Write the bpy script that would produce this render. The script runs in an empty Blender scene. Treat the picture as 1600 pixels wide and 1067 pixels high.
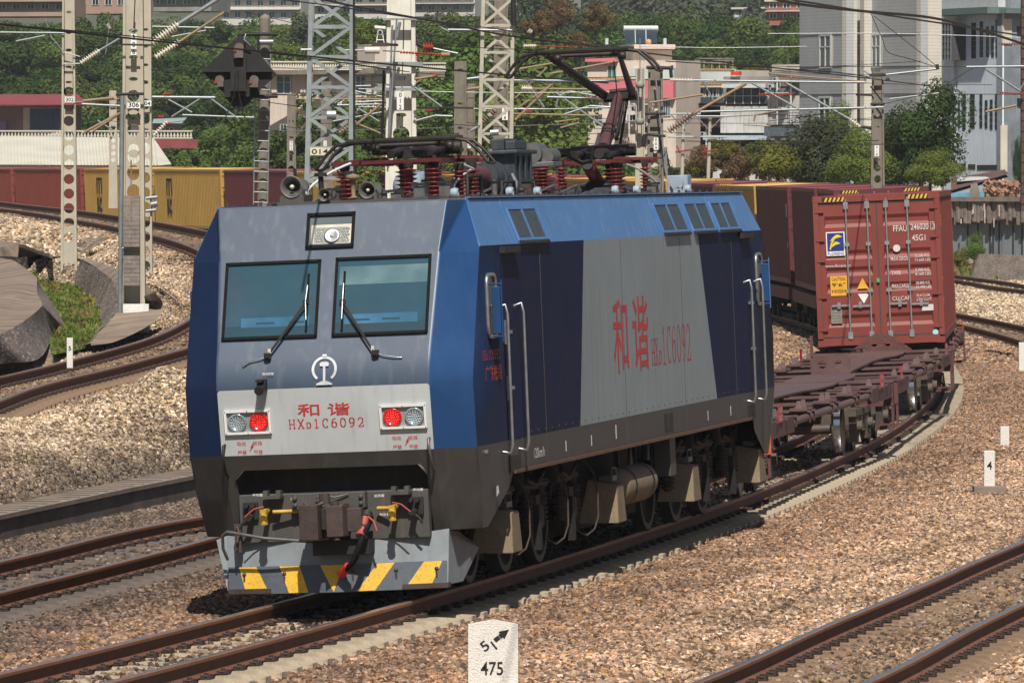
import bpy, bmesh, math, random
import numpy as np
from mathutils import Vector, Matrix, Euler
from mathutils.geometry import tessellate_polygon
R=math.radians
rnd=random.Random(7)
scn=bpy.context.scene
# ------------------------------------------------------------------ camera, sky, sun, exposure
CAMH=4.563; PITCH=math.atan((533.5-264.3)/10878.); FPX=10878.
cd=bpy.data.cameras.new('camera'); cam=bpy.data.objects.new('camera',cd); scn.collection.objects.link(cam)
cam.location=(0,0,CAMH); cam.rotation_euler=(R(90)-PITCH,0,0)
cd.sensor_width=36; cd.lens=FPX/1600*36; cd.clip_start=1; cd.clip_end=6000
scn.camera=cam
w_=bpy.data.worlds.new('World'); scn.world=w_; w_.use_nodes=True
nt=w_.node_tree; bg=nt.nodes['Background']; sk=nt.nodes.new('ShaderNodeTexSky'); sk.sky_type='NISHITA'; sk.sun_disc=False
SUN_EL=R(52); SUN_AZ=R(3)   # azimuth: degrees right of straight behind the camera
sk.sun_elevation=SUN_EL; sk.sun_rotation=R(180)-SUN_AZ; sk.dust_density=1.5
nt.links.new(sk.outputs[0],bg.inputs[0]); bg.inputs[1].default_value=0.05
sd=bpy.data.lights.new('sun','SUN'); sun=bpy.data.objects.new('sun',sd); scn.collection.objects.link(sun)
sd.energy=4.8; sd.angle=R(0.5); sd.color=(1,0.95,0.87)
sv=Vector((math.sin(SUN_AZ)*math.cos(SUN_EL),-math.cos(SUN_AZ)*math.cos(SUN_EL),math.sin(SUN_EL)))
sun.rotation_euler=sv.to_track_quat('Z','Y').to_euler(); sun.location=(0,30,60)
scn.view_settings.view_transform='Standard'; scn.view_settings.look='None'; scn.view_settings.exposure=0.22
scn.render.engine='CYCLES'; scn.cycles.max_bounces=5; scn.cycles.diffuse_bounces=2; scn.cycles.glossy_bounces=2
scn.cycles.transparent_max_bounces=12; scn.cycles.use_denoising=True

# ------------------------------------------------------------------ picture-to-place helpers (where a thing stands)
def ray(px,py):
    dx=(px-800)/FPX; dz=(533.5-py)/FPX
    return Vector((dx,math.cos(PITCH)+dz*math.sin(PITCH),-math.sin(PITCH)+dz*math.cos(PITCH)))
def gnd(px,py,z=0.0):
    d=ray(px,py); k=(z-CAMH)/d.z; return Vector((d.x*k,d.y*k,z))
def at(px,py,Y):
    d=ray(px,py); k=Y/d.y; return Vector((d.x*k,Y,CAMH+d.z*k))
# ------------------------------------------------------------------ mesh builder
class MB:
    def __init__(s): s.v=[]; s.f=[]; s.m=[]; s.sm=[]; s.M=Matrix()
    def add(s,vs,fs,m=0,smooth=False):
        b=len(s.v); M=s.M
        s.v+= [tuple(M@Vector(p)) for p in vs]
        for f in fs: s.f.append([b+i for i in f]); s.m.append(m); s.sm.append(smooth)
        return s
    def box(s,c,d,m=0,rot=None,taper=None):
        hx,hy,hz=d[0]/2,d[1]/2,d[2]/2; t=taper or (1,1)
        vs=[Vector(p) for p in ((-hx,-hy,-hz),(hx,-hy,-hz),(hx,hy,-hz),(-hx,hy,-hz),(-hx*t[0],-hy*t[1],hz),(hx*t[0],-hy*t[1],hz),(hx*t[0],hy*t[1],hz),(-hx*t[0],hy*t[1],hz))]
        if rot is not None:
            r=Euler(rot).to_matrix(); vs=[r@p for p in vs]
        vs=[p+Vector(c) for p in vs]
        return s.add(vs,[(0,3,2,1),(4,5,6,7),(0,1,5,4),(1,2,6,5),(2,3,7,6),(3,0,4,7)],m)
    def b2(s,a,b,m=0):
        return s.box([(a[i]+b[i])/2 for i in range(3)],[abs(b[i]-a[i]) for i in range(3)],m)
    def hexa(s,p,m=0):
        return s.add(p,[(0,3,2,1),(4,5,6,7),(0,1,5,4),(1,2,6,5),(2,3,7,6),(3,0,4,7)],m)
    def cyl(s,p0,p1,r0,r1=None,n=12,m=0,caps=True,smooth=True):
        r1=r0 if r1 is None else r1
        p0=Vector(p0);p1=Vector(p1); ax=(p1-p0)
        if ax.length<1e-6: return s
        q=ax.normalized().to_track_quat('Z','Y').to_matrix()
        vs=[];fs=[]
        for k in range(n):
            a=2*math.pi*k/n; d=q@Vector((math.cos(a),math.sin(a),0)); vs.append(p0+d*r0); vs.append(p1+d*r1)
        for k in range(n):
            a=2*k;b=(2*k+2)%(2*n); fs.append((a,b,b+1,a+1))
        s.add(vs,fs,m,smooth)
        if caps:
            s.add([vs[2*k] for k in range(n)],[tuple(reversed(range(n)))],m); s.add([vs[2*k+1] for k in range(n)],[tuple(range(n))],m)
        return s
    def tube(s,pts,r,n=8,m=0,caps=True,rad=None):
        pts=[Vector(p) for p in pts]; N=len(pts); vs=[]; fs=[]; up=None
        for i,p in enumerate(pts):
            t=(pts[min(i+1,N-1)]-pts[max(i-1,0)]).normalized()
            if up is None: up=t.orthogonal().normalized()
            up=(up-t*up.dot(t)).normalized(); sd=t.cross(up); rr=rad[i] if rad else r
            for k in range(n):
                a=2*math.pi*k/n; vs.append(p+(up*math.cos(a)+sd*math.sin(a))*rr)
        for i in range(N-1):
            for k in range(n):
                k2=(k+1)%n; fs.append((i*n+k,i*n+k2,(i+1)*n+k2,(i+1)*n+k))
        s.add(vs,fs,m,True)
        if caps: s.add(vs[:n],[tuple(reversed(range(n)))],m); s.add(vs[-n:],[tuple(range(n))],m)
        return s
    def lathe(s,prof,c,ax=(0,0,1),n=16,m=0,smooth=True):
        ax=Vector(ax).normalized(); q=ax.to_track_quat('Z','Y').to_matrix(); c=Vector(c); vs=[];fs=[]
        for r,h in prof:
            for k in range(n):
                a=2*math.pi*k/n; vs.append(c+q@Vector((math.cos(a)*r,math.sin(a)*r,h)))
        for i in range(len(prof)-1):
            for k in range(n):
                k2=(k+1)%n; fs.append((i*n+k,i*n+k2,(i+1)*n+k2,(i+1)*n+k))
        return s.add(vs,fs,m,smooth)
    def poly(s,pts,m=0): return s.add(pts,[tuple(range(len(pts)))],m)
    def prism(s,pts,off,m=0,mside=None,holes=None):
        """closed polygon pts (3D) swept by vector off; holes: lists of 3D points in the same plane"""
        loops=[[Vector(p) for p in pts]]+[[Vector(p) for p in h] for h in (holes or [])]; off=Vector(off)
        tri=tessellate_polygon(loops); al=[p for l in loops for p in l]; n=len(al)
        nrm=Vector((0,0,0))
        L=loops[0]
        for i in range(len(L)): nrm+=L[i].cross(L[(i+1)%len(L)])
        def orient(t,want):
            a,b,c=[al[i] for i in t]; return t if (b-a).cross(c-a).dot(want)>0 else (t[0],t[2],t[1])
        fs=[orient(tuple(t),-off) for t in tri]; s.add(al,fs,m)
        fs=[orient(tuple(t),off) for t in tri]; s.add([p+off for p in al],fs,m)
        ms=m if mside is None else mside
        for li,l in enumerate(loops):
            k=len(l); area=Vector((0,0,0))
            for i in range(k): area+=l[i].cross(l[(i+1)%k])
            flip=(area.dot(off)<0)!=(li>0)
            vs=l+[p+off for p in l]
            for i in range(k):
                j=(i+1)%k; q=(i,j,k+j,k+i); s.add([vs[x] for x in q],[(0,1,2,3) if not flip else (3,2,1,0)],ms)
        return s
    def mesh(s,name):
        me=bpy.data.meshes.new(name); me.from_pydata(s.v,[],s.f)
        me.polygons.foreach_set('material_index',s.m); me.polygons.foreach_set('use_smooth',s.sm); me.update(); return me
def link(o,parent=None):
    scn.collection.objects.link(o)
    if parent: o.parent=parent
    return o
def part(name,mb,mats,parent=None,label=None,bevel=0):
    me=mb.mesh(name)
    for m in (mats if isinstance(mats,(list,tuple)) else [mats]): me.materials.append(m)
    o=link(bpy.data.objects.new(name,me),parent)
    if bevel:
        b=o.modifiers.new('bevel','BEVEL'); b.width=bevel; b.segments=2; b.limit_method='ANGLE'; b.angle_limit=R(40)
    if label: o['label']=label
    return o
def tag(o,label=None,cat=None,group=None,kind=None):
    if label: o['label']=label
    if cat: o['category']=cat
    if group: o['group']=group
    if kind: o['kind']=kind
    return o
def thing(name,label,cat,loc=(0,0,0),rot=(0,0,0),group=None):
    o=bpy.data.objects.new(name,None); o.empty_display_size=.3; link(o); o.location=loc; o.rotation_euler=rot
    return tag(o,label,cat,group)
def copy_tree(o,parent=None,label=None,loc=None,rot=None):
    c=o.copy(); link(c); c.parent=parent
    if label: c['label']=label
    if loc is not None: c.location=loc
    if rot is not None: c.rotation_euler=rot
    for ch in list(o.children): copy_tree(ch,c)
    return c
# ------------------------------------------------------------------ materials
def mat(name,col,rough=.6,metal=0.,var=.25,scale=3.,bump=0.,bscale=None,streak=0.,scol=None,spec=.5,stretch=(1,1,1),coat=0.,emit=None,grime=None,gz=None):
    """paint / concrete / metal: base colour with two noises, optional vertical streaks of dirt, optional bump"""
    m=bpy.data.materials.new(name); m.use_nodes=True; nt=m.node_tree; N=nt.nodes; L=nt.links
    b=N['Principled BSDF']; b.inputs['Roughness'].default_value=rough; b.inputs['Metallic'].default_value=metal
    b.inputs['Specular IOR Level'].default_value=spec
    if coat: b.inputs['Coat Weight'].default_value=coat
    tc=N.new('ShaderNodeTexCoord'); mp=N.new('ShaderNodeMapping'); mp.inputs['Scale'].default_value=stretch
    L.new(tc.outputs['Object'],mp.inputs[0])
    nz=N.new('ShaderNodeTexNoise'); nz.inputs['Scale'].default_value=scale; nz.inputs['Detail'].default_value=6; nz.inputs['Roughness'].default_value=.65
    L.new(mp.outputs[0],nz.inputs[0])
    rp=N.new('ShaderNodeValToRGB'); rp.color_ramp.elements[0].position=.3; rp.color_ramp.elements[1].position=.72
    c=Vector(col[:3]); lo=c*(1-var); hi=c*(1+var*.6)
    rp.color_ramp.elements[0].color=(*lo,1); rp.color_ramp.elements[1].color=(*hi,1)
    L.new(nz.outputs[0],rp.inputs[0]); out=rp.outputs[0]
    if streak:
        m2=N.new('ShaderNodeMapping'); m2.inputs['Scale'].default_value=(9,9,.45); L.new(tc.outputs['Object'],m2.inputs[0])
        n2=N.new('ShaderNodeTexNoise'); n2.inputs['Scale'].default_value=1.3; n2.inputs['Detail'].default_value=5; L.new(m2.outputs[0],n2.inputs[0])
        r2=N.new('ShaderNodeValToRGB'); r2.color_ramp.elements[0].position=.52; r2.color_ramp.elements[1].position=.75
        r2.color_ramp.elements[1].color=(streak,)*3+(1,); L.new(n2.outputs[0],r2.inputs[0])
        mx=N.new('ShaderNodeMixRGB'); L.new(r2.outputs[0],mx.inputs[0]); L.new(out,mx.inputs[1]); mx.inputs[2].default_value=(*(scol or (.12,.1,.08)),1); out=mx.outputs[0]
    if grime:
        n3=N.new('ShaderNodeTexNoise'); n3.inputs['Scale'].default_value=scale*7; n3.inputs['Detail'].default_value=4; L.new(mp.outputs[0],n3.inputs[0])
        r3=N.new('ShaderNodeValToRGB'); r3.color_ramp.elements[0].position=.55; r3.color_ramp.elements[1].position=.68; r3.color_ramp.elements[1].color=(.8,.8,.8,1); L.new(n3.outputs[0],r3.inputs[0])
        mx=N.new('ShaderNodeMixRGB'); L.new(r3.outputs[0],mx.inputs[0]); L.new(out,mx.inputs[1]); mx.inputs[2].default_value=(*grime,1); out=mx.outputs[0]
    L.new(out,b.inputs['Base Color'])
    mr=N.new('ShaderNodeMapRange'); mr.inputs[3].default_value=max(0,rough-.1); mr.inputs[4].default_value=min(1,rough+.12); L.new(nz.outputs[0],mr.inputs[0]); L.new(mr.outputs[0],b.inputs['Roughness'])
    if bump:
        n4=N.new('ShaderNodeTexNoise'); n4.inputs['Scale'].default_value=bscale or scale*6; n4.inputs['Detail'].default_value=5; L.new(mp.outputs[0],n4.inputs[0])
        bp=N.new('ShaderNodeBump'); bp.inputs['Strength'].default_value=bump; bp.inputs['Distance'].default_value=.02; L.new(n4.outputs[0],bp.inputs['Height']); L.new(bp.outputs[0],b.inputs['Normal'])
    if emit: b.inputs['Emission Color'].default_value=(*emit[:3],1); b.inputs['Emission Strength'].default_value=emit[3]
    return m
def srgb(r,g,b):
    f=lambda c:((c/255+.055)/1.055)**2.4 if c>10 else c/255/12.92
    return (f(r),f(g),f(b))
# ------------------------------------------------------------------ lettering
_tc={}
def text_geo(body,weight=0.):
    k=(body,weight)
    if k in _tc: return _tc[k]
    c=bpy.data.curves.new('t','FONT'); c.body=body; c.offset=weight; c.size=1; c.align_x='LEFT'
    o=bpy.data.objects.new('t',c); scn.collection.objects.link(o); dg=bpy.context.evaluated_depsgraph_get()
    me=bpy.data.meshes.new_from_object(o.evaluated_get(dg)); vs=[tuple(v.co) for v in me.vertices]; fs=[tuple(p.vertices) for p in me.polygons]
    bpy.data.objects.remove(o); bpy.data.meshes.remove(me); bpy.data.curves.remove(c)
    _tc[k]=(vs,fs); return _tc[k]
def put_text(mb,body,org,right,up,width=None,height=None,m=0,weight=0.,center=False,lift=0.):
    """lay text from the corner org, filling width x height along right / up"""
    vs,fs=text_geo(body,weight)
    if not vs: return mb
    xs=[v[0] for v in vs]; ys=[v[1] for v in vs]; x0,x1,y0,y1=min(xs),max(xs),min(ys),max(ys)
    w=x1-x0;h=y1-y0
    right=Vector(right).normalized(); up=Vector(up).normalized()
    if width is None: width=w/h*height
    if height is None: height=h/w*width
    o=Vector(org)+right.cross(up)*lift
    if center: o=o-right*width/2-up*height/2
    return mb.add([o+right*((v[0]-x0)/w*width)+up*((v[1]-y0)/h*height) for v in vs],fs,m)
# stroke numerals with thin slab serifs, unit box
def _arc(cx,cy,rx,ry,a0,a1,n=14): return [(cx+rx*math.cos(R(a0+(a1-a0)*i/n)),cy+ry*math.sin(R(a0+(a1-a0)*i/n))) for i in range(n+1)]
GL={'H':[[(.18,0),(.18,1)],[(.82,0),(.82,1)],[(.18,.5),(.82,.5)],[(.03,0),(.33,0)],[(.03,1),(.33,1)],[(.67,0),(.97,0)],[(.67,1),(.97,1)]],
'X':[[(.15,0),(.85,1)],[(.15,1),(.85,0)],[(.02,0),(.3,0)],[(.02,1),(.3,1)],[(.7,0),(.98,0)],[(.7,1),(.98,1)]],
'D':[[(.15,0),(.15,1)],[(.03,1),(.5,1)]+_arc(.5,.5,.4,.5,90,-90)+[(.03,0)]],
'1':[[(.5,0),(.5,1),(.28,.84)],[(.25,0),(.75,0)]],
'C':[_arc(.55,.5,.42,.5,50,310,20),[(.83,.95),(.83,.72)]],
'6':[_arc(.5,.3,.36,.3,0,360,20),[(.14,.3),(.17,.6),(.32,.86),(.55,1),(.78,.95)]],
'0':[_arc(.5,.5,.37,.5,0,360,24)],
'9':[_arc(.5,.7,.36,.3,0,360,20),[(.86,.7),(.83,.4),(.68,.14),(.45,0),(.22,.05)]],
'2':[_arc(.48,.7,.35,.3,165,-20,12)+[(.7,.42),(.12,0),(.86,0),(.88,.16)]]}
def put_strokes(mb,body,org,right,up,cw,h,th,m=0,gap=.12,lift=0.):
    right=Vector(right).normalized(); up=Vector(up).normalized(); o=Vector(org)+right.cross(up)*lift; x=0
    for ch in body:
        small=ch=='d'; g=GL[ch.upper()]; W=cw*(.7 if small else 1); Hh=h*(.62 if small else 1)
        for st in g:
            p=[Vector((x+a*W,b*Hh)) for a,b in st]
            for i in range(len(p)-1):
                d=p[i+1]-p[i]
                if d.length<1e-6: continue
                t=th*(1. if abs(d.y)>abs(d.x) else .6)
                e=d.normalized()*t*.25; nrm=Vector((-d.y,d.x)).normalized()*t/2
                q=[p[i]-e-nrm,p[i+1]+e-nrm,p[i+1]+e+nrm,p[i]-e+nrm]
                mb.add([o+right*a.x+up*a.y for a in q],[(0,1,2,3)],m)
        x+=W+cw*gap
    return mb
# ------------------------------------------------------------------ main line
RC=560.; H0=R(11.6); NX,NY=-1.888,72.92; CANT=R(2.42)
def seg_path(x,y,h,segs,step):
    """segs: (length, curvature); heading measured clockwise from +Y"""
    out=[(x,y,h)]
    for Ls,k in segs:
        n=max(1,int(round(Ls/step))); ds=Ls/n
        for i in range(n):
            x+=math.sin(h-k*ds/2)*ds; y+=math.cos(h-k*ds/2)*ds; h-=k*ds; out.append((x,y,h))
    return out
def main_path(s0=-14.,off=0.,end=345):
    # start behind the nose, arc RC to s=75, then tighter
    h=H0-s0/RC; x=NX+RC*(math.cos(h)-math.cos(H0)); y=NY+RC*(math.sin(H0)-math.sin(h))
    P=seg_path(x,y,h,[(75-s0,1/RC),(55,1/640.),(115,1/440.),(end-245,1/700.)],.6)
    return [(a+math.cos(c)*off,b-math.sin(c)*off,c) for a,b,c in P]
MAIN=main_path(-14.)   # index i -> s = -14+.6 i (about)
def main_at(s):
    f=(s+14)/.6; i=int(max(0,min(len(MAIN)-2,math.floor(f)))); t=f-i
    a,b=MAIN[i],MAIN[i+1]; return tuple(a[k]+(b[k]-a[k])*t for k in range(3))
def main_z(s): return .55*max(0,min(1,(s-150)/120.))
# ------------------------------------------------------------------ other tracks (centre lines through measured points)
def spline(pts,step=.6):
    P=[Vector(p) for p in pts]; P=[P[0]*2-P[1]]+P+[P[-1]*2-P[-2]]; out=[]
    for i in range(1,len(P)-2):
        a,b,c,d=P[i-1:i+3]; n=24
        for k in range(n):
            t=k/n; out.append(.5*((2*b)+(c-a)*t+(2*a-5*b+4*c-d)*t*t+(3*b-a-3*c+d)*t**3))
    out.append(P[-2]); L=[0]
    for i in range(1,len(out)): L.append(L[-1]+(out[i]-out[i-1]).length)
    res=[]; j=0; s=0
    while s<L[-1]:
        while L[j+1]<s: j+=1
        t=(s-L[j])/(L[j+1]-L[j]); res.append(out[j].lerp(out[j+1],t)); s+=step
    return res
def off_line(P,off):
    o=[]
    for i,p in enumerate(P):
        t=(P[min(i+1,len(P)-1)]-P[max(i-1,0)]); t.z=0; t.normalize(); o.append(p+Vector((t.y,-t.x,0))*off)
    return o
def mainpts(s0,end,off): return [Vector((a,b,0)) for a,b,c in main_path(s0,off,end)]
P_MAIN=[]
for i,(a,b,c) in enumerate(MAIN): P_MAIN.append(Vector((a,b,main_z(-14+.6*i))))
P_B=spline([gnd(-320,978,0),gnd(-60,913,0),gnd(0,899,0),gnd(160,860,0),gnd(322,820,0)]+[Vector((p.x,p.y,0)) for p in mainpts(24,130,-4.6)[::25]])
P_G=spline([gnd(560,1330,0)]+[(gnd(1100,1067,0)+gnd(1330,1067,0))*.5]+[gnd(1210,1067,0).lerp(gnd(1600,888,0),t) for t in (0.45,)]+[gnd(1600,888,0),Vector((9.6,100,0)),Vector((12.1,125,0)),Vector((13.6,150,0)),Vector((14.35,180,0)),Vector((14.0,206,0)),Vector((12.6,235,0))])
P_H=spline([gnd(1760,466,0),gnd(1600,449,0),gnd(1545,440,0),gnd(1492,433,0),gnd(1440,426,0),gnd(1400,421,0)])
CF=[(-90,633,109),(0,602,116),(150,566,126),(300,523,137),(372,482,144),(405,440,151),(372,396,160),(318,373,166),(240,355,180),(160,341,200),(80,329,225),(0,320,250),(-60,312,275)]
P_C=spline([at(a,b,d) for a,b,d in CF])
TRKS=[P_MAIN,P_B,P_G,P_H,P_C]
# ------------------------------------------------------------------ terrain heights
ctl=[]
def cp(x,y,z): ctl.append((x,y,z))
for P in TRKS:
    for i in range(0,len(P),14 if P is P_C else 22): cp(P[i].x,P[i].y,P[i].z-.235)
KB=[(-90,852,-.24),(0,830,-.24),(100,808,-.24),(200,786,-.24),(312,763,-.24),(430,736,-.24)]
_k=[gnd(*q) for q in KB]
for i in range(len(_k)-1):
    for t in (0,.2,.4,.6,.8):
        g=_k[i].lerp(_k[i+1],t); cp(g.x,g.y-.3,-.40); cp(g.x-.1,g.y+1.2,-.3); cp(g.x-.2,g.y+3.2,.04)
for a,b,z in [(0,700,.45),(150,680,.5),(280,660,.6),(100,640,.8),(260,600,.95)]:
    g=gnd(a,b,z); cp(g.x,g.y,z)
for a,b,z in [(40,358,2.8),(200,440,2.2),(290,470,1.9),(270,425,2.45),(200,400,2.5)]:
    g=gnd(a,b,z); cp(g.x,g.y,z)
BANK=dict(plat=[(-70,403,2.4),(0,403,2.4),(22,407,2.4),(45,423,2.3),(58,434,2.2),(58,457,2.0),(65,472,1.9),(63,481,1.85),(34,504,1.72),(0,522,1.64),(-70,548,1.5)],
 face=[(58,434,2.2),(58,457,2.0),(65,472,1.9),(63,481,1.85),(34,504,1.72),(0,522,1.64),(-70,548,1.5)],
 foot=[(58,437,1.95),(90,486,1.45),(101,511,1.25),(85,520,1.2),(61,560,1.1),(0,569,1.12),(-70,590,1.05)],
 gl=[(47,416,2.1),(58,437,1.95),(90,486,1.45),(101,511,1.25),(85,520,1.2),(83,551,1.12)],
 gr=[(74,421,2.05),(117,450,1.75),(146,470,1.6),(155,504,1.35),(135,538,1.15),(103,547,1.12)],
 outer=[(83,402,2.42),(126,405,2.42),(157,423,2.25),(180,445,2.05),(182,486,1.65),(157,517,1.3),(142,536,1.18)],
 ledge=[(139,404,2.43),(195,425,2.3),(236,452,2.1),(256,479,1.75),(236,506,1.45),(182,533,1.2),(142,540,1.16)])
for k in BANK:
    for a,b,z in BANK[k]: g=gnd(a,b,z); cp(g.x,g.y,z-.12)
for a,b,z in [(1050,900,-.1),(1250,800,-.08),(1450,700,-.05),(1580,760,-.15),(900,1040,-.12),(1560,600,-.1),(1100,950,-.15),(250,1000,-.28),(100,960,-.28)]:
    g=gnd(a,b,z); cp(g.x,g.y,z)
for x,y,z in [(-40,60,-.2),(40,60,-.2),(0,45,-.2),(30,120,-.1),(40,250,.3),(-50,140,.8),(-50,240,2.2),(0,420,.6),(-45,380,.8),(40,400,.5),(-80,500,1.),(80,500,1.),(0,600,1.2),(20,330,.3),(-10,260,1.2),(-3,170,.4),(-2,205,.3)]: cp(x,y,z)
CA=np.array(ctl)
def _solve():
    D=np.sqrt(((CA[:,None,:2]-CA[None,:,:2])**2).sum(2)+.3); A=np.block([[D+np.eye(len(CA))*.002,np.ones((len(CA),1))],[np.ones((1,len(CA))),np.zeros((1,1))]])
    return np.linalg.solve(A,np.append(CA[:,2],0))
WT=_solve()
def tz_arr(X,Y):
    X=np.asarray(X,float).ravel();Y=np.asarray(Y,float).ravel(); out=np.empty(len(X))
    for i in range(0,len(X),20000):
        D=np.sqrt((X[i:i+20000,None]-CA[:,0])**2+(Y[i:i+20000,None]-CA[:,1])**2+.3); out[i:i+20000]=D@WT[:-1]+WT[-1]
    return out
_TQ=np.array([(p.x,p.y,p.z-.248) for P in TRKS for p in P[::2]])
_raw=tz_arr
def tz_arr(X,Y):
    X=np.asarray(X,float).ravel();Y=np.asarray(Y,float).ravel(); Z=_raw(X,Y)
    for i in range(0,len(X),8000):
        D2=(X[i:i+8000,None]-_TQ[:,0])**2+(Y[i:i+8000,None]-_TQ[:,1])**2; j=D2.argmin(1); d=np.sqrt(D2[np.arange(len(j)),j])
        k=np.clip((2.4-d)/.8,0,1); k=k*k*(3-2*k); Z[i:i+8000]=Z[i:i+8000]*(1-k)+_TQ[j,2]*k
    if 'CONC' in globals(): Z=np.where(INC(X,Y),.72+(Y-122)*.022,Z)
    return Z
def tz(x,y): return float(tz_arr([x],[y])[0])
def onground(px,py):
    """where the sight line through a picture point meets the terrain"""
    d=ray(px,py); k=40.
    for _ in range(4000):
        p=Vector((0,0,CAMH))+d*k
        if p.z<=tz(p.x,p.y): break
        k+=.4 if k<200 else 1.5
    return p
# nearest-track distances for tinting
def tdist(X,Y,P):
    Q=np.array([(p.x,p.y) for p in P[::3]]); out=np.full(len(X),1e9)
    for i in range(0,len(X),20000):
        out[i:i+20000]=np.sqrt(((X[i:i+20000,None]-Q[:,0])**2+(Y[i:i+20000,None]-Q[:,1])**2).min(1))
    return out
def grid_mesh(name,x0,x1,y0,y1,nx,ny,dz=0.,warp=None):
    xs=np.linspace(x0,x1,nx); ys=np.linspace(y0,y1,ny) if warp is None else warp
    ny=len(ys); X,Y=np.meshgrid(xs,ys); 
    Z=tz_arr(X,Y)+dz
    n=X.size; co=np.stack([X.ravel(),Y.ravel(),Z],1)
    idx=np.arange(n).reshape(ny,nx); f=np.stack([idx[:-1,:-1],idx[:-1,1:],idx[1:,1:],idx[1:,:-1]],-1).reshape(-1,4)
    me=bpy.data.meshes.new(name); me.from_pydata(co.tolist(),[],f.tolist()); me.polygons.foreach_set('use_smooth',[True]*len(f)); return me,co
PAL=dict(red=(.305,.185,.115),pale=(.39,.30,.205),dark=(.10,.075,.06),sand=(.40,.28,.185))
def noise2(X,Y,s,seed=0):
    r=np.random.RandomState(seed); o=np.zeros(len(X))
    for k in range(7):
        a=r.uniform(0,6.28); fq=s*(1+k*.6); o+=np.sin((X*math.cos(a)+Y*math.sin(a))*fq+r.uniform(0,6.28))
    return o/3.5
def tint_for(X,Y):
    n=len(X); T=np.tile(np.array(PAL['red']),(n,1)); 
    dC=tdist(X,Y,P_C); dB=tdist(X,Y,P_B); dM=tdist(X,Y,P_MAIN); dG=tdist(X,Y,P_G)
    # pale clean stone on the bank of the inner track
    left=np.clip((4.6-dC)/2.,0,1)*0+np.clip(((dB-2.6)/1.2),0,1)*(X<(-4.3+(Y-90)*.16))
    left=np.clip(left,0,1)
    T=T*(1-left[:,None])+np.array(PAL['pale'])*left[:,None]
    # rusty brake dust close to the rails
    for d,w,c in ((dC,1.9,(.30,.19,.12)),(dG,1.6,(.34,.24,.155)),(dM,1.5,(.33,.23,.15))):
        k=np.clip((w-d)/.7,0,1)*.75; T=T*(1-k[:,None])+np.array(c)*k[:,None]
    xb=np.interp(Y,[p.y for p in P_B],[p.x for p in P_B]); k=np.clip(np.where(X<xb,5.5-dB,(2.9-dB)/1.1)+noise2(X,Y,1.3,3)*.25,0,1)*np.clip((6.+X-(Y-90)*.2)*0+1,0,1)*.85; k*=(Y<110)
    T=T*(1-k[:,None])+np.array(PAL['dark'])*.8*k[:,None]
    k=np.clip((dM-2)/2,0,1)*np.clip((X-1-(Y-75)*.15)/1.5,0,1); T=T*(1-.5*k[:,None])+np.array(PAL['sand'])*.5*k[:,None]
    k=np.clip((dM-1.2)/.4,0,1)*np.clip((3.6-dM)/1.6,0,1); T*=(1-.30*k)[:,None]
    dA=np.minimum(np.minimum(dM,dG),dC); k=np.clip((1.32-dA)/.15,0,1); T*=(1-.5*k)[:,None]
    T*= (1+.20*noise2(X,Y*.6,.9,1)+.16*noise2(X,Y,3.,2)+.1*noise2(X,Y,7.,4))[:,None]
    return np.clip(T,.02,.8)
def add_tint(me,co,name='tint'):
    T=tint_for(co[:,0],co[:,1]); at_=me.color_attributes.new(name,'FLOAT_COLOR','POINT'); at_.data.foreach_set('color',np.concatenate([T,np.ones((len(T),1))],1).ravel())
def ground_mat():
    m=bpy.data.materials.new('ballast_ground'); m.use_nodes=True; N=m.node_tree.nodes; L=m.node_tree.links; b=N['Principled BSDF']
    at_=N.new('ShaderNodeAttribute'); at_.attribute_name='tint'; tc=N.new('ShaderNodeTexCoord')
    v=N.new('ShaderNodeTexVoronoi'); v.inputs['Scale'].default_value=17; L.new(tc.outputs['Object'],v.inputs[0])
    hs=N.new('ShaderNodeMixRGB'); hs.blend_type='MULTIPLY'; hs.inputs[0].default_value=1; L.new(at_.outputs[0],hs.inputs[1])
    sp=N.new('ShaderNodeSeparateColor'); L.new(v.outputs['Color'],sp.inputs[0]); mr=N.new('ShaderNodeMapRange'); mr.inputs[3].default_value=.45; mr.inputs[4].default_value=1.5; L.new(sp.outputs[0],mr.inputs[0])
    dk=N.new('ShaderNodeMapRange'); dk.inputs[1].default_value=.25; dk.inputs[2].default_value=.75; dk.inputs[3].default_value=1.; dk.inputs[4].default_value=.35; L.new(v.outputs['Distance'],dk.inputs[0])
    mu=N.new('ShaderNodeMath'); mu.operation='MULTIPLY'; L.new(mr.outputs[0],mu.inputs[0]); L.new(dk.outputs[0],mu.inputs[1]); L.new(mu.outputs[0],hs.inputs[2]); L.new(hs.outputs[0],b.inputs['Base Color']); b.inputs['Roughness'].default_value=.95
    bp=N.new('ShaderNodeBump'); bp.inputs['Strength'].default_value=1; bp.inputs['Distance'].default_value=.04; bp.invert=True; L.new(v.outputs['Distance'],bp.inputs['Height']); L.new(bp.outputs[0],b.inputs['Normal'])
    return m
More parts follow.
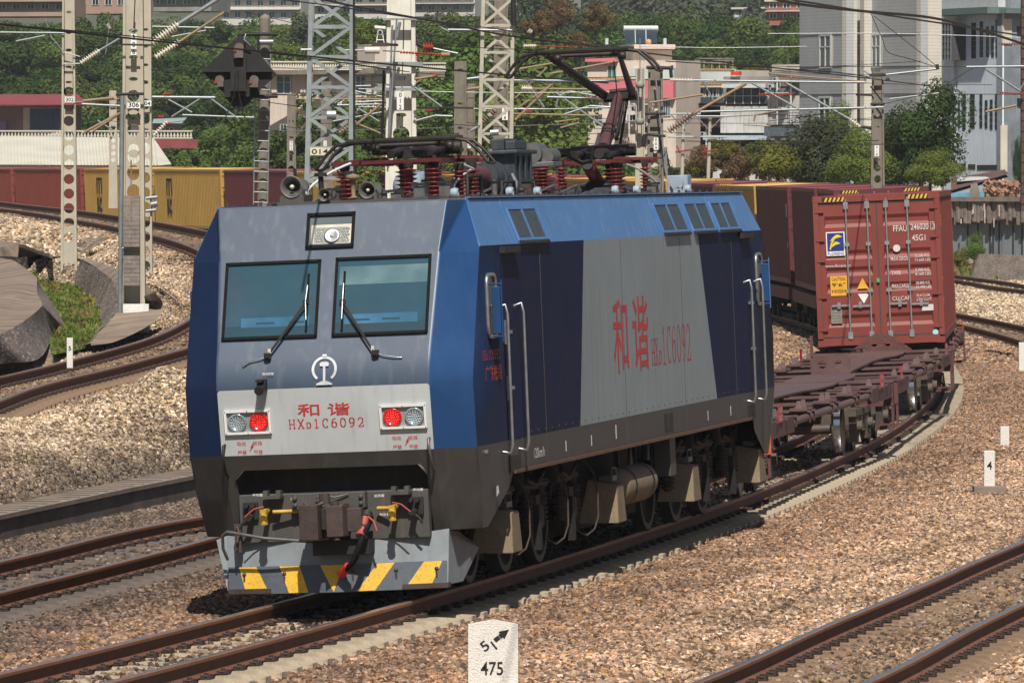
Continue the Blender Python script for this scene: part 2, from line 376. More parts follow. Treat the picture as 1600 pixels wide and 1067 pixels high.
# the concrete banks and the grass ditch: no ballast there (picture outline -> plan outline)
CONC=[gnd(a,b,z) for a,b,z in [(-90,372,2.8),(0,376,2.75),(34,382,2.7),(61,392,2.6),(83,400,2.5)]+BANK['ledge']+[(103,549,1.12),(61,562,1.1),(0,571,1.12),(-90,592,1.05)]]
def INC(X,Y):
    inside=np.zeros(len(X),bool); n=len(CONC)
    for i in range(n):
        a=CONC[i];b=CONC[(i+1)%n]; c=((a.y>Y)!=(b.y>Y)); 
        with np.errstate(divide='ignore',invalid='ignore'): xx=(b.x-a.x)*(Y-a.y)/(b.y-a.y)+a.x
        inside^=(c&(X<xx))
    return inside
GM=ground_mat()
ys=np.concatenate([np.arange(40,60,2.),np.arange(60,180,.5),np.arange(180,320,1.5),np.arange(320,2400,30.)])
me,co=grid_mesh('ground',-60,60,0,1,241,0,warp=ys); 
# widen the far part so that it reaches the horizon
far=co[:,1]>320; k=np.ones(len(co)); k[far]=(1+(co[far,1]-320)/320*2.0); 
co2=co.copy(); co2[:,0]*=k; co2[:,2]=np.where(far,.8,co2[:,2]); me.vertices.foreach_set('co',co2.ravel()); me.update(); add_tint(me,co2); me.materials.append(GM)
g_=link(bpy.data.objects.new('ground',me)); tag(g_,kind='structure')
# ------------------------------------------------------------------ ballast stones (nobody could count them)
def stone_proto(i):
    bm=bmesh.new(); bmesh.ops.create_icosphere(bm,subdivisions=1,radius=1); r=random.Random(i)
    for v in bm.verts:
        v.co*=r.uniform(.72,1.1); v.co.x*=r.uniform(.95,1.3); v.co.z*=.66
    me=bpy.data.meshes.new('stone'); bm.to_mesh(me); bm.free(); me.materials.append(STM); return me
def stone_mat():
    m=bpy.data.materials.new('stones'); m.use_nodes=True; N=m.node_tree.nodes; L=m.node_tree.links; b=N['Principled BSDF']; b.inputs['Roughness'].default_value=.9
    at_=N.new('ShaderNodeAttribute'); at_.attribute_type='INSTANCER'; at_.attribute_name='tint'; oi=N.new('ShaderNodeObjectInfo')
    rp=N.new('ShaderNodeValToRGB'); e=rp.color_ramp.elements; e[0].position=0; e[0].color=(.2,.17,.15,1); e[1].position=1; e[1].color=(2.2,2.25,2.2,1)
    for p,c in ((.22,(.42,.37,.33)),(.5,(.9,.84,.78)),(.78,(1.25,1.16,1.05)),(.92,(1.6,1.6,1.55))): q=e.new(p); q.color=(*c,1)
    L.new(oi.outputs['Random'],rp.inputs[0]); mx=N.new('ShaderNodeMixRGB'); mx.blend_type='MULTIPLY'; mx.inputs[0].default_value=1; L.new(at_.outputs[0],mx.inputs[1]); L.new(rp.outputs[0],mx.inputs[2])
    m2=N.new('ShaderNodeMath'); m2.operation='FRACT'; m3=N.new('ShaderNodeMath'); m3.operation='MULTIPLY'; m3.inputs[1].default_value=37.7; L.new(oi.outputs['Random'],m3.inputs[0]); L.new(m3.outputs[0],m2.inputs[0]); sa=N.new('ShaderNodeMapRange'); sa.inputs[3].default_value=.7; sa.inputs[4].default_value=1.2; L.new(m2.outputs[0],sa.inputs[0]); hs=N.new('ShaderNodeHueSaturation'); L.new(sa.outputs[0],hs.inputs['Saturation']); L.new(mx.outputs[0],hs.inputs['Color'])
    L.new(hs.outputs[0],b.inputs['Base Color']); return m
STM=stone_mat()
stcol=bpy.data.collections.new('stone_shapes')
for i in range(5): stcol.objects.link(bpy.data.objects.new('stone_shape',stone_proto(i)))
def stones(name,me,co,dens,size,seed,lab):
    add_tint(me,co)
    o=link(bpy.data.objects.new(name,me)); tag(o,lab,'ballast',kind='stuff')
    g=bpy.data.node_groups.new('scatter','GeometryNodeTree'); g.interface.new_socket('Geometry',in_out='INPUT',socket_type='NodeSocketGeometry'); g.interface.new_socket('Geometry',in_out='OUTPUT',socket_type='NodeSocketGeometry')
    N=g.nodes;L=g.links; i_=N.new('NodeGroupInput'); o_=N.new('NodeGroupOutput'); d=N.new('GeometryNodeDistributePointsOnFaces'); d.inputs['Seed'].default_value=seed
    na=N.new('GeometryNodeInputNamedAttribute'); na.inputs['Name'].default_value='dens'; mu=N.new('ShaderNodeMath'); mu.operation='MULTIPLY'; mu.inputs[1].default_value=dens; L.new(na.outputs[0],mu.inputs[0]); L.new(mu.outputs[0],d.inputs['Density'])
    ci=N.new('GeometryNodeCollectionInfo'); ci.inputs['Collection'].default_value=stcol; ci.inputs['Separate Children'].default_value=True; ci.inputs['Reset Children'].default_value=True
    ip=N.new('GeometryNodeInstanceOnPoints'); ip.inputs['Pick Instance'].default_value=True
    rv=N.new('FunctionNodeRandomValue'); rv.data_type='FLOAT_VECTOR'; rv.inputs[0].default_value=(-1.4,-1.4,0); rv.inputs[1].default_value=(1.4,1.4,6.28)
    rs=N.new('FunctionNodeRandomValue'); rs.data_type='FLOAT'; rs.inputs[2].default_value=size*.55; rs.inputs[3].default_value=size*1.35; rs.inputs['Seed'].default_value=5
    L.new(i_.outputs[0],d.inputs['Mesh']); L.new(d.outputs[0],ip.inputs['Points']); L.new(ci.outputs[0],ip.inputs['Instance']); L.new(rv.outputs[0],ip.inputs['Rotation']); L.new(rs.outputs[1],ip.inputs['Scale']); L.new(ip.outputs[0],o_.inputs[0])
    md=o.modifiers.new('scatter','NODES'); md.node_group=g
    return o
def dens_attr(me,co,fn):
    a=me.attributes.new('dens','FLOAT','POINT'); a.data.foreach_set('value',fn(co[:,0],co[:,1]))
def nearframe(X,Y,pad=1.3):
    return (np.abs(X)<Y*800/FPX+pad)
def dens_near(X,Y):
    d=nearframe(X,Y).astype(float)
    for P in (P_MAIN,P_B,P_G,P_C): 
        t=tdist(X,Y,P); d*=np.where(t<.66,(.75 if P is P_G else (.4 if P is P_C else .22)),np.where(t<.9,.04,np.where(t<1.15,.3,np.where(t<1.28,.8,1))))
    d*=~INC(X,Y)
    return d
me,co=grid_mesh('b',-10,11,57,104,85,189,dz=.012); dens_attr(me,co,lambda X,Y:dens_near(X,Y)); stones('ballast_stones',me,co,470,.035,1,'loose reddish ballast stones around the tracks in the foreground')
me,co=grid_mesh('b',-13,15,104,172,57,137,dz=.012); dens_attr(me,co,lambda X,Y:dens_near(X,Y)); stones('ballast_stones',me,co,330,.036,2,'pale ballast stones on the bank and beyond the locomotive')
me,co=grid_mesh('b',-24,24,172,300,49,60,dz=.012); dens_attr(me,co,lambda X,Y:dens_near(X,Y)); stones('ballast_stones',me,co,60,.07,3,'far ballast stones beside the distant tracks')
# ------------------------------------------------------------------ rails and sleepers
M_RAIL=mat('rail_rust',(.15,.06,.033),.75,.0,var=.35,scale=5,bump=.2); M_RTOP=mat('rail_top',(.42,.42,.45),.28,.9,var=.15,scale=8)
M_RHEAD=mat('rail_head_side',(.34,.15,.08),.6,.1,var=.25,scale=6)
M_SLP=mat('sleeper_concrete',(.42,.345,.245),.9,var=.35,scale=4,bump=.3,grime=(.2,.13,.09)); M_SLB=mat('sleeper_brown',(.24,.155,.095),.9,var=.35,scale=4,bump=.3,grime=(.12,.07,.05)); M_SLD=mat('sleeper_grey',(.14,.11,.095),.9,var=.4,scale=4,bump=.3)
M_CLIP=mat('clip_iron',(.055,.035,.028),.7,.2,var=.4,scale=20)
RP=[(-.075,-.176),(-.075,-.164),(-.02,-.150),(-.009,-.140),(-.009,-.052),(-.034,-.040),(-.0365,-.012),(-.030,-.001),(0,0),(.030,-.001),(.0365,-.012),(.034,-.040),(.009,-.052),(.009,-.140),(.02,-.150),(.075,-.164),(.075,-.176)]
def rail_mesh(P,off,cant,name,parent):
    mb=MB(); n=len(RP); Q=off_line(P,off); vs=[]; 
    for i,p in enumerate(Q):
        t=(Q[min(i+1,len(Q)-1)]-Q[max(i-1,0)]); t.normalize(); sd_=Vector((t.y,-t.x,0)).normalized()
        zz=off*math.sin(cant)
        for a,b in RP: vs.append(p+sd_*a+Vector((0,0,b+zz)))
    for j in range(n-1):
        m=1 if 6<=j<=9 else (2 if j in (5,10) else 0); m=1 if j in (7,8) else (2 if j in (4,5,6,9,10,11) else 0)
        b=len(mb.v)
        fs=[(i*n+j,i*n+j+1,(i+1)*n+j+1,(i+1)*n+j) for i in range(len(Q)-1)]
        for f in fs: mb.f.append(list(f)); mb.m.append(m); mb.sm.append(False)
    mb.v=[tuple(v) for v in vs]
    return part(name,mb,[M_RAIL,M_RTOP,M_RHEAD],parent)
def sleeper_mesh():
    mb=MB(); prof=[(-1.3,-.14,-.215),(-1.0,-.15,-.19),(-.55,-.14,-.195),(-.2,-.12,-.225),(.2,-.12,-.225),(.55,-.14,-.195),(1.0,-.15,-.19),(1.3,-.14,-.215)]
    vs=[]
    for x,hw,z in prof: vs+=[(x,hw,-.40),(x,hw*.68,z),(x,-hw*.68,z),(x,-hw,-.40)]
    fs=[]
    for i in range(len(prof)-1):
        a=i*4;b=a+4; fs+=[(a,a+1,b+1,b),(a+1,a+2,b+2,b+1),(a+2,a+3,b+3,b+2)]
    fs+=[(0,3,2,1),(28,29,30,31)]; mb.add(vs,fs); return mb
def clip_mesh():
    mb=MB()
    mb.box((0,0,-.19),(.34,.12,.02))
    for s in (-1,1):
        mb.tube([(s*.07,-.05,-.15),(s*.13,-.06,-.16),(s*.16,0,-.145),(s*.13,.06,-.16),(s*.07,.05,-.15)],.011,6)
        mb.box((s*.12,0,-.172),(.09,.12,.035)); mb.cyl((s*.115,0,-.18),(s*.115,0,-.13),.022,n=6)
    return mb
_sl={}
def build_track(P,cant,label,sm,smname,near=100):
    t=thing('railway_track',label,'railway track',P[0]); o=Vector(P[0])
    Pl=[p-o for p in P]
    rail_mesh(Pl,-.7525,cant,'rail',t); rail_mesh(Pl,.7525,cant,'rail',t)
    if smname not in _sl:
        a=sleeper_mesh().mesh('sleeper'); a.materials.append(sm); b=clip_mesh().mesh('fastening'); b.materials.append(M_CLIP); _sl[smname]=(a,b)
    sme,cme=_sl[smname]; cand=[]
    for i in range(1,len(P)-1):
        tt=P[i+1]-P[i-1]; h=math.atan2(tt.x,tt.y); ok=abs(P[i].x)<P[i].y*800/FPX+1.4
        cand.append((ok,P[i].y,i,h))
    cand.sort(key=lambda c:(not c[0],c[1])); st=MB()
    for k,(ok,_,i,h) in enumerate(cand):
        if k<near and ok:
            s=bpy.data.objects.new('sleeper',sme); link(s,t); s.location=Pl[i]; s.rotation_euler=(0,-cant,-h)
            for sx in (-.7525,.7525):
                c=bpy.data.objects.new('fastening',cme); link(c,s); c.location=(sx,0,0)
        elif ok or P[i].y<320:
            st.M=Matrix.Translation(Pl[i])@Euler((0,-cant,-h)).to_matrix().to_4x4()
            st.box((0,0,-.3),(2.6,.26,.2),0)
            for sx in (-.7525,.7525):
                for q in (-.12,.12): st.box((sx+q,0,-.165),(.07,.12,.06),1)
    if st.v:
        q=part('sleepers_beyond',st,[sm,M_CLIP],t); q['kind']='stuff'; q['label']='concrete sleepers further along the track'
    return t
build_track(P_MAIN,CANT,'curved track that the blue locomotive and its wagons stand on',M_SLP,'a')
build_track(P_B,R(.8),'empty track just left of the locomotive with dark oily ballast',M_SLD,'b')
build_track(P_G,R(.5),'empty track in the right foreground with sandy sleepers',M_SLB,'c')
build_track(P_H,R(0),'far track at the right edge below the rough stone wall',M_SLB,'c')
build_track(P_C,R(2.),'inner curved track on the pale stone bank at left',M_SLB,'c')
# ------------------------------------------------------------------ locomotive paint
P_GREY=mat('paint_slate',(.054,.079,.118),.42,.0,var=.12,scale=1.2,streak=.25,scol=(.22,.22,.21),bump=.18,bscale=1.1)
P_LITE=mat('paint_light_grey',(.43,.45,.45),.42,.0,var=.08,scale=1.2,streak=.35,scol=(.26,.25,.23),bump=.18,bscale=1.1)
P_SIDEG=mat('paint_side_grey',(.27,.31,.325),.6,.0,var=.1,scale=.8,streak=.55,scol=(.16,.17,.165),spec=.2,bump=.18,bscale=1.1)
P_NAVY=mat('paint_navy',(.012,.017,.055),.62,.0,var=.2,scale=1,streak=.12,scol=(.05,.055,.085),spec=.1,bump=.18,bscale=1.1)
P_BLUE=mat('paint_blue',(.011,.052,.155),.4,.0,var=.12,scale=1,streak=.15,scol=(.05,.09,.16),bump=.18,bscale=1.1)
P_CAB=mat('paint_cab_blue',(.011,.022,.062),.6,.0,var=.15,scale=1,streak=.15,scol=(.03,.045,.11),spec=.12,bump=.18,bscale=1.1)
P_SKY=mat('paint_sky_blue',(.065,.175,.40),.4,.0,var=.12,scale=1,streak=.5,scol=(.22,.33,.48),bump=.18,bscale=1.1)
P_DKG=mat('paint_dark_grey',(.065,.06,.055),.6,.0,var=.25,scale=2,streak=.5,scol=(.11,.09,.07),bump=.18,bscale=1.1)
P_ROOF=mat('roof_grey',(.10,.12,.14),.6,0,var=.25,scale=3)
M_BLACK=mat('black_iron',(.022,.02,.019),.65,.2,var=.4,scale=8,bump=.15)
M_DARK=mat('under_dark',(.011,.009,.008),.85,.0,var=.5,scale=5,bump=.3)
M_TAN=mat('dusty_tan',(.20,.15,.09),.8,.0,var=.25,scale=4,bump=.1,grime=(.13,.1,.07))
M_RUB=mat('rubber',(.008,.008,.008),.8,var=.3,scale=20,spec=.15)
M_YEL=mat('warning_yellow',(.72,.42,.03),.55,var=.2,scale=5,grime=(.35,.23,.05))
M_STB=mat('stripe_blue_grey',(.075,.09,.11),.55,var=.25,scale=5,grime=(.05,.05,.05))
M_PLOW=mat('plow_grey',(.20,.225,.24),.5,.0,var=.2,scale=3,streak=.4,scol=(.12,.11,.1))
M_RED=mat('signal_red',(.55,.02,.015),.45,var=.15,scale=6)
M_BRED=mat('bright_red',(.6,.05,.03),.45,var=.2,scale=12)
M_INS=mat('insulator_red',(.19,.025,.02),.3,.0,var=.25,scale=10,coat=.4,grime=(.08,.03,.025))
M_MAR=mat('frame_maroon',(.15,.012,.018),.45,.0,var=.3,scale=6)
M_PORC=mat('porcelain',(.6,.55,.45),.3,var=.15,scale=8,coat=.4)
M_STEEL=mat('bare_steel',(.45,.45,.46),.35,.85,var=.25,scale=8)
M_WHL=mat('wheel_rim',(.09,.065,.05),.6,.3,var=.35,scale=8)
M_BRASS=mat('cock_yellow',(.45,.28,.03),.5,.1,var=.3,scale=14)
M_WHITE=mat('white_paint',(.75,.75,.72),.55,var=.1,scale=8)
M_CPL=mat('coupler_brown',(.07,.048,.042),.6,.2,var=.35,scale=7,bump=.2)
M_HORN=mat('horn_metal',(.16,.155,.15),.5,.5,var=.3,scale=10)
M_GREY2=mat('box_grey',(.035,.043,.052),.55,var=.2,scale=4,streak=.4,scol=(.13,.12,.11))
M_DRUM=mat('drum_blue_grey',(.28,.34,.40),.5,var=.15,scale=4)
def glass(name,col=(.02,.05,.07),alpha=.35):
    m=bpy.data.materials.new(name); m.use_nodes=True; N=m.node_tree.nodes; L=m.node_tree.links; b=N['Principled BSDF']
    b.inputs['Base Color'].default_value=(*col,1); b.inputs['Roughness'].default_value=.04; b.inputs['Specular IOR Level'].default_value=.6; b.inputs['Alpha'].default_value=alpha
    return m
G_WIN=glass('windscreen_glass',(.03,.10,.14),.5)
_n=G_WIN.node_tree; _z=_n.nodes.new('ShaderNodeTexNoise'); _z.inputs['Scale'].default_value=1.6; _z.inputs['Detail'].default_value=8; _m=_n.nodes.new('ShaderNodeMapRange'); _m.inputs[1].default_value=.3; _m.inputs[2].default_value=.75; _m.inputs[3].default_value=.28; _m.inputs[4].default_value=.75
_t=_n.nodes.new('ShaderNodeTexCoord'); _n.links.new(_t.outputs['Object'],_z.inputs[0]); _n.links.new(_z.outputs[0],_m.inputs[0]); _n.links.new(_m.outputs[0],_n.nodes['Principled BSDF'].inputs['Alpha']); G_CLR=glass('lamp_glass',(.25,.28,.28),.25); G_DK=glass('dark_glass',(.012,.02,.03),.95)
# ------------------------------------------------------------------ body shape, local axes: x right, y back, z up
LT=21.1
PRO=[(.52,.72),(.10,1.59),(0.,2.28),(.004,2.36),(.022,2.46),(.075,2.6),(.18,2.8),(.56,3.63),(.84,4.2)]
AW=[(.72,1.12),(1.59,1.14),(2.28,1.14),(2.8,1.15),(3.63,1.19),(4.2,1.25)]
SD=[(.77,.72),(.36,1.59),(.28,2.3),(.50,2.8),(.93,3.69)]
def interp(T,x,k=1):
    for i in range(len(T)-1):
        a,b=T[i],T[i+1]
        if x<=b[k] or i==len(T)-2: t=(x-a[k])/(b[k]-a[k]); return a[1-k]+(b[1-k]-a[1-k])*t
def ufront(w): return interp(PRO,w)
def aw(w): return interp([(b,a) for a,b in AW],w)
def fpt(v,w,lift=0.): 
    return Vector((v,ufront(w)-lift,w))
def sv(w): return 1.55-.055*max(0,min(1,(1.25-w)/.53))
def fup(w): return (Vector((0,ufront(w+.02),w+.02))-Vector((0,ufront(w-.02),w-.02))).normalized()
LH=R(10.95)
LOCO=thing('electric_locomotive','blue and grey electric locomotive with raised rear pantograph','locomotive',(NX,NY,0),(0,-CANT,-LH))
def body():
    mb=MB()  # 0 grey,1 lite,2 sideg,3 navy,4 blue,5 cab,6 sky,7 dark,8 roof
    def flip(q): return Vector((q[0],LT-q[1],q[2]))
    for end in (0,1):
        T=(lambda q:Vector(q)) if not end else flip
        def quad(a,b,c,d,m): mb.add([T(a),T(b),T(c),T(d)],[(0,1,2,3) if not end else (3,2,1,0)],m)
        def fl(w,s): return (s*aw(w),ufront(w),w)
        ws=[2.28,2.36,2.46,2.6,2.8,3.2,3.63,4.2]; quad(fl(1.59,-1),fl(1.59,1),fl(2.28,1),fl(2.28,-1),1)
        for i in range(7): mb.add([T(p) for p in (fl(ws[i],-1),fl(ws[i],1),fl(ws[i+1],1),fl(ws[i+1],-1))],[(0,1,2,3) if not end else (3,2,1,0)],0,True)
        # lower part with the opening of the coupler recess
        hole=[(-1.02,.75),(-1.03,1.33),(-.95,1.43),(.95,1.43),(1.03,1.33),(1.02,.75)]
        P3=lambda v,w:(v,ufront(w),w)
        for s in (-1,1):
            pts=[P3(s*1.12,.72),P3(s*1.14,1.59),P3(0,1.59),P3(0,1.43),P3(s*.95,1.43),P3(s*1.03,1.33),P3(s*1.02,.72)]
            tri=tessellate_polygon([[Vector(p) for p in pts]])
            for t in tri:
                a,b,c=[Vector(pts[i]) for i in t]
                if (b-a).cross(c-a).y>0: a,b,c=a,c,b
                mb.add([T(a),T(b),T(c)],[(0,1,2) if not end else (2,1,0)],7)
        # recess walls
        hp=[P3(v,w) for v,w in hole]
        for i in range(5):
            a,b=hp[i],hp[i+1]; quad(a,b,(b[0],1.0,b[2]),(a[0],1.0,a[2]),7)
        quad((-1.03,1.0,.6),(1.03,1.0,.6),(1.03,1.0,1.45),(-1.03,1.0,1.45),7)
        for s in (-1,1):
            def q2(a,b,c,d,m):
                if s>0: quad(a,b,c,d,m)
                else: quad(d,c,b,a,m)
            # chamfers; the left one's dimmer reflection is put into a darker blue
            ww=[.72,1.2,1.59]; 
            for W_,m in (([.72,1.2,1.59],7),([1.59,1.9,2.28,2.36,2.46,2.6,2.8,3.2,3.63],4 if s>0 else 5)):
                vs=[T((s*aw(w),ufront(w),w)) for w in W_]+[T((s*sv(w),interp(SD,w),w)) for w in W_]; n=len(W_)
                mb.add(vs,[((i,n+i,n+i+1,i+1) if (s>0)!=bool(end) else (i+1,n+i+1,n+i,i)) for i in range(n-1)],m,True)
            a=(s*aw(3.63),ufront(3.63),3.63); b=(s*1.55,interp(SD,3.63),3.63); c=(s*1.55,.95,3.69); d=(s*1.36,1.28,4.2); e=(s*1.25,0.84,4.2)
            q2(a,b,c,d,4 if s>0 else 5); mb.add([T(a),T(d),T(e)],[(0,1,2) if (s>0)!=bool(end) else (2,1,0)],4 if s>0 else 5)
            # cab side (to the door edge at 2.2) and dark skirt
            U=2.0
            for (w0,w1,m) in ((1.59,2.28,5),(2.28,2.8,5),(2.8,3.69,5)):
                q2((s*1.55,interp(SD,w0),w0),(s*1.55,U,w0),(s*1.55,U,w1),(s*1.55,interp(SD,w1),w1),m)
            mb.add([T(p) for p in ((s*sv(.72),.77,.72),(s*sv(.72),1.05,.72),(s*sv(1.08),2.1,1.08),(s*1.55,2.3,1.25),(s*1.55,2.3,1.59),(s*1.55,.34,1.59))],[tuple(range(6)) if (s>0)!=bool(end) else tuple(reversed(range(6)))],7)
    M=LT
    for s in (-1,1):
        def q2(p,m): mb.add(p if s>0 else list(reversed(p)),[tuple(range(len(p)))],m)
        y=lambda u,w:(s*1.55,u,w)
        q2([y(2.0,1.59),y(6.37,1.59),y(7.05,3.69),y(2.0,3.69)],3)
        q2([y(6.37,1.59),y(16.0,1.59),y(15.0,3.69),y(7.05,3.69)],2)
        q2([y(16.0,1.59),y(M-2.0,1.59),y(M-2.0,3.69),y(15.0,3.69)],3)
        q2([y(2.3,1.25),y(M-2.3,1.25),y(M-2.3,1.59),y(2.3,1.59)],7)
        q2([y(.95,3.69),y(M-.95,3.69),(s*1.36,M-1.28,4.2),(s*1.36,1.28,4.2)],6)
        q2([(s*1.55,2.3,1.25),(s*1.2,2.3,1.25),(s*1.2,M-2.3,1.25),(s*1.55,M-2.3,1.25)],7)
    mb.add([(-1.36,1.28,4.2),(-1.25,0.84,4.2),(1.25,0.84,4.2),(1.36,1.28,4.2),(1.36,M-1.28,4.2),(1.25,M-.84,4.2),(-1.25,M-.84,4.2),(-1.36,M-1.28,4.2)],[tuple(range(8))],8)
    mb.add([(-1.2,1,1.2),(1.2,1,1.2),(1.2,M-1,1.2),(-1.2,M-1,1.2)],[(3,2,1,0)],7)
    o=part('body_shell',mb,[P_GREY,P_LITE,P_SIDEG,P_NAVY,P_BLUE,P_CAB,P_SKY,P_DKG,P_ROOF],LOCO)
    bm=bmesh.new(); bm.from_mesh(o.data); bmesh.ops.remove_doubles(bm,verts=bm.verts,dist=.002); bm.to_mesh(o.data); bm.free(); o.data.set_sharp_from_angle(angle=R(16))
    bv=o.modifiers.new('bevel','BEVEL'); bv.width=.022; bv.segments=3; bv.limit_method='ANGLE'; bv.angle_limit=R(18); bv.harden_normals=True
    return o
BODY=body()
# windscreens: frame, glass, interior behind
def screen(v0,v1,w0,w1,blind,lab):
    q=lambda v,w,l:fpt(v,w,l); rows=[w0,2.815,w1] if w0<2.8 else [w0,w1]
    fr=MB(); t=.028
    for a in ((v0,w0,v1,w0+t),(v0,w1-t,v1,w1),(v0,w0,v0+t,w1),(v1-t,w0,v1,w1)):
        A,B,C,D=a; p=[fpt(A,B,.004),fpt(C,B,.004),fpt(C,D,.004),fpt(A,D,.004)]; o=[x-Vector((0,.03,0)) for x in p]; fr.hexa([p[0],p[1],p[2],p[3],o[0],o[1],o[2],o[3]])
    f=part('windscreen',fr,M_RUB,LOCO)
    g=MB(); g.poly([fpt(v0+t,w0+t,.014),fpt(v1-t,w0+t,.014),fpt(v1-t,w1-t,.014),fpt(v0+t,w1-t,.014)]); part('glass',g,G_WIN,f)
    i_=MB(); yb=.012
    def pan(a,b,c,d,m,dy): i_.poly([fpt(a,b,.004+dy),fpt(c,b,.004+dy),fpt(c,d,.004+dy),fpt(a,d,.004+dy)],m)
    pan(v0+t,w0+t,v1-t,w1-t,0,.001)
    pan(v0+t,w0+t,v1-t,w0+.135,1,.002)
    if blind: pan(v0+t+.02,w1-.29,v1-t,w1-.1,2,.003); pan(v0+.12,w0+.12,v1-.12,w0+.22,3,.003); pan(v0+.22,w0+.15,v0+.4,w0+.17,1,.004); pan(v0+.53,w0+.15,v0+.72,w0+.17,1,.004)
    else: pan(v0+.2,w0+.12,v1-.1,w0+.22,3,.003); pan(v0+.36,w0+.15,v0+.56,w0+.17,1,.004); pan(v0+.72,w0+.15,v0+.88,w0+.17,1,.004)
    part('cab_interior',i_,[mat('cab_teal',(.018,.060,.10),.6,var=.55,scale=1.4),mat('cab_dark',(.008,.012,.02),.6),mat('sun_blind',(.28,.42,.42),.7,var=.2,scale=4),mat('desk_blue',(.05,.22,.42),.6,var=.3,scale=5)],f)
screen(-1.11,-.08,2.81,3.62,False,''); screen(.08,1.11,2.81,3.63,True,'')
# headlight
fr=MB(); v0,v1,w0,w1=-.26,.26,3.74,4.11
for A,B,C,D in ((v0,w0,v1,w0+.03),(v0,w1-.03,v1,w1),(v0,w0,v0+.03,w1),(v1-.03,w0,v1,w1)):
    p=[fpt(A,B,.004),fpt(C,B,.004),fpt(C,D,.004),fpt(A,D,.004)]; o=[x-Vector((0,.03,0)) for x in p]; fr.hexa(p+o)
HL=part('headlight',fr,M_RUB,LOCO)
g=MB(); g.poly([fpt(v0+.03,w0+.03,.003),fpt(v1-.03,w0+.03,.003),fpt(v1-.03,w1-.03,.003),fpt(v0+.03,w1-.03,.003)],0)
g.poly([fpt(v0+.05,w0+.04,.007),fpt(v1-.035,w0+.04,.007),fpt(v1-.035,w1-.13,.007),fpt(v0+.05,w1-.13,.007)],1)
rr=MB()
part('housing',g,[mat('lamp_back',(.05,.07,.08),.5),mat('lamp_cream',(.5,.48,.38),.5,var=.15,scale=10)],HL)
l=MB(); c=fpt(.02,3.86,.012); l.poly([fpt(-.17,3.79,.010),fpt(.2,3.79,.010),fpt(.2,3.95,.010),fpt(-.17,3.95,.010)],0)
n_=fup(3.86); ax=Vector((1,0,0)).cross(n_); ax=-ax if ax.y>0 else ax
for k in range(26):
    vv=-.155+.0285*(k%13); 
    if abs(vv-.02)>.1:
        for ww in (3.81,3.84,3.87,3.90,3.93): l.lathe([(.010,0),(.006,.004),(0,.005)],fpt(vv+(.014 if int(ww*100)%2 else 0),ww,.011),ax,8,1)
l.lathe([(.085,0),(.085,.012),(.07,.014),(.03,.004),(0,.003)],c,ax,20,2); l.lathe([(.028,.004),(.02,.02),(0,.024)],c,ax,12,1)
part('lens',l,[mat('lens_grid',(.22,.23,.2),.4,var=.3,scale=30),mat('lens_bright',(.75,.78,.75),.1,.6),M_STEEL],HL)
# upper trim details: rail emblem, lettering
em=MB(); n=24; pts=[]
for a0,a1 in ((-52,232),):
    for i in range(n):
        A=R(a0+(a1-a0)*i/n);B=R(a0+(a1-a0)*(i+1)/n); cc=(0.02,2.47)
        P=lambda r,t:fpt(cc[0]+r*math.cos(t),cc[1]+r*math.sin(t),.014); em.add([P(.108,A),P(.136,A),P(.136,B),P(.108,B)],[(0,1,2,3)])
F=lambda *p:em.add([fpt(.02+a,b,.022) for a,b in p],[tuple(range(len(p)))])
F((-.02,2.60),(.02,2.60),(.025,2.625),(-.025,2.625)); F((-.045,2.50),(.045,2.50),(.05,2.53),(.03,2.545),(-.03,2.545),(-.05,2.53)); F((-.013,2.34),(.013,2.34),(.013,2.50),(-.013,2.50)); F((-.085,2.305),(.085,2.305),(.085,2.32),(.03,2.345),(-.03,2.345),(-.085,2.32))
part('rail_emblem',em,mat('emblem_white',(.55,.58,.6),.45),LOCO)
tx=MB(); UPB=Vector((0,-.1,.69)).normalized()
fp2=lambda v,w:fpt(v,w,.006)
put_text(tx,'和',fp2(-.29,1.985),(1,0,0),UPB,.235,.13,weight=.006); put_text(tx,'谐',fp2(.035,1.985),(1,0,0),UPB,.235,.13,weight=.006)
put_strokes(tx,'HXd1C6092',fp2(-.395,1.86),(1,0,0),UPB,.072,.092,.011,gap=.32)
for s,ox in ((-1,0),(1,1.67)):
    for a,b,t in ((-.965,1.70,'电化'),(-.79,1.70,'区段'),(-.965,1.605,'严禁'),(-.79,1.605,'攀登')): put_text(tx,t,fp2(a+ox,b),(1,0,0),UPB,.095,.042,weight=.006)
    z=[(-.80,1.74),(-.845,1.68),(-.83,1.68),(-.865,1.625),(-.805,1.69),(-.82,1.69)]; tx.add([fp2(a+ox+.02,b) for a,b in reversed(z)],[tuple(range(6))])
part('red_lettering',tx,mat('lettering_red',(.52,.03,.025),.5,var=.15,scale=20),LOCO)
tx=MB()
for v,w,t in ((-.87,1.15,'平均管'),(-.46,1.10,'总风管'),(.44,1.10,'总风管'),(.86,1.15,'平均管'),(.49,.9,'列车管')): put_text(tx,t,(v,.276,w),(1,0,0),(0,0,1),.11,.03,weight=.006)
put_text(tx,'制动软管',(-.64,ufront(2.42)-.03,2.43),(1,0,0),(0,0,1),.12,.026,weight=.006)
part('white_lettering',tx,M_WHITE,LOCO)
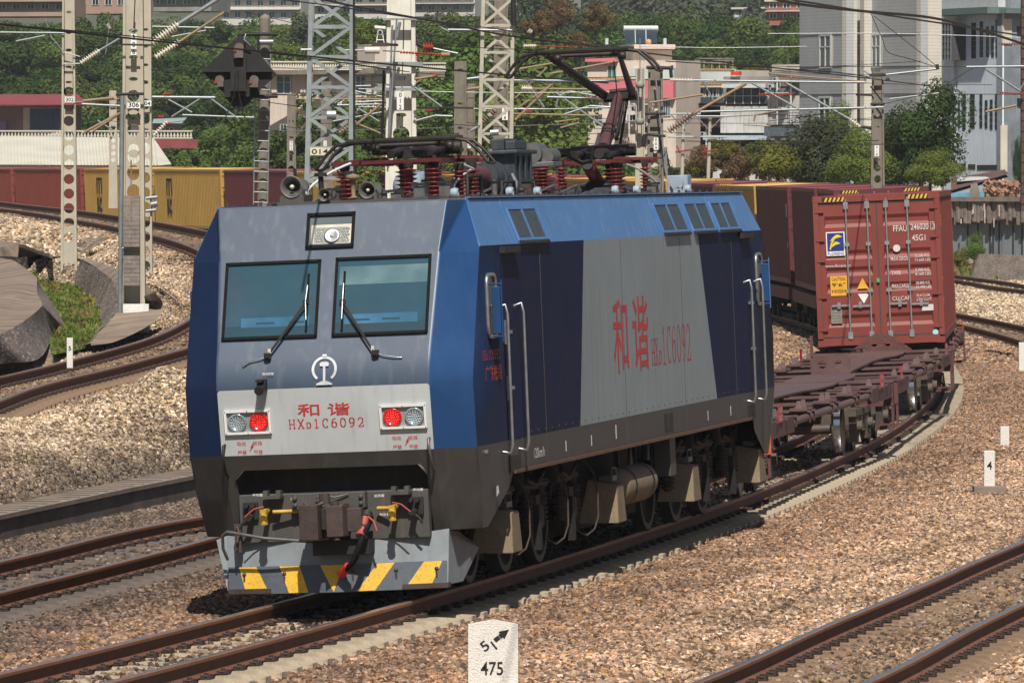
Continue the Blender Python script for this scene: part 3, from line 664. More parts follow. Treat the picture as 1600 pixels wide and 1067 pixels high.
# marker lamps
def marker(cv,order,lab):
    q=lambda v,w,l:fpt(v,w,l); fr=MB(); v0,v1,w0,w1=cv-.25,cv+.25,1.815,2.07
    for A,B,C,D in ((v0,w0,v1,w0+.025),(v0,w1-.025,v1,w1),(v0,w0+.025,v0+.025,w1-.025),(v1-.025,w0+.025,v1,w1-.025)):
        p=[fpt(A,B,.0),fpt(C,B,.0),fpt(C,D,.0),fpt(A,D,.0)]; o=[x-Vector((0,.035,0)) for x in p]; fr.hexa(p+o)
    for v in (v0+.012,cv,v1-.012):
        for w in (w0+.012,w1-.012): fr.lathe([(.007,0),(.005,.006),(0,.008)],fpt(v,w,.036),(0,-1,0),6,1)
    L=part('marker_lamp',fr,[M_WHITE,M_STEEL],LOCO,lab)
    b=MB(); b.poly([fpt(v0+.02,w0+.02,.004),fpt(v1-.02,w0+.02,.004),fpt(v1-.02,w1-.02,.004),fpt(v0+.02,w1-.02,.004)]); part('reflector_pan',b,mat('pan_grey',(.3,.31,.31),.45),L)
    for k,red in enumerate(order):
        c=cv+(-.117 if k==0 else .117); l=MB()
        l.lathe([(.1,0),(.098,.02),(.08,.022),(.075,.008),(0,.006)],fpt(c,1.94,.006),(0,-1,-.14),24,0)
        for r_,nn in ((.066,14),(.045,10),(.022,6),(0,1)):
            for j in range(nn):
                a=6.283*j/nn; l.lathe([(.0085,0),(.006,.009),(0,.012)],fpt(c+r_*math.cos(a),1.94+r_*math.sin(a),.014),(0,-1,0),6,1)
        part('red_lamp' if red else 'white_lamp',l,[M_RLENS if red else M_WLENS,M_RDOT if red else M_WDOT],L)
M_RLENS=mat('red_lens',(.5,.01,.01),.2,coat=.5,emit=(1,.03,.02,.1)); M_RDOT=mat('red_led',(.8,.05,.04),.2,emit=(1,.05,.04,.9))
M_WLENS=mat('white_lens',(.28,.33,.35),.2,.2,coat=.5); M_WDOT=mat('white_led',(.7,.78,.8),.1,.4)
marker(-.83,(0,1),'marker lamp with white lens left and red lens right'); marker(.84,(1,0),'marker lamp with red lens left and white lens right')
# wipers
def wiper(p,e,b0,b1,cab):
    a=MB(); P=lambda v,w,l=.06:fpt(v,w,l); up=Vector((.0,0,0))
    a.cyl(fpt(p[0],p[1],-.01),fpt(p[0],p[1],.09),.022,n=10); a.box(fpt(p[0],p[1]+.0,.05),(.07,.05,.06))
    sx=1 if e[0]>p[0] else -1
    a.tube([P(p[0],p[1],.08),P(e[0],e[1],.055)],.009,6); a.tube([P(p[0]+.035*sx,p[1]+.04,.07),P(e[0]+.01*sx,e[1]-.03,.055)],.009,6)
    a.box(P(p[0]+.025*sx,p[1]+.05,.085),(.03,.02,.05),1); a.box(P(e[0],e[1],.05),(.06,.03,.035))
    w=part('wiper',a,[M_BLACK,M_PORC],LOCO)
    bl=MB(); bl.tube([P(*b0,.03),P((b0[0]+b1[0])/2,(b0[1]+b1[1])/2,.05),P(*b1,.03)],.008,6); bl.tube([P(*b0,.022),P(*b1,.022)],.013,6); bl.tube([P(b0[0]*.8+b1[0]*.2,b0[1]*.8+b1[1]*.2,.05),P(e[0],e[1],.06),P(b0[0]*.2+b1[0]*.8,b0[1]*.2+b1[1]*.8,.05)],.008,6,1); part('wiper_blade',bl,[M_RUB,M_STEEL],w)
    c=MB(); c.tube([P(p[0],p[1],.03),P(p[0]+cab[0]*.3,p[1]-.03,.03),P(p[0]+cab[0]*.75,p[1]-.05,.03),P(p[0]+cab[0],p[1]+cab[1],.02)],.007,6); c.lathe([(.018,0),(.012,.02),(0,.022)],fpt(p[0]+cab[0],p[1]+cab[1],.0),(0,-1,0),8); part('wiper_hose',c,M_STEEL,w)
wiper((-.59,2.63),(-.215,3.18),(-.205,3.47),(-.20,2.87),(-.26,-.1)); wiper((.57,2.62),(.185,3.17),(.185,3.48),(.185,2.86),(.27,-.06))
# small camera / socket on the nose
m_=MB(); m_.box((-.64,ufront(2.3)-.05,2.33),(.09,.12,.12)); m_.cyl((-.64,-.06,2.32),(-.64,-.22,2.27),.045,.05,12); m_.box((-.64,-.12,2.375),(.07,.2,.02)); part('socket_box',m_,M_BLACK,LOCO)
# front grab rails, body corner rails
def grab(pts,r=.014,m=None,name='handrail'): 
    a=MB(); a.tube(pts,r,8); return part(name,a,m or M_STEEL,LOCO)
for s in (-1,1): grab([(s*1.1,ufront(1.71)+.01,1.71),(s*1.1,ufront(1.7)-.07,1.70),(s*1.11,ufront(1.55)-.09,1.55),(s*1.11,ufront(1.4)-.07,1.40),(s*1.11,ufront(1.38)+.01,1.37)],.015,M_BLACK if s<0 else M_HORN)
for s in (-1,1):
    for off in (0,1):
        f=(lambda u:u) if not off else (lambda u:LT-u)
        for u in (1.75,2.66):
            a=MB(); v=1.55
            a.tube([(s*v,f(u),3.02),(s*(v+.09),f(u),3.05),(s*(v+.11),f(u),2.95),(s*(v+.11),f(u),1.55),(s*(v+.09),f(u),1.46),(s*v,f(u),1.48)],.017,8)
            part('door_handrail',a,M_STEEL,LOCO)
        d=MB(); d.b2((s*1.548,f(2.08),1.6),(s*1.556,f(2.78),3.5)); D=part('side_door',d,P_NAVY,LOCO)
        h=MB(); 
        for w in (2.75,2.15): h.box((s*1.575,f(2.2),w),(.05,.22,.035)); h.box((s*1.57,f(2.1),w),(.03,.05,.26))
        part('door_hinge',h,M_STEEL,D) if False else None
        for w in (2.75,2.15):
            h=MB(); h.box((s*1.575,f(2.2),w),(.05,.22,.035)); h.box((s*1.57,f(2.1),w),(.03,.05,.26)); part('door_hinge',h,M_STEEL,D)
        g=MB(); g.b2((s*1.54,f(2.0),3.6),(s*1.62,f(2.86),3.67)); part('rain_gutter',g,M_BLACK,LOCO)
        st=MB(); st.b2((s*1.3,f(2.08),1.24),(s*1.56,f(2.7),1.42)); part('door_step',st,M_BLACK,LOCO)
        # cab side window with bright rounded frame
        cu,cw_,hu,hw=f(1.38),3.05,.24,.33; loop=[]
        for k in range(32):
            a_=6.283*k/32; e=.35; cx=math.copysign(abs(math.cos(a_))**e,math.cos(a_)); cz=math.copysign(abs(math.sin(a_))**e,math.sin(a_)); loop.append((s*1.565,cu+cx*hu,cw_+cz*hw))
        a=MB(); a.tube(loop+[loop[0]],.022,8); W=part('cab_window',a,M_STEEL,LOCO)
        g=MB(); g.poly([(s*1.558,p[1],p[2]) for p in (loop if (s>0)==(off==0) else reversed(loop))]); part('glass',g,G_DK,W)
        mr=MB(); mr.box((s*1.635,f(1.3),3.0),(.09,.05,.5)); mr.tube([(s*1.56,f(1.3),3.28),(s*1.7,f(1.3),3.28)],.012,6); mr.tube([(s*1.56,f(1.3),2.72),(s*1.7,f(1.3),2.72)],.012,6); mr.tube([(s*1.69,f(1.3),3.33),(s*1.69,f(1.3),2.66)],.012,6)
        part('mirror',mr,P_BLUE,LOCO,bevel=.01)
# roof edge strips and roof side louvres
for s in (-1,1):
    a=MB(); a.b2((s*1.33,1.35,4.2),(s*1.385,LT-1.35,4.215),0)
    for k in range(34):
        u=1.7+k*.53; a.cyl((s*1.345,u,4.21),(s*1.345,u,4.245 if k%3 else 4.26),.017,n=6,m=1)
    part('roof_edge_strip',a,[P_SKY,M_CPL],LOCO)
SL=Vector((-.19,0,.51)).normalized()
def spt(s,u,t,lift=0.): # t: 0 at w=3.69 .. 1 at the roof edge
    n=Vector((.51,0,.19)).normalized(); p=Vector((1.55-.19*t,u,3.69+.51*t))+n*lift; return Vector((s*p.x,p.y,p.z))
def louvre(s,u0,u1,t0=.06,t1=.78):
    a=MB(); t_=.035
    for (ua,ub) in ((u0,(u0+u1)/2),((u0+u1)/2,u1)):
        for A,B,C,D in ((ua,t0,ub,t0+.05),(ua,t1-.05,ub,t1),(ua,t0+.05,ua+.05,t1-.05),(ub-.05,t0+.05,ub,t1-.05)):
            p=[spt(s,A,B,.0),spt(s,C,B,.0),spt(s,C,D,.0),spt(s,A,D,.0)]; o=[spt(s,A,B,.015),spt(s,C,B,.015),spt(s,C,D,.015),spt(s,A,D,.015)]; a.hexa(p+o,0)
    L=part('roof_louvre',a,[P_SKY],LOCO)
    for (ua,ub) in ((u0,(u0+u1)/2),((u0+u1)/2,u1)):
        g=MB(); p=[spt(s,ua+.05,t0+.05,.003),spt(s,ub-.05,t0+.05,.003),spt(s,ub-.05,t1-.05,.003),spt(s,ua+.05,t1-.05,.003)]; g.poly(p if s>0 else p[::-1])
        for k in range(9):
            uu=ua+.08+(ub-ua-.16)*k/8; g.hexa([spt(s,uu-.012,t0+.05,.003),spt(s,uu+.012,t0+.05,.003),spt(s,uu+.012,t1-.05,.003),spt(s,uu-.012,t1-.05,.003)]+[spt(s,uu-.012,t0+.05,.012),spt(s,uu+.012,t0+.05,.012),spt(s,uu+.012,t1-.05,.012),spt(s,uu-.012,t1-.05,.012)])
        part('grille',g,mat('grille',(.045,.06,.075),.5,var=.2,scale=10) if 'grille' not in bpy.data.materials else bpy.data.materials['grille'],L)
    b=MB(); b.hexa([spt(s,u0,-.02,0),spt(s,u1,-.02,0),spt(s,u1,.05,0),spt(s,u0,.05,0),spt(s,u0,-.02,.03),spt(s,u1,-.02,.03),spt(s,u1,.05,.03),spt(s,u0,.05,.03)])
    for k in range(9): b.lathe([(.014,0),(.01,.012),(0,.014)],spt(s,u0+.1+k*(u1-u0-.2)/8,.015,.03),(s*.9,0,.3),6)
    part('louvre_sill',b,M_BLACK,L)
for s in (-1,1):
    for u0,u1 in ((3.2,4.85),(12.55,14.4),(14.75,16.5),(16.8,18.4)): louvre(s,u0,u1)
    # panel seams on the slant
    for u in (3.0,5.0,12.4,14.55,16.65,18.55):
        a=MB(); p=[spt(s,u-.012,.0,0),spt(s,u+.012,.0,0),spt(s,u+.012,1,0),spt(s,u-.012,1,0)]; a.hexa(p+[spt(s,u-.012,.0,.006),spt(s,u+.012,.0,.006),spt(s,u+.012,1,.006),spt(s,u-.012,1,.006)]); part('panel_seam',a,P_SKY,LOCO)
# sheet seams and small fastenings along the side
for s in (-1,1):
    a=MB()
    for u in (4.3,9.4,13.6,17.6): a.b2((s*1.549,u-.006,1.27),(s*1.5535,u+.006,3.66))
    for k in range(40): u=2.6+k*.41; a.lathe([(.012,0),(.009,.006),(0,.007)],(s*1.55,u,1.64),(s,0,0),6)
    part('side_seams',a,P_DKG,LOCO)
# side lettering
tx=MB(); RT=Vector((0,1,0)); UPZ=Vector((0,0,1)); sx=1.5525
put_text(tx,'和',(sx,8.7,2.11),RT,UPZ,.98,.87,weight=.006); put_text(tx,'谐',(sx,10.02,2.11),RT,UPZ,1.08,.88,weight=.006)
put_strokes(tx,'HX',(sx,11.28,2.15),RT,UPZ,.22,.30,.03,gap=.12); put_strokes(tx,'D',(sx,11.80,2.15),RT,UPZ,.17,.15,.025); put_strokes(tx,'1C6092',(sx,12.02,2.14),RT,UPZ,.30,.44,.032,gap=.2)
part('red_side_lettering',tx,bpy.data.materials['lettering_red'],LOCO)
tx=MB(); put_strokes(tx,'HXd1C6092',(sx,.85,2.48),RT,UPZ,.085,.1,.016,gap=.3); put_text(tx,'广铁株段',(sx,.95,2.25),RT,UPZ,.92,.17,weight=.006); part('red_cab_lettering',tx,bpy.data.materials['lettering_red'],LOCO)
tx=MB(); put_text(tx,'120km/h',(sx,3.5,1.34),RT,UPZ,.62,.11,weight=.004); put_text(tx,'广铁集团',(sx,.62,1.5),RT,UPZ,.3,.04,weight=.006)
for u in (5.4,7.0,15.2,17.0): tx.b2((sx,u,1.34),(sx+.002,u+.03,1.46))
for u in (8.6,12.0,12.2,12.55): tx.b2((sx,u,1.36),(sx+.002,u+.05,1.52)) if u<9 else None
tx.poly([(sx,1.28,1.02),(sx,1.44,1.06),(sx,1.40,1.14),(sx,1.30,1.13)])
part('white_side_marks',tx,M_WHITE,LOCO)
for s in (1,-1):
    a=MB()
    for k in range(4): a.b2((s*1.552,12.0+.16*k,1.33),(s*1.556,12.1+.16*k,1.53)) if k!=1 else a.b2((s*1.552,12.0+.16*k,1.33),(s*1.556,12.04+.16*k,1.53))
    a.b2((s*1.5505,12.0,1.30),(s*1.553,12.6,1.335)); part('vent_plate',a,M_BLACK,LOCO)
    a=MB(); a.b2((s*1.52,2.3,1.225),(s*1.575,LT-2.3,1.262)); part('sill_strip',a,mat('rust_edge',(.13,.065,.035),.8,var=.3,scale=4) if s>0 else bpy.data.materials['rust_edge'],LOCO)
M_RED2=mat('dull_red',(.33,.05,.035),.6,var=.3,scale=15)
# ------------------------------------------------------------------ buffer beam, coupler, hoses, plough
a=MB(); a.b2((-1.02,.28,.66),(1.02,.42,1.17),0); part('buffer_beam',a,P_DKG,LOCO,bevel=.01)
a=MB(); a.b2((-.42,.14,1.0),(.37,.28,1.17),0)
for v in (-.38,.33):
    for w in (1.05,1.12): a.lathe([(.025,0),(.025,.03),(0,.03)],(v,.14,w),(0,-1,0),6)
part('coupler_carrier',a,M_DKC if 'M_DKC' in globals() else P_DKG,LOCO,bevel=.008)
a=MB(); a.M=Matrix.Translation((0,0,-.03))@Matrix.Diagonal((1.22,1.1,1.12,1))@Matrix.Translation((0,0,-.06)); a.cyl((0,.9,.86),(0,.1,.86),.12,.12,8); a.box((-.01,.02,.88),(.34,.34,.30)); a.hexa([(-.19,-.34,.71),(-.02,-.38,.71),(-.02,-.1,.71),(-.19,-.1,.71),(-.19,-.34,1.04),(-.02,-.38,1.04),(-.02,-.1,1.04),(-.19,-.1,1.04)])
a.hexa([(.04,-.30,.73),(.17,-.22,.73),(.2,-.05,.73),(.06,-.05,.73),(.04,-.30,1.02),(.17,-.22,1.02),(.2,-.05,1.02),(.06,-.05,1.02)]); a.box((.24,-.05,.88),(.14,.12,.22)); a.cyl((.1,-.2,.70),(.1,-.2,1.06),.04,n=10); a.cyl((-.02,-.02,1.03),(-.02,-.02,1.13),.05,n=8)
a.box((.03,-.12,.9),(.08,.3,.2),1); a.box((.1,.15,.62),(.5,.3,.14),1); a.tube([(-.16,-.2,1.05),(-.1,-.25,1.0),(.0,-.2,1.05)],.02,6)  # black boxes put the shade in and under the knuckle into colour
part('coupler',a,[M_CPL,M_BLACK],LOCO,bevel=.025)
a=MB(); a.tube([(-.15,.1,1.12),(-.05,.06,1.16),(.05,.1,1.12),(.2,.12,1.15)],.008,6); a.tube([(-1.15,.2,.5),(-1.17,.1,.62),(-1.16,.05,.76),(-1.1,.02,.80),(-.7,.0,.72),(-.3,-.02,.68),(0,-.02,.70)],.017,8); part('uncoupling_lever',a,M_HORN,LOCO)
for s in (-1,1):
    v=s*.69; a=MB(); a.cyl((v,.28,1.02),(v,.0,.97),.028,n=10); a.cyl((v,.06,1.0),(v,-.05,.93),.034,.042,12); a.cyl((v,.01,.97),(v,.0,.87),.032,.036,n=10); a.box((v,.0,1.0),(.07,.07,.04)); a.cyl((v,-.01,.88),(v,-.01,.86),.042,n=10); A=part('air_cock',a,M_BRASS,LOCO)
    h=MB(); h.tube([(v,.0,1.05),(v+s*.1,-.03,1.03),(v+s*.2,-.04,.95)],.009,6); part('cock_handle',h,M_RED2,A)
    b=MB(); b.box((v+.06,.18,1.14),(.2,.2,.03)); b.box((v-.02,.24,1.16),(.05,.12,.1)); b.box((v+.12,.24,1.16),(.05,.12,.1)); part('cock_bracket',b,P_DKG,LOCO)
    p=MB(); q=-1 if s<0 else -1; p.tube([(v+ (.06 if s<0 else -.06),.15,.985),(v+(.34 if s<0 else -.2),.2,.985)],.022,8); part('yellow_pipe',p,mat('pipe_yellow',(.5,.3,.06),.6,var=.3,scale=9) if s<0 else bpy.data.materials['pipe_yellow'],LOCO)
    b=MB(); b.cyl((s*.88,.28,.95),(s*.88,.1,.93),.035,n=8); b.cyl((s*.92,.28,1.06),(s*.92,.16,1.06),.025,n=8); b.cyl((s*.85,.28,1.06),(s*.85,.16,1.06),.025,n=8); b.tube([(s*.88,.14,.93),(s*.95,.1,.88),(s*.98,.12,.82)],.014,6); b.box((s*.89,.25,1.0),(.16,.04,.18)); part('jumper_socket',b,M_BLACK,LOCO)
b=MB(); b.box((-1.03,.24,.72),(.07,.08,.3)); b.tube([(-1.03,.18,.85),(-1.0,.12,.8),(-1.03,.12,.6)],.012,6); part('side_bracket',b,M_CPL,LOCO)
a=MB(); a.tube([(.42,.15,.90),(.44,.0,.86),(.40,-.12,.74),(.35,-.16,.6),(.28,-.14,.45),(.2,-.05,.38),(.12,.1,.33)],.034,10); H=part('brake_hose',a,M_RUB,LOCO)
a=MB(); a.cyl((.40,.02,.92),(.37,-.10,.74),.052,.048,12,0); a.tube([(.42,-.02,.92),(.50,-.06,.86),(.53,-.08,.76)],.013,6,0); a.cyl((.37,-.10,.74),(.365,-.13,.71),.055,n=12,m=0); a.cyl((.41,.04,.95),(.405,.0,.90),.062,n=10,m=1); a.cyl((.39,-.05,.82),(.385,-.06,.80),.056,n=12,m=1); part('hose_head',a,[M_RED2,M_BLACK],H)
a=MB(); a.cyl((.1,.08,.31),(.2,-.04,.40),.045,n=10); part('hose_coupling',a,M_RED,H)
# plough: shallow V, grey above, slanted yellow stripes below
def pl(v,w,lift=0.):  # front surface of the plough
    u=.12+abs(v)*.16+(w-.12)*.18; return Vector((v,u-lift,w))
a=MB()
for s in (-1,1):
    F_=[pl(0,.12),pl(s*1.18,.12),pl(s*1.2,.74),pl(s*.5,.66),pl(0,.62)]
    a.add(F_ if s>0 else F_[::-1],[tuple(range(5))],0); B_=[p+Vector((0,.03,0)) for p in F_]; a.add(B_[::-1] if s>0 else B_,[tuple(range(5))],0)
    # side wing
    W_=[pl(s*1.2,.74),pl(s*1.18,.12),Vector((s*1.36,.75,.12)),Vector((s*1.52,.9,.42)),Vector((s*1.5,.62,.62)),Vector((s*1.3,.35,.74))]
    W2=[pl(s*1.2,.74),pl(s*1.19,.16),Vector((s*1.24,.85,.16)),Vector((s*1.38,1.1,.50)),Vector((s*1.31,.4,.70))]
    a.add(W2 if s>0 else W2[::-1],[(0,1,2),(0,2,3),(0,3,4)],0); a.add([p+Vector((-s*.03,.03,0)) for p in (W2[::-1] if s>0 else W2)],[(4,3,2),(4,2,1),(4,1,0)],0)
    a.add([W2[4],W2[3],Vector((s*1.2,1.0,.6))] if s>0 else [Vector((s*1.2,1.0,.6)),W2[3],W2[4]],[(0,1,2)],0)
PLW=part('plough',a,M_PLOW,LOCO)
a=MB()
for s in (-1,1):
    base=[pl(0,.125,.012),pl(s*1.18,.125,.012),pl(s*1.18,.41,.012),pl(0,.41,.012)]
    a.add(base if s>0 else base[::-1],[(0,1,2,3)],0)
    for q in ([(.455,.635,.43,.24),(.94,1.13,1.0,.735),(0,.11,0,0)] if s>0 else [(.865,1.06,.98,.72),(.38,.605,.50,.28),(0,.15,.0,0)]):
        t0,t1,b1,b0=q
        P=[pl(s*b0,.127,.015),pl(s*b1,.127,.015),pl(s*t1,.408,.015),pl(s*t0,.408,.015)]
        if b0==b1: P=P[1:] if True else P
        if s<0: P=P[::-1]
        a.add(P,[tuple(range(len(P)))],1)
    # top and bottom edges of the plate
    a.add([pl(0,.41,.012),pl(s*1.17,.41,.012),pl(s*1.17,.41,0),pl(0,.41,0)] if s>0 else [pl(0,.41,0),pl(s*1.17,.41,0),pl(s*1.17,.41,.012),pl(0,.41,.012)],[(0,1,2,3)],0)
for v in (-1.0,-.55,.2,.65,1.07): a.lathe([(.022,0),(.022,.012),(.012,.02),(0,.022)],pl(v,.33,.012),(0,-1,0),8,2); a.box(pl(v,.265,.014),(.02,.008,.09),2)
part('warning_plate',a,[M_STB,M_YEL,M_CPL],PLW)
for v0,v1 in ((-1.17,-.7),(.72,1.2)): 
    a=MB(); p0=pl(v0,.15);p1=pl(v1,.15); a.hexa([p0+Vector((0,-.05,-.02)),p1+Vector((0,-.05,-.02)),p1+Vector((0,.1,-.02)),p0+Vector((0,.1,-.02)),p0+Vector((0,-.05,.03)),p1+Vector((0,-.05,.03)),p1+Vector((0,.1,.03)),p0+Vector((0,.1,.03))]); part('plough_lip',a,M_CPL,PLW)
# ------------------------------------------------------------------ running gear
M_SPR=mat('spring_brown',(.055,.036,.026),.8,var=.5,scale=6,bump=.2)
def wheelset(u,r=.625,name='wheelset',parent=None,rim=None):
    a=MB()
    for s in (-1,1):
        prof=[(.0,-.06),(r*.32,-.07),(r*.34,.0),(r*.8,-.01),(r*.84,.03),(r*.97,.035),(r,.03),(r,-.07),(r+.028,-.085),(r+.02,-.105),(r*.84,-.105),(r*.8,-.05),(0,-.04)]
        a.lathe([(p[0],p[1]) for p in prof],(s*.79,u,r),(s,0,0),28,0)
        a.lathe([(r*.86,.034),(r*.97,.037)],(s*.79,u,r),(s,0,0),28,1)
    a.cyl((-.8,u,r),(.8,u,r),.09,n=12,m=0); return part(name,a,[M_DARK,rim or M_WHL],parent)
def loco_bogie(us):
    c=sum(us)/3; B=thing('bogie',None,None); B.parent=LOCO
    del_=MB()
    for s in (-1,1):
        f=MB(); f.b2((s*.92,us[0]-.75,.72),(s*1.02,us[2]+.75,.95)); 
        for u in us:
            f.box((s*1.0,u,.625),(.14,.42,.3)); f.cyl((s*1.06,u,.625),(s*1.11,u,.625),.13,.11,12)
            for q in (-.38,.38): f.cyl((s*.99,u+q,.62),(s*.99,u+q,.9),.1,n=10); f.tube([(s*1.05,u+q*1.1,.5),(s*1.05,u+q,1.1)],.03,6)
        for u in ((us[0]+us[1])/2,(us[1]+us[2])/2):
            f.cyl((s*1.15,u,.95),(s*1.15,u,1.3),.12,n=10); f.box((s*1.40,u,.55),(.07,.14,.5)); f.tube([(s*1.18,u-.2,.8),(s*1.2,u+.1,1.2)],.035,8)
        part('bogie_frame',f,M_DARK,B)
        g=MB()
        for u in us:
            for q in (-.42,.42):
                for k in range(7): g.lathe([(.075,-.018),(.095,0),(.075,.018)],(s*1.16,u+q,.55+k*.052),(0,0,1),10)
                g.cyl((s*1.16,u+q,.5),(s*1.16,u+q,.95),.05,n=8)
            g.cyl((s*1.12,u,.625),(s*1.26,u,.625),.15,.13,14); g.box((s*1.17,u,.80),(.1,.26,.12)); g.tube([(s*1.2,u-.5,1.05),(s*1.22,u-.1,.98),(s*1.2,u+.5,1.1)],.022,6)
        g.tube([(s*1.16,us[0]-.7,.98),(s*1.16,us[2]+.7,.98)],.03,6); g.b2((s*1.1,us[0]-.6,.93),(s*1.17,us[2]+.6,1.02)); part('primary_springs',g,M_SPR,B)
    for u in us: wheelset(u,.625,'wheelset',B)
    m=MB(); m.b2((-.68,us[0]-.95,.2),(.68,us[2]+.95,1.15)); part('traction_gear',m,M_DARK,B)
    return B
loco_bogie((3.3,5.35,7.4)); loco_bogie((14.7,16.8,18.9))
def sandbox(u,L=.55,v=1.49):
    for s in (-1,1):
        a=MB(); x1=s*v; x0=s*(v-.36); 
        a.hexa([(s*(v-.46),u-.10,.38),(x1,u,.36),(x1,u+L,.36),(s*(v-.46),u+L,.38),(x0,u+.04,.88),(s*(v-.02),u+.1,.80),(s*(v-.02),u+L-.04,.80),(x0,u+L,.88)]); 
        A=part('sand_box',a,M_TAN,LOCO,bevel=.012); b=MB(); b.box((s*(v-.16),u+.3,.88),(.16,.3,.06)); b.tube([(s*(v-.1),u+.12,.9),(s*(v-.1),u+.2,1.0),(s*(v-.1),u+.45,1.0),(s*(v-.1),u+.5,.9)],.012,6); part('box_lid',b,M_HORN,A)
for u in (2.4,8.9,14.3,19.6): sandbox(u)
for s in (-1,1):
    a=MB(); a.lathe([(0,-1.15),(.14,-1.12),(.22,-1.02),(.235,-.9),(.235,.9),(.22,1.02),(.14,1.12),(0,1.15)],(s*1.26,10.75,.74),(0,1,0),20,0); T_=part('air_reservoir',a,M_TAN,LOCO)
    b=MB()
    for u in (10.2,11.4):
        b.lathe([(.245,-.03),(.248,0),(.245,.03)],(s*1.26,u,.74),(0,1,0),20,0); b.b2((s*1.23,u-.03,.9),(s*1.29,u+.03,1.25),0); b.hexa([(s*1.40,u-.1,1.0),(s*1.40,u+.1,1.0),(s*1.44,u+.1,1.0),(s*1.44,u-.1,1.0),(s*1.40,u-.02,1.2),(s*1.40,u+.02,1.2),(s*1.44,u+.02,1.2),(s*1.44,u-.02,1.2)])
    part('tank_strap',b,M_BLACK,T_)
    b=MB(); b.b2((s*1.3,12.6,.75),(s*1.5,13.0,1.24)); part('junction_box',b,M_DKB if 'M_DKB' in globals() else P_DKG,LOCO,bevel=.01)
    for u,w0 in ((3.4,.95),(5.7,1.0),(7.6,1.0)):
        h=MB(); h.tube([(s*1.3,u,1.22),(s*1.44,u+.08,1.0),(s*1.47,u+.12,.75),(s*1.47,u+.1,.5),(s*1.44,u-.02,.36),(s*1.38,u-.2,.30),(s*1.28,u-.36,.38)],.012,8); part('cable_hose',h,M_SPR,LOCO)
b=MB(); b.b2((-1.0,8.6,.3),(.9,13.4,1.2)); part('transformer_tank',b,M_DARK,LOCO)
# ------------------------------------------------------------------ roof equipment of the locomotive
def insul(v,u,w0,w1,r=.1,m=None,n=None,parent=None,ax=None,top=True):
    a=MB(); h=w1-w0 if ax is None else 0; p0=Vector((v,u,w0)); p1=Vector((v,u,w1)) if ax is None else Vector(ax); d=p1-p0; L=d.length; n=n or max(4,int(L/.05)); pr=[(r*.45,0)]
    for k in range(n):
        z=L*(.06+.88*k/n); dz=L*.88/n; pr+=[(r*.45,z),(r,z+dz*.35),(r*.98,z+dz*.45),(r*.45,z+dz*.6)]
    pr+=[(r*.45,L)]; a.lathe(pr,p0,d,16,0)
    a.cyl(p0-d.normalized()*.02,p0+d.normalized()*.03,r*.8,n=12,m=1)
    if top: a.cyl(p1-d.normalized()*.02,p1+d.normalized()*.05,r*.55,n=12,m=1)
    return part('insulator',a,[m or M_INS,M_BLACK],parent or LOCO)
def horn(v,u,w,L,r):
    a=MB(); a.lathe([(r*.25,.0+L),(r*.3,L*.6),(r*.55,L*.25),(r*.85,.04),(r,0),(r*1.02,-.01),(r*.9,.0),(r*.5,L*.25),(r*.2,L*.5),(0,L*.5)],(v,u,w),(0,1,0),20,0); a.cyl((v,u+L,w),(v,u+L+.12,w),r*.75,r*.7,14); a.lathe([(r*.22,.02),(r*.18,-.0),(0,-.01)],(v,u+.02,w),(0,1,0),10,1); a.box((v,u+L*.7,w-r*.9),(r*1.2,.16,r*1.3),0)
    part('horn',a,[M_HORN,M_PORC],LOCO)
horn(-.60,1.55,4.40,.42,.118); horn(-.22,1.45,4.30,.3,.068); horn(.24,1.5,4.33,.42,.09)
a=MB(); a.b2((-.75,1.5,4.2),(.9,2.1,4.235)); a.box((-.6,1.75,4.26),(.26,.4,.1)); part('roof_deck_plate',a,P_DKG,LOCO)
a=MB(); a.lathe([(0,.02),(.07,.0),(.085,-.03),(.03,-.05),(.02,-.22),(.05,-.24)],(-.02,2.0,4.5),(0,0,1),14); part('antenna',a,M_TAN,LOCO)
a=MB(); a.tube([(-.35,1.9,4.25),(-.35,1.9,4.55)],.03,8); a.cyl((-.35,1.9,4.5),(-.35,1.9,4.54),.07,n=12); a.tube([(-.7,2.2,4.2),(-.7,2.2,4.6)],.02,6); part('roof_post',a,M_BLACK,LOCO)
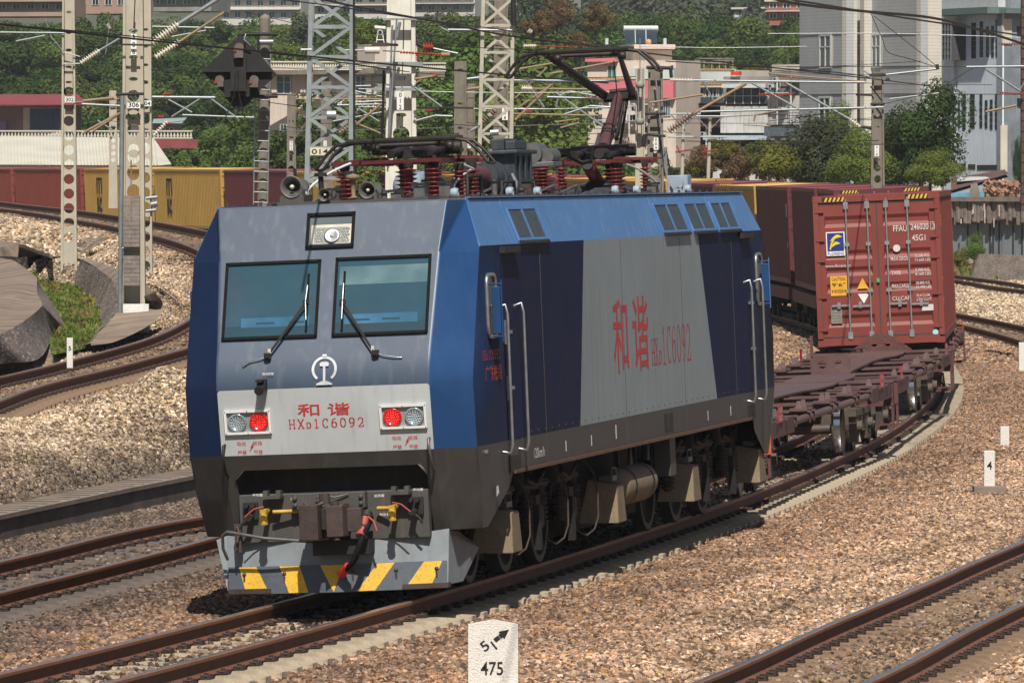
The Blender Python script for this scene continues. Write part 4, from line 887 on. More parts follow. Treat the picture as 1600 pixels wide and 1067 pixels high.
def pantograph(u,raised):
    """u: centre of the collector head; base frame behind it"""
    P=thing('pantograph',None,None); P.parent=LOCO; bu=u+(.4 if raised else .3)
    a=MB()
    for v in (-.5,.5): a.b2((v-.035,bu-1.3,4.62),(v+.035,bu+1.3,4.67))
    for y in (bu-1.3,bu,bu+1.25): a.b2((-.62,y-.035,4.625),(.62,y+.035,4.665))
    a.hexa([(-.85,bu-.1,4.66),(-.3,bu-.2,4.66),(-.3,bu+.2,4.66),(-.85,bu+.1,4.66),(-.85,bu-.05,4.68),(-.3,bu-.2,4.71),(-.3,bu+.2,4.71),(-.85,bu+.05,4.68)]); a.hexa([(.3,bu-.2,4.66),(.9,bu-.1,4.66),(.9,bu+.1,4.66),(.3,bu+.2,4.66),(.3,bu-.2,4.71),(.9,bu-.05,4.68),(.9,bu+.05,4.68),(.3,bu+.2,4.71)])
    part('base_frame',a,M_BRED2,P)
    for v,y in ((-.5,bu-1.2),(.5,bu-1.2),(0,bu+1.2)): insul(v,y,4.22,4.6,.115,parent=P)
    # hinge gear
    a=MB(); fy=bu+.8; a.cyl((-.42,fy,4.80),(.42,fy,4.80),.08,n=14); a.cyl((-.6,fy,4.80),(-.42,fy,4.80),.06,n=10); a.box((0,fy-.1,4.74),(.5,.5,.1)); a.tube([(-.25,fy-.7,4.74),(-.2,fy-.1,4.8)],.05,8); a.tube([(.2,fy-.7,4.74),(.25,fy,4.8)],.035,8); a.cyl((.1,fy-.9,4.76),(.1,fy-.4,4.76),.07,n=12); part('hinge_gear',a,M_PANT,P)
    if raised: foot=Vector((0,fy,4.83)); knee=Vector((0,u+2.5,5.52)); hz=6.02; kh=.14
    else: foot=Vector((0,fy,4.80)); knee=Vector((0,u+2.0,4.86)); hz=4.84; kh=.14
    a=MB(); a.tube([foot,foot.lerp(knee,.35),knee],.07,12,rad=[.088,.078,.062]); 
    for t in (.22,.27,.36): q=foot.lerp(knee,t); a.cyl(q,q+(knee-foot).normalized()*.025,.09,n=12,m=1)
    part('lower_arm',a,[M_PMAR,M_BLACK],P)
    a=MB(); a.cyl(knee+Vector((-.2,0,-.02)),knee+Vector((.24,0,.0)),.06,n=12); a.box(knee,(.34,.12,.07)); a.tube([knee+Vector((-.12,0,.06)),knee+Vector((.22,0,.08))],.03,8)
    for s in (-1,1):
        e=Vector((s*.44,u+.15,hz)); a.tube([knee+Vector((s*.18,0,.02)),(knee+Vector((s*.18,0,.02))).lerp(e,.5),e],.035,10,rad=[.05,.04,.03])
    a.cyl((-.5,u+.12,hz),(.5,u+.12,hz),.025,n=8)
    part('upper_arm',a,M_PANT,P)
    a=MB(); a.tube([knee+Vector((.1,.05,-.05)),foot+Vector((.12,.5,-.02))],.02,8); a.tube([knee+Vector((-.22,0,-.02)),knee.lerp(Vector((-.44,u,hz)),.5)+Vector((-.12,0,-.03)),Vector((-.46,u+.1,hz-.03))],.014,6)
    if raised: a.tube([knee+Vector((-.02,0,.0)),Vector((.36,u+.2,hz-.1))],.008,5); a.tube([knee+Vector((.05,0,0)),knee+Vector((.04,-.05,-.2)),Vector((.12,fy+.3,4.95))],.03,6)
    part('control_rod',a,M_PANT,P)
    a=MB()
    for y in (u-.19,u+.19):
        a.tube([(-.98,y,hz-.24),(-.86,y,hz-.09),(-.74,y,hz+.015),(-.6,y,hz+.04),(.6,y,hz+.04),(.74,y,hz+.015),(.86,y,hz-.09),(.98,y,hz-.24)],.02,8,0)
        a.box((0,y,hz+.065),(1.25,.05,.03),1)
    for v in (-.62,-.42,.42,.62): a.tube([(v,u-.19,hz+.03),(v,u+.19,hz+.03)],.014,6)
    for s in (-1,1): a.tube([(s*.98,u-.19,hz-.24),(s*.985,u,hz-.25),(s*.98,u+.19,hz-.24)],.018,6)
    for v in (-.42,.42): a.box((v,u,hz+.0),(.1,.2,.07)); a.lathe([(.0,.05),(.05,.04),(.05,-.04),(0,-.05)],(v+.08,u+.05,hz-.03),(1,0,0),10)
    part('collector_head',a,[M_PANT,mat('carbon_strip',(.05,.045,.035),.5,.3) if 'carbon_strip' not in bpy.data.materials else bpy.data.materials['carbon_strip']],P)
    return P
M_BRED2=mat('roof_red',(.10,.012,.013),.45,var=.35,scale=5,grime=(.08,.02,.02)); M_PANT=mat('pantograph_dark',(.04,.032,.028),.5,.4,var=.35,scale=6); M_PMAR=mat('pantograph_maroon',(.10,.045,.05),.5,.1,var=.25,scale=5)
pantograph(4.7,False); pantograph(16.0,True)
insul(0,4.95,4.22,4.6,.07,M_PORC); insul(-.15,2.35,4.22,4.5,.1); insul(.1,7.2,4.22,4.58,.11); insul(.1,7.95,4.22,4.6,.11); insul(-.1,13.4,4.22,4.62,.14); insul(0,14.15,4.22,4.62,.08); insul(.15,19.4,4.22,4.62,.08)
insul(-.3,6.0,4.22,4.6,.1); insul(.2,3.9,4.22,4.6,.1); insul(-.05,16.3,4.62,4.62,.085,ax=(-.05,17.3,4.30)); insul(.3,16.6,4.22,4.6,.085)
for u in (5.95,6.5): 
    a=MB(); a.cyl((0,u,4.2),(0,u,4.62),.045,n=12); a.lathe([(.045,.0),(.03,.05),(0,.06)],(0,u,4.62),(0,0,1),12); a.cyl((0,u,4.42),(0,u,4.45),.09,n=12); part('grounding_post',a,M_HORN,LOCO)
a=MB(); a.tube([(0,6.2,4.2),(0,6.2,4.38),(.06,6.2,4.42),(.12,6.2,4.38),(.12,6.2,4.2)],.03,8); part('earth_clamp',a,M_HORN,LOCO)
# horizontal bushing into the high voltage box
insul(0,8.2,4.52,4.52,.11,M_PMAR,9,ax=(0,9.2,4.48)); a=MB(); a.cyl((0,9.15,4.48),(0,9.6,4.46),.17,n=20); a.cyl((0,9.6,4.46),(0,9.75,4.46),.2,n=20); part('bushing_flange',a,M_GREY2,LOCO)
a=MB(); a.b2((-.12,10.1,4.2),(.2,11.2,4.78),0); a.b2((-.17,10.0,4.74),(.25,11.3,4.79),0); a.b2((-.1,10.2,4.79),(.06,11.0,4.93),0); a.b2((.08,10.15,4.79),(.2,10.9,4.90),0)
for u in (10.3,10.65,11.0): a.b2((.2,u-.03,4.25),(.23,u+.03,4.72),0)
BX=part('high_voltage_box',a,M_GREY2,LOCO,bevel=.015)
a=MB(); a.lathe([(.09,0),(.085,.12),(.06,.2),(0,.24)],(.0,9.96,4.38),(0,0,1),14,0); a.lathe([(.12,0),(.11,-.05),(.06,-.1),(.06,-.18)],(.0,9.96,4.38),(0,0,1),14,1); part('pressure_cap',a,[M_PORC,M_BLACK],LOCO)
for v,u in ((.25,9.7),(-.2,9.7)):
    a=MB(); a.tube([(v,u,4.22),(v+.03,u,4.4),(v-.02,u,4.5)],.03,8); a.cyl((v,u,4.3),(v,u,4.33),.08,n=10); part('valve',a,M_STEEL,LOCO)
a=MB(); a.cyl((-.02,12.3,4.76),(-.02,12.8,4.76),.13,n=18); a.cyl((.14,12.4,4.72),(.14,12.9,4.72),.1,n=16); a.box((.05,12.6,4.62),(.4,.6,.06)); part('breaker_drive',a,M_HORN,LOCO,bevel=.01)
a=MB(); a.tube([(.2,13.2,4.75),(.3,14.0,4.62),(.2,15.2,4.66),(.1,15.9,4.85)],.02,6); part('flexible_lead',a,M_RUB,LOCO)
for u in (8.5,15.0): a=MB(); a.lathe([(0,-.5),(.1,-.49),(.17,-.42),(.18,-.3),(.18,.3),(.17,.42),(.1,.49),(0,.5)],(-.7,u,4.40),(0,1,0),18); part('roof_air_tank',a,M_DRUM,LOCO)
a=MB(); a.hexa([(-.75,16.2,4.2),(.6,16.2,4.2),(.6,18.2,4.2),(-.75,18.2,4.2),(-.12,16.9,4.43),(.0,16.9,4.43),(.0,17.6,4.43),(-.12,17.6,4.43)]); part('roof_hump',a,M_GREY2,LOCO)
a=MB(); a.box((.6,19.4,4.33),(.28,.3,.26)); a.cyl((.6,19.2,4.36),(.6,19.25,4.36),.09,n=14); a.cyl((.6,19.2,4.24),(.6,19.26,4.24),.07,n=12); part('antenna_box',a,M_DRUM,LOCO,bevel=.01)
M_WCAB=mat('white_cable',(.7,.7,.68),.5,var=.1)
for pts in ([(-.55,1.9,4.3),(-.5,2.3,4.5),(-.3,3.2,4.64)],[(.05,6.3,4.68),(.1,6.9,4.68),(.15,7.8,4.56)],[(.1,6.6,4.22),(.1,6.8,4.45),(.12,7.8,4.55)],[(.1,17.6,4.65),(.2,18.8,4.6),(.25,19.8,4.35)],[(-.75,1.9,4.3),(-.68,2.0,4.34),(-.6,2.2,4.28)]):
    P_=[Vector(p) for p in pts]; q=[]
    for t in range(11):
        t/=10; q.append(P_[0]*(1-t)**2+P_[1]*2*t*(1-t)*1.0+P_[2]*t*t)
    a=MB(); a.tube(q,.014,6); part('white_cable',a,M_WCAB,LOCO)
a=MB(); a.tube([(-1.0,2.2,4.22),(-1.0,8.6,4.22)],.03,6); a.tube([(.75,2.2,4.22),(.75,9.6,4.22)],.025,6)
for k in range(10): a.box((.0,2.4+k*.65,4.22),(1.9,.05,.03))
part('roof_pipes',a,M_CPL,LOCO)
for v,u in ((.85,3.2),(.9,6.1),(.8,8.3),(.9,12.9),(.8,15.0),(.85,18.6)):
    a=MB(); a.lathe([(.05,-.04),(.06,0),(.05,.04),(.03,.04),(.02,0),(.03,-.04),(.05,-.04)],(v,u,4.27),(1,0,0),14); part('lifting_eye',a,M_DRUM,LOCO)

# small pipes, terminals and boxes that crowd the roof line
r_=random.Random(12)
for i in range(26):
    u=r_.uniform(2.2,19.5); v=r_.uniform(-.9,.9); a=MB(); h=r_.uniform(.08,.26)
    k=i%4
    if k==0: a.box((v,u,4.2+h/2),(.12,.2,h),0); a.box((v,u,4.2+h+.02),(.16,.24,.03),1)
    elif k==1: a.tube([(v,u,4.2),(v,u,4.2+h),(v+.1,u+.25,4.2+h),(v+.1,u+.3,4.2)],.022,6,1)
    elif k==2: a.cyl((v,u,4.2),(v,u,4.2+h),.035,n=8,m=0); a.lathe([(.06,0),(.05,.03),(0,.04)],(v,u,4.2+h),(0,0,1),10,1)
    else: a.tube([(v,u,4.26),(v+.15,u+.3,4.34),(v+.05,u+.7,4.25)],.016,6,0)
    part(['roof_junction_box','roof_pipe','roof_terminal','roof_cable'][k],a,[M_HORN if i%3 else M_CPL,M_BLACK],LOCO)
# ------------------------------------------------------------------ container wagons
M_WAG=mat('wagon_brown',(.10,.036,.03),.65,.0,var=.35,scale=2.5,bump=.1,grime=(.12,.08,.065)); M_WAGT=mat('wagon_worn_top',(.125,.07,.062),.5,.1,var=.3,scale=2,grime=(.10,.05,.045)); M_WBG=mat('wagon_bogie',(.10,.078,.058),.75,.1,var=.35,scale=5,bump=.1)
M_SHINE=mat('polished_tread',(.6,.6,.6),.2,.95,var=.1,scale=10); M_ORG=mat('orange_paint',(.5,.09,.03),.6,var=.2,scale=6); M_PLATE=mat('plate_red',(.45,.03,.04),.5,var=.15,scale=20)
def wagon_proto():
    W=thing('container_wagon','',None); L=18.5; o=.45
    a=MB() # spine with plan outline that widens over the bogies
    ys=[0,.3,1.6,3.2,4.2,6.0,L/2,L-6.0,L-4.2,L-3.2,L-1.6,L-.3,L]; hw=[.5,.5,.55,.5,.34,.26,.26,.26,.34,.5,.55,.5,.5]
    for i in range(len(ys)-1):
        y0,y1=ys[i]+o,ys[i+1]+o; a0,a1=hw[i],hw[i+1]; z0=.80
        a.hexa([(-a0*.7,y0,z0),(a0*.7,y0,z0),(a1*.7,y1,z0),(-a1*.7,y1,z0),(-a0*.7,y0,1.05),(a0*.7,y0,1.05),(a1*.7,y1,1.05),(-a1*.7,y1,1.05)],0)
        a.hexa([(-a0,y0,1.052),(a0,y0,1.052),(a1,y1,1.052),(-a1,y1,1.052),(-a0,y0,1.078),(a0,y0,1.078),(a1,y1,1.078),(-a1,y1,1.078)],1)
    part('centre_spine',a,[M_WAG,M_WAGT],W)
    for y in (o,L+o):
        a=MB(); a.b2((-1.38,y-.06,.66),(1.38,y+.12,1.04),0); a.b2((-1.38,y-.08,1.04),(1.38,y+.2,1.065),1)
        for s in (-1,1): a.box((s*1.2,y-.07 if y<5 else y+.13,.78),(.18,.06,.22))
        part('end_sill',a,[M_WAG,M_WAGT],W)
    for s in (-1,1):
        for y0,y1 in ((o+.12,o+3.4),(L+o-3.4,L+o-.0)):
            a=MB(); a.b2((s*1.28,y0,.80),(s*1.36,y1,1.03)); part('side_sill',a,M_WAG,W)
        a=MB(); a.tube([(s*1.30,o+2.2,.86),(s*1.30,o+3.6,.93),(s*1.30,L+o-3.6,.93),(s*1.30,L+o-2.2,.86)],.055,10); part('side_rail',a,M_WAGT,W)
    for y in (1.1,2.3,3.7,5.6,6.2,8.9,9.7,12.4,13.0,14.9,16.3,17.5):
        a=MB(); y+=o; a.b2((-1.36,y-.05,.86),(1.36,y+.05,.90),0); a.b2((-1.36,y-.012,.90),(1.36,y+.012,1.0),0); a.b2((-1.38,y-.07,1.0),(1.38,y+.07,1.025),1); C=part('cross_bearer',a,[M_WAG,M_WAGT],W)
        if y-o in (2.3,5.6,6.2,8.9,9.7,12.4,13.0,16.3):
            for s in (-1,1):
                b=MB(); b.box((s*1.2,y,1.045),(.26,.22,.04)); b.hexa([(s*1.2-.05,y-.05,1.06),(s*1.2+.05,y-.05,1.06),(s*1.2+.05,y+.05,1.06),(s*1.2-.05,y+.05,1.06),(s*1.2-.025,y-.03,1.17),(s*1.2+.025,y-.03,1.17),(s*1.2+.025,y+.03,1.17),(s*1.2-.025,y+.03,1.17)]); part('twist_lock',b,M_WAGT,C)
    # upright stop plate with two holes
    a=MB(); y=o+4.4; H=[[( -.14+.07*math.cos(6.283*k/14),y,1.24+.07*math.sin(6.283*k/14)) for k in range(14)],[(.14+.07*math.cos(6.283*k/14),y,1.24+.07*math.sin(6.283*k/14)) for k in range(14)]]
    a.prism([(-.34,y,1.08),(.34,y,1.08),(.34,y,1.32),(.28,y,1.38),(-.28,y,1.38),(-.34,y,1.32)],(0,.03,0),0,holes=H); part('stop_plate',a,M_WAGT,W)
    # couplers, hoses, steps, plates
    for y,sg in ((o,-1),(L+o,1)):
        a=MB(); a.cyl((0,y,.86),(0,y+sg*.25,.86),.12,n=8); a.box((0,y+sg*.35,.86),(.32,.24,.3)); part('coupler',a,M_CPL,W,bevel=.01)
        a=MB(); a.tube([(.35,y,.75),(.36,y+sg*.2,.6),(.3,y+sg*.35,.42)],.03,8); part('brake_hose',a,M_RUB,W)
        for s in (-1,1):
            a=MB(); x=s*1.36
            a.b2((x-.02,y-.05,.30),(x+.02,y+.02,1.0)); a.b2((x-.3 if s>0 else x+.02,y-.05,.28),(x-.02 if s>0 else x+.3,y+.15,.34)); part('step_bracket',a,M_WAG,W)
    for s in (-1,1):
        for y in (1.7,16.9):
            a=MB(); a.b2((s*1.365,y,1.0),(s*1.375,y+.55,1.24),0); 
            if s>0: put_text(a,'20英尺1',(s*1.378,y+.04,1.13),(0,1,0),(0,0,1),.46,.09,1,weight=.004); put_text(a,'20英尺2',(s*1.378,y+.04,1.02),(0,1,0),(0,0,1),.46,.09,1,weight=.004)
            part('notice_plate',a,[M_PLATE,M_WHITE],W)
    a=MB(); a.cyl((.5,3.6,.72),(.9,3.6,.72),.18,n=16); a.box((.2,6.5,.62),(.8,1.2,.35)); part('brake_cylinder',a,M_WAG,W)
    # bogies
    for c in (2.5,L+2*o-2.5):
        B=thing('bogie',None,None); B.parent=W; B.location=(0,c,0)
        for q in (-.875,.875):
            a=MB(); r=.42
            for s in (-1,1):
                a.lathe([(0,-.06),(r*.3,-.06),(r*.8,-.01),(r*.97,.035),(r,.03),(r,-.07),(r+.028,-.085),(r+.02,-.105),(r*.82,-.1),(0,-.04)],(s*.79,q,r),(s,0,0),24,0); a.lathe([(r+.001,.03),(r+.001,-.07)],(s*.79,q,r),(s,0,0),24,1)
            a.cyl((-.78,q,r),(.78,q,r),.08,n=10); part('wheelset',a,[M_WHL,M_SHINE],B)
        for s in (-1,1):
            a=MB(); x=s*1.0; a.hexa([(x-.05,-.35,.35),(x+.05,-.35,.35),(x+.05,.35,.35),(x-.05,.35,.35),(x-.05,-1.15,.62),(x+.05,-1.15,.62),(x+.05,1.15,.62),(x-.05,1.15,.62)]); a.box((x,0,.66),(.14,2.3,.1))
            for q in (-.875,.875):
                H=[[(x-.06,q+.06*math.cos(6.283*k/10),.36+.09*math.sin(6.283*k/10)) for k in range(10)]]
                a.prism([(x-.06,q-.14,.2),(x-.06,q+.14,.2),(x-.06,q+.24,.72),(x-.06,q-.24,.72)],(.12,0,0),0,holes=H); a.cyl((x+s*.06,q,.44),(x+s*.14,q,.44),.09,n=12)
            for q in (-.16,.16):
                for k in range(6): a.lathe([(.07,-.02),(.085,0),(.07,.02)],(x,q,.36+k*.05),(0,0,1),10)
            part('side_frame',a,M_WBG,B)
        a=MB(); a.b2((-1.0,-.2,.45),(1.0,.2,.72)); part('bolster',a,M_WBG,B)
    return W
def on_track(s,length,lean=True):
    a=main_at(s+length*.15); b=main_at(s+length*.85); h=math.atan2(b[0]-a[0],b[1]-a[1]); p=main_at(s); dz=main_z(s)
    return (p[0],p[1],dz),(0,-CANT if lean else 0,-h)
WP=wagon_proto(); GW='flat container wagons behind the locomotive'
l,r=on_track(22.0,19.4); WP.location=l; WP.rotation_euler=r; tag(WP,'empty brown skeletal wagon coupled right behind the locomotive','wagon',GW)
a=MB(); a.b2((1.2,.36,.62),(1.4,.385,1.0)); part('orange_end_patch',a,M_ORG,WP)
l,r=on_track(41.4,19.4); W2=copy_tree(WP,None,'second empty brown wagon, between the first one and the red container',l,r)
for c in list(W2.children):
    if c.name.startswith('orange'): bpy.data.objects.remove(c)
l,r=on_track(60.8,19.4); W3=copy_tree(W2,None,'brown wagon carrying the red container with closed doors',l,r)
for c in list(W3.children):
    if c.name.startswith('stop_plate'): bpy.data.objects.remove(c)
a=MB(); y=.52; H=[[(.13*q+.06*math.cos(6.283*k/14),y,1.22+.06*math.sin(6.283*k/14)) for k in range(14)] for q in (-1,1)]
a.prism([(-.62,y,1.05),(.62,y,1.05),(.5,y,1.16),(.3,y,1.27),(.24,y,1.34),(.12,y,1.40),(-.12,y,1.40),(-.24,y,1.34),(-.3,y,1.27),(-.5,y,1.16)],(0,.03,0),0,holes=H); part('stop_plate',a,M_WAG,W3)
hw=MB(); 
hw.lathe([(.2,-.012),(.212,0),(.2,.012),(.188,0),(.2,-.012)],(-.55,.4,1.13),(0,0,1),22)
for k in range(6): q=k*math.pi/3; hw.tube([(-.55,.4,1.12),(-.55+.2*math.cos(q),.4+.2*math.sin(q),1.13)],.012,5)
hw.cyl((-.55,.4,.9),(-.55,.4,1.14),.02,n=8)
part('hand_wheel',hw,M_BLACK,W3)
b=MB(); b.b2((-1.36,.4,1.0),(-1.30,.46,1.42)); part('side_stake',b,M_WAG,W3)
# ------------------------------------------------------------------ containers
HAZ=mat('hazard_yellow',(.7,.42,.05),.6,var=.2,scale=20); M_GASK=mat('door_gasket',(.05,.05,.055),.7,var=.2); M_BAR=mat('lock_bar_grey',(.30,.30,.30),.45,.4,var=.25,scale=10); M_BLK=mat('letter_black',(.012,.012,.012),.6,var=.2,scale=10)
def cmat(name,c,v=.12): return mat(name,c,.55,var=v,scale=.7,streak=.3,scol=tuple(x*.55+.03 for x in c),spec=.4)
CRED=cmat('container_red',(.215,.045,.034),.22); CMAR=cmat('container_maroon',(.11,.022,.028)); CYEL=cmat('container_yellow',(.42,.25,.055)); CORG=cmat('container_rust',(.21,.045,.03)); 
CYR=mat('container_yellow_roof',(.55,.36,.12),.6,var=.2,scale=.6); CMR=mat('container_maroon_roof',(.22,.06,.07),.5,var=.25,scale=.6,streak=.2)
CW,CH,CL=2.438,2.896,12.192
def corr(mb,p0,du,n,dep,up,m=0,nrm=(1,0,0)):
    """corrugated sheet from p0 along du, n waves, depth dep along -nrm"""
    p0=Vector(p0);du=Vector(du);up=Vector(up);nr=Vector(nrm); pts=[]
    for k in range(n):
        for t,d in ((0,0),(.25,0),(.5,1),(.75,1)): pts.append(p0+du*((k+t)/n)-nr*dep*d)
    pts.append(p0+du); vs=[]
    for p in pts: vs+=[p,p+up]
    fs=[(2*i,2*i+2,2*i+3,2*i+1) for i in range(len(pts)-1)]
    return mb.add(vs,fs,m)
def container(name_mat,roofm,lod=0):
    C=thing('shipping_container','','container'); z0=.0; hw=CW/2
    a=MB()
    for s in (-1,1):
        for y in (0,CL-.12):
            a.b2((s*(hw-.1),y,.15),(s*hw,y+.12,CH-.12))
        a.b2((s*(hw-.06),.12,0.02),(s*hw,CL-.12,.17)); a.b2((s*(hw-.06),.12,CH-.11),(s*hw,CL-.12,CH-.01))
        for y in (0,CL-.178):
            for z in (0,CH-.118): a.b2((s*(hw-.162),y-.003,z),(s*(hw+.003),y+.178,z+.118))
    for y in (0,CL-.1): a.b2((-hw+.1,y,.01),(hw-.1,y+.1,.16)); a.b2((-hw+.1,y,CH-.13),(hw-.1,y+.1,CH-.01))
    part('frame',a,name_mat,C)
    for s in (-1,1):
        a=MB(); 
        if s>0: corr(a,(hw-.012,.12,.17),(0,CL-.24,0),44,.036,(0,0,CH-.28),0,(1,0,0))
        else: corr(a,(-hw+.012,CL-.12,.17),(0,-(CL-.24),0),44,.036,(0,0,CH-.28),0,(-1,0,0))
        part('side_wall',a,name_mat,C)
    a=MB(); corr(a,(-hw+.06,CL-.1,CH-.03),(0,-(CL-.2),0),60,.02,(CW-.12,0,0),0,(0,0,1)); part('roof_panel',a,roofm,C)
    a=MB(); corr(a,(hw-.1,CL-.012,.16),(-(CW-.2),0,0),9,.04,(0,0,CH-.3),0,(0,1,0)); part('end_wall',a,name_mat,C)
    # doors on the near end
    for s in (-1,1):
        x0,x1=(.012,hw-.11) if s>0 else (-hw+.11,-.012); zb,zt=.19,CH-.17
        a=MB(); 
        bands=[(zb,.42,0),(.42,.62,1),(.62,1.02,0),(1.02,1.13,1),(1.13,1.33,0),(1.33,1.44,1),(1.44,1.64,0),(1.64,1.75,1),(1.75,1.95,0),(1.95,2.06,1),(2.06,2.36,0),(2.36,2.46,1),(2.46,zt,0)] 
        rec=.036; xl,xr=x0+.1,x1-.1
        a.add([(x0,.03,zb),(x1,.03,zb),(x1,.03,zt),(x0,.03,zt),(xl,.03,zb+.1),(xr,.03,zb+.1),(xr,.03,zt-.1),(xl,.03,zt-.1)],[(0,1,5,4),(1,2,6,5),(2,3,7,6),(3,0,4,7)],0)
        # five recessed corrugations
        zz=[zb+.1]; recs=[(.36,.60),(1.02,1.20),(1.34,1.52),(1.66,1.84),(2.28,2.50)]
        zc=zb+.1
        for r0,r1 in recs:
            a.add([(xl,.03,zc),(xr,.03,zc),(xr,.03,r0),(xl,.03,r0)],[(0,1,2,3)],0)
            m0,m1=r0+.07,r1-.07
            a.add([(xl,.03,r0),(xr,.03,r0),(xr-.02,.03+rec,m0),(xl+.02,.03+rec,m0),(xr-.02,.03+rec,m1),(xl+.02,.03+rec,m1),(xr,.03,r1),(xl,.03,r1)],[(0,1,2,3),(3,2,4,5),(5,4,6,7),(0,3,5,7),(1,6,4,2)],0); zc=r1
        a.add([(xl,.03,zc),(xr,.03,zc),(xr,.03,zt-.1),(xl,.03,zt-.1)],[(0,1,2,3)],0)
        D=part('door',a,name_mat,C)
        g=MB()
        for A,B_,Cc,Dd in ((x0-.01,zb-.02,x1+.02,zb),(x0-.01,zt,x1+.02,zt+.02),(x1 if s>0 else x0-.02,zb,x1+.02 if s>0 else x0,zt),(x0-.012 if s>0 else x1,zb,x0 if s>0 else x1+.012,zt)): g.b2((A,.022,B_),(Cc,.06,Dd))
        part('door_seal',g,M_GASK,D)
        for q in (.2,.8):
            x=s*(.18 if (q<.5)==(s>0) else .59); b=MB(); b.cyl((x,-.005,.12),(x,-.005,CH-.08),.017,n=8)
            for z in (.2,1.05,1.95,CH-.2): b.box((x,.005,z),(.09,.05,.07 if z in (1.05,1.95) else .13)); 
            b.box((x+(.17 if s>0 else -.17),-.015,.78 if q<.5 else .76),(.34,.02,.035)); b.box((x+(.2 if s>0 else -.2),.0,.78),(.06,.04,.12)); part('lock_bar',b,M_BAR,D)
        for z in (.32,.95,1.65,2.05,2.6):
            b=MB(); b.box((s*(hw-.12),.0,z),(.16,.03,.05)); part('hinge',b,name_mat,D)
        h=MB(); sx=s*(hw-.42)
        for k in range(5):
            xx=sx-.2+.08*k; h.add([(xx,-.004,CH-.115),(xx+.04,-.004,CH-.115),(xx+.075,-.004,CH-.035),(xx+.035,-.004,CH-.035)],[(0,1,2,3)],0)
        h.b2((sx-.24,-.002,CH-.12),(sx+.2,.0,CH-.03),1)
        part('hazard_strip',h,[HAZ,M_BLK],C)
    return C
CP={k:container(m,r) for k,m,r in (('red',CRED,CMR),('mar',CMAR,CMR),('yel',CYEL,CYR),('rus',CORG,CMR))}
DECK=1.19
def place_on(C,s,wag=True):
    l,r=on_track(s,CL); o=Vector(l); M=Euler(r).to_matrix(); C.location=o+M@Vector((0,0,DECK)); C.rotation_euler=r
F=CP['red']; place_on(F,61.5); tag(F,'brick red container with white lettering and closed doors, nearest in the train','container')
# lettering of the near container
tx=MB(); T=lambda s,x,z,h,w=None,b=.006:put_text(tx,s,(x,.026,z),(1,0,0),(0,0,1),w,h,0,weight=b)
T('FFAU',.31,2.16,.115,.26); T('246020',.645,2.18,.115,.34); T('45G1',.66,1.97,.115,.26); T('3',1.06,2.19,.10)
tx.poly([(1.03,.027,2.17),(1.14,.027,2.17),(1.14,.027,2.18),(1.03,.027,2.18)]); tx.poly([(1.03,.027,2.31),(1.14,.027,2.31),(1.14,.027,2.32),(1.03,.027,2.32)]); tx.poly([(1.025,.027,2.17),(1.032,.027,2.17),(1.032,.027,2.32),(1.025,.027,2.32)]); tx.poly([(1.138,.027,2.17),(1.145,.027,2.17),(1.145,.027,2.32),(1.138,.027,2.32)])
for z,a_,b_,c_ in ((1.60,'MAX.GROSS','32.500 KG','71.650 LBS'),(1.33,'TARE','3.700 KG','8.160 LBS'),(1.08,'MAX.CARGO','28.800 KG','63.490 LBS'),(.84,'CU.CAP.','76.4 CU.M.','2.700 CU.FT.')):
    put_text(tx,a_,(.24,-.003+.02,z),(1,0,0),(0,0,1),.36 if len(a_)>5 else .18,.075,weight=.004); put_text(tx,b_,(.70,.017,z+.05),(1,0,0),(0,0,1),.27,.055,weight=.004); put_text(tx,c_,(.70,.017,z-.03),(1,0,0),(0,0,1),.30,.055,weight=.004)
tx.lathe([(0,0),(.07,0)],(.36,.02,1.84),(0,-1,0),20); put_text(tx,'www.florens.co',(-1.02,.018,1.52),(1,0,0),(0,0,1),.48,.06)
tx.b2((.80,.015,.62),(1.02,.02,.74)); part('white_lettering',tx,mat('container_letters',(.62,.58,.55),.6,var=.15,scale=20),F)
lg=MB(); Y=.018
lg.poly([(-.99,Y,1.74),(-.63,Y,1.74),(-.63,Y,2.20),(-.99,Y,2.20)],0); lg.poly([(-.97,Y-.003,1.83),(-.65,Y-.003,1.83),(-.65,Y-.003,2.18),(-.97,Y-.003,2.18)],1)
for (zz,sc,x_) in ((2.05,1.,-.91),(1.92,.82,-.91)):
    top=[];bot=[]
    for k in range(11):
        t=k/10; x=x_+.23*sc*t; y=zz+.035*math.sin(t*3.1)-.03*(1-t)+.05*t; th=.045*math.sin(math.pi*min(1,t*.9+.08)); top.append((x,Y-.006,y+th)); bot.append((x,Y-.006,y-th*.4))
    for k in range(10): lg.add([bot[k],bot[k+1],top[k+1],top[k]],[(0,1,2,3)],2)
st=[(-.93,1.86),(-.905,1.86),(-.87,1.98),(-.82,2.06),(-.86,2.05),(-.90,1.99)]; lg.add([(a_,Y-.007,b_) for a_,b_ in st],[tuple(range(6))],2)
put_text(lg,'FLORENS',(-.965,Y-.004,1.755),(1,0,0),(0,0,1),.31,.055,1,weight=.006); part('owner_emblem',lg,[M_WHITE,mat('emblem_blue',(.015,.03,.22),.5),mat('emblem_yellow',(.8,.62,.03),.5)],F)
lg=MB(); lg.poly([(-.94,Y,.97),(-.62,Y,.97),(-.62,Y,1.35),(-.94,Y,1.35)],0)
for t,z,h in (('CAUTION',1.26,.06),('9\'6"',1.15,.07),('HIGH',1.03,.06)): put_text(lg,t,(-.91,Y-.004,z),(1,0,0),(0,0,1),.26,h,1,weight=.004)
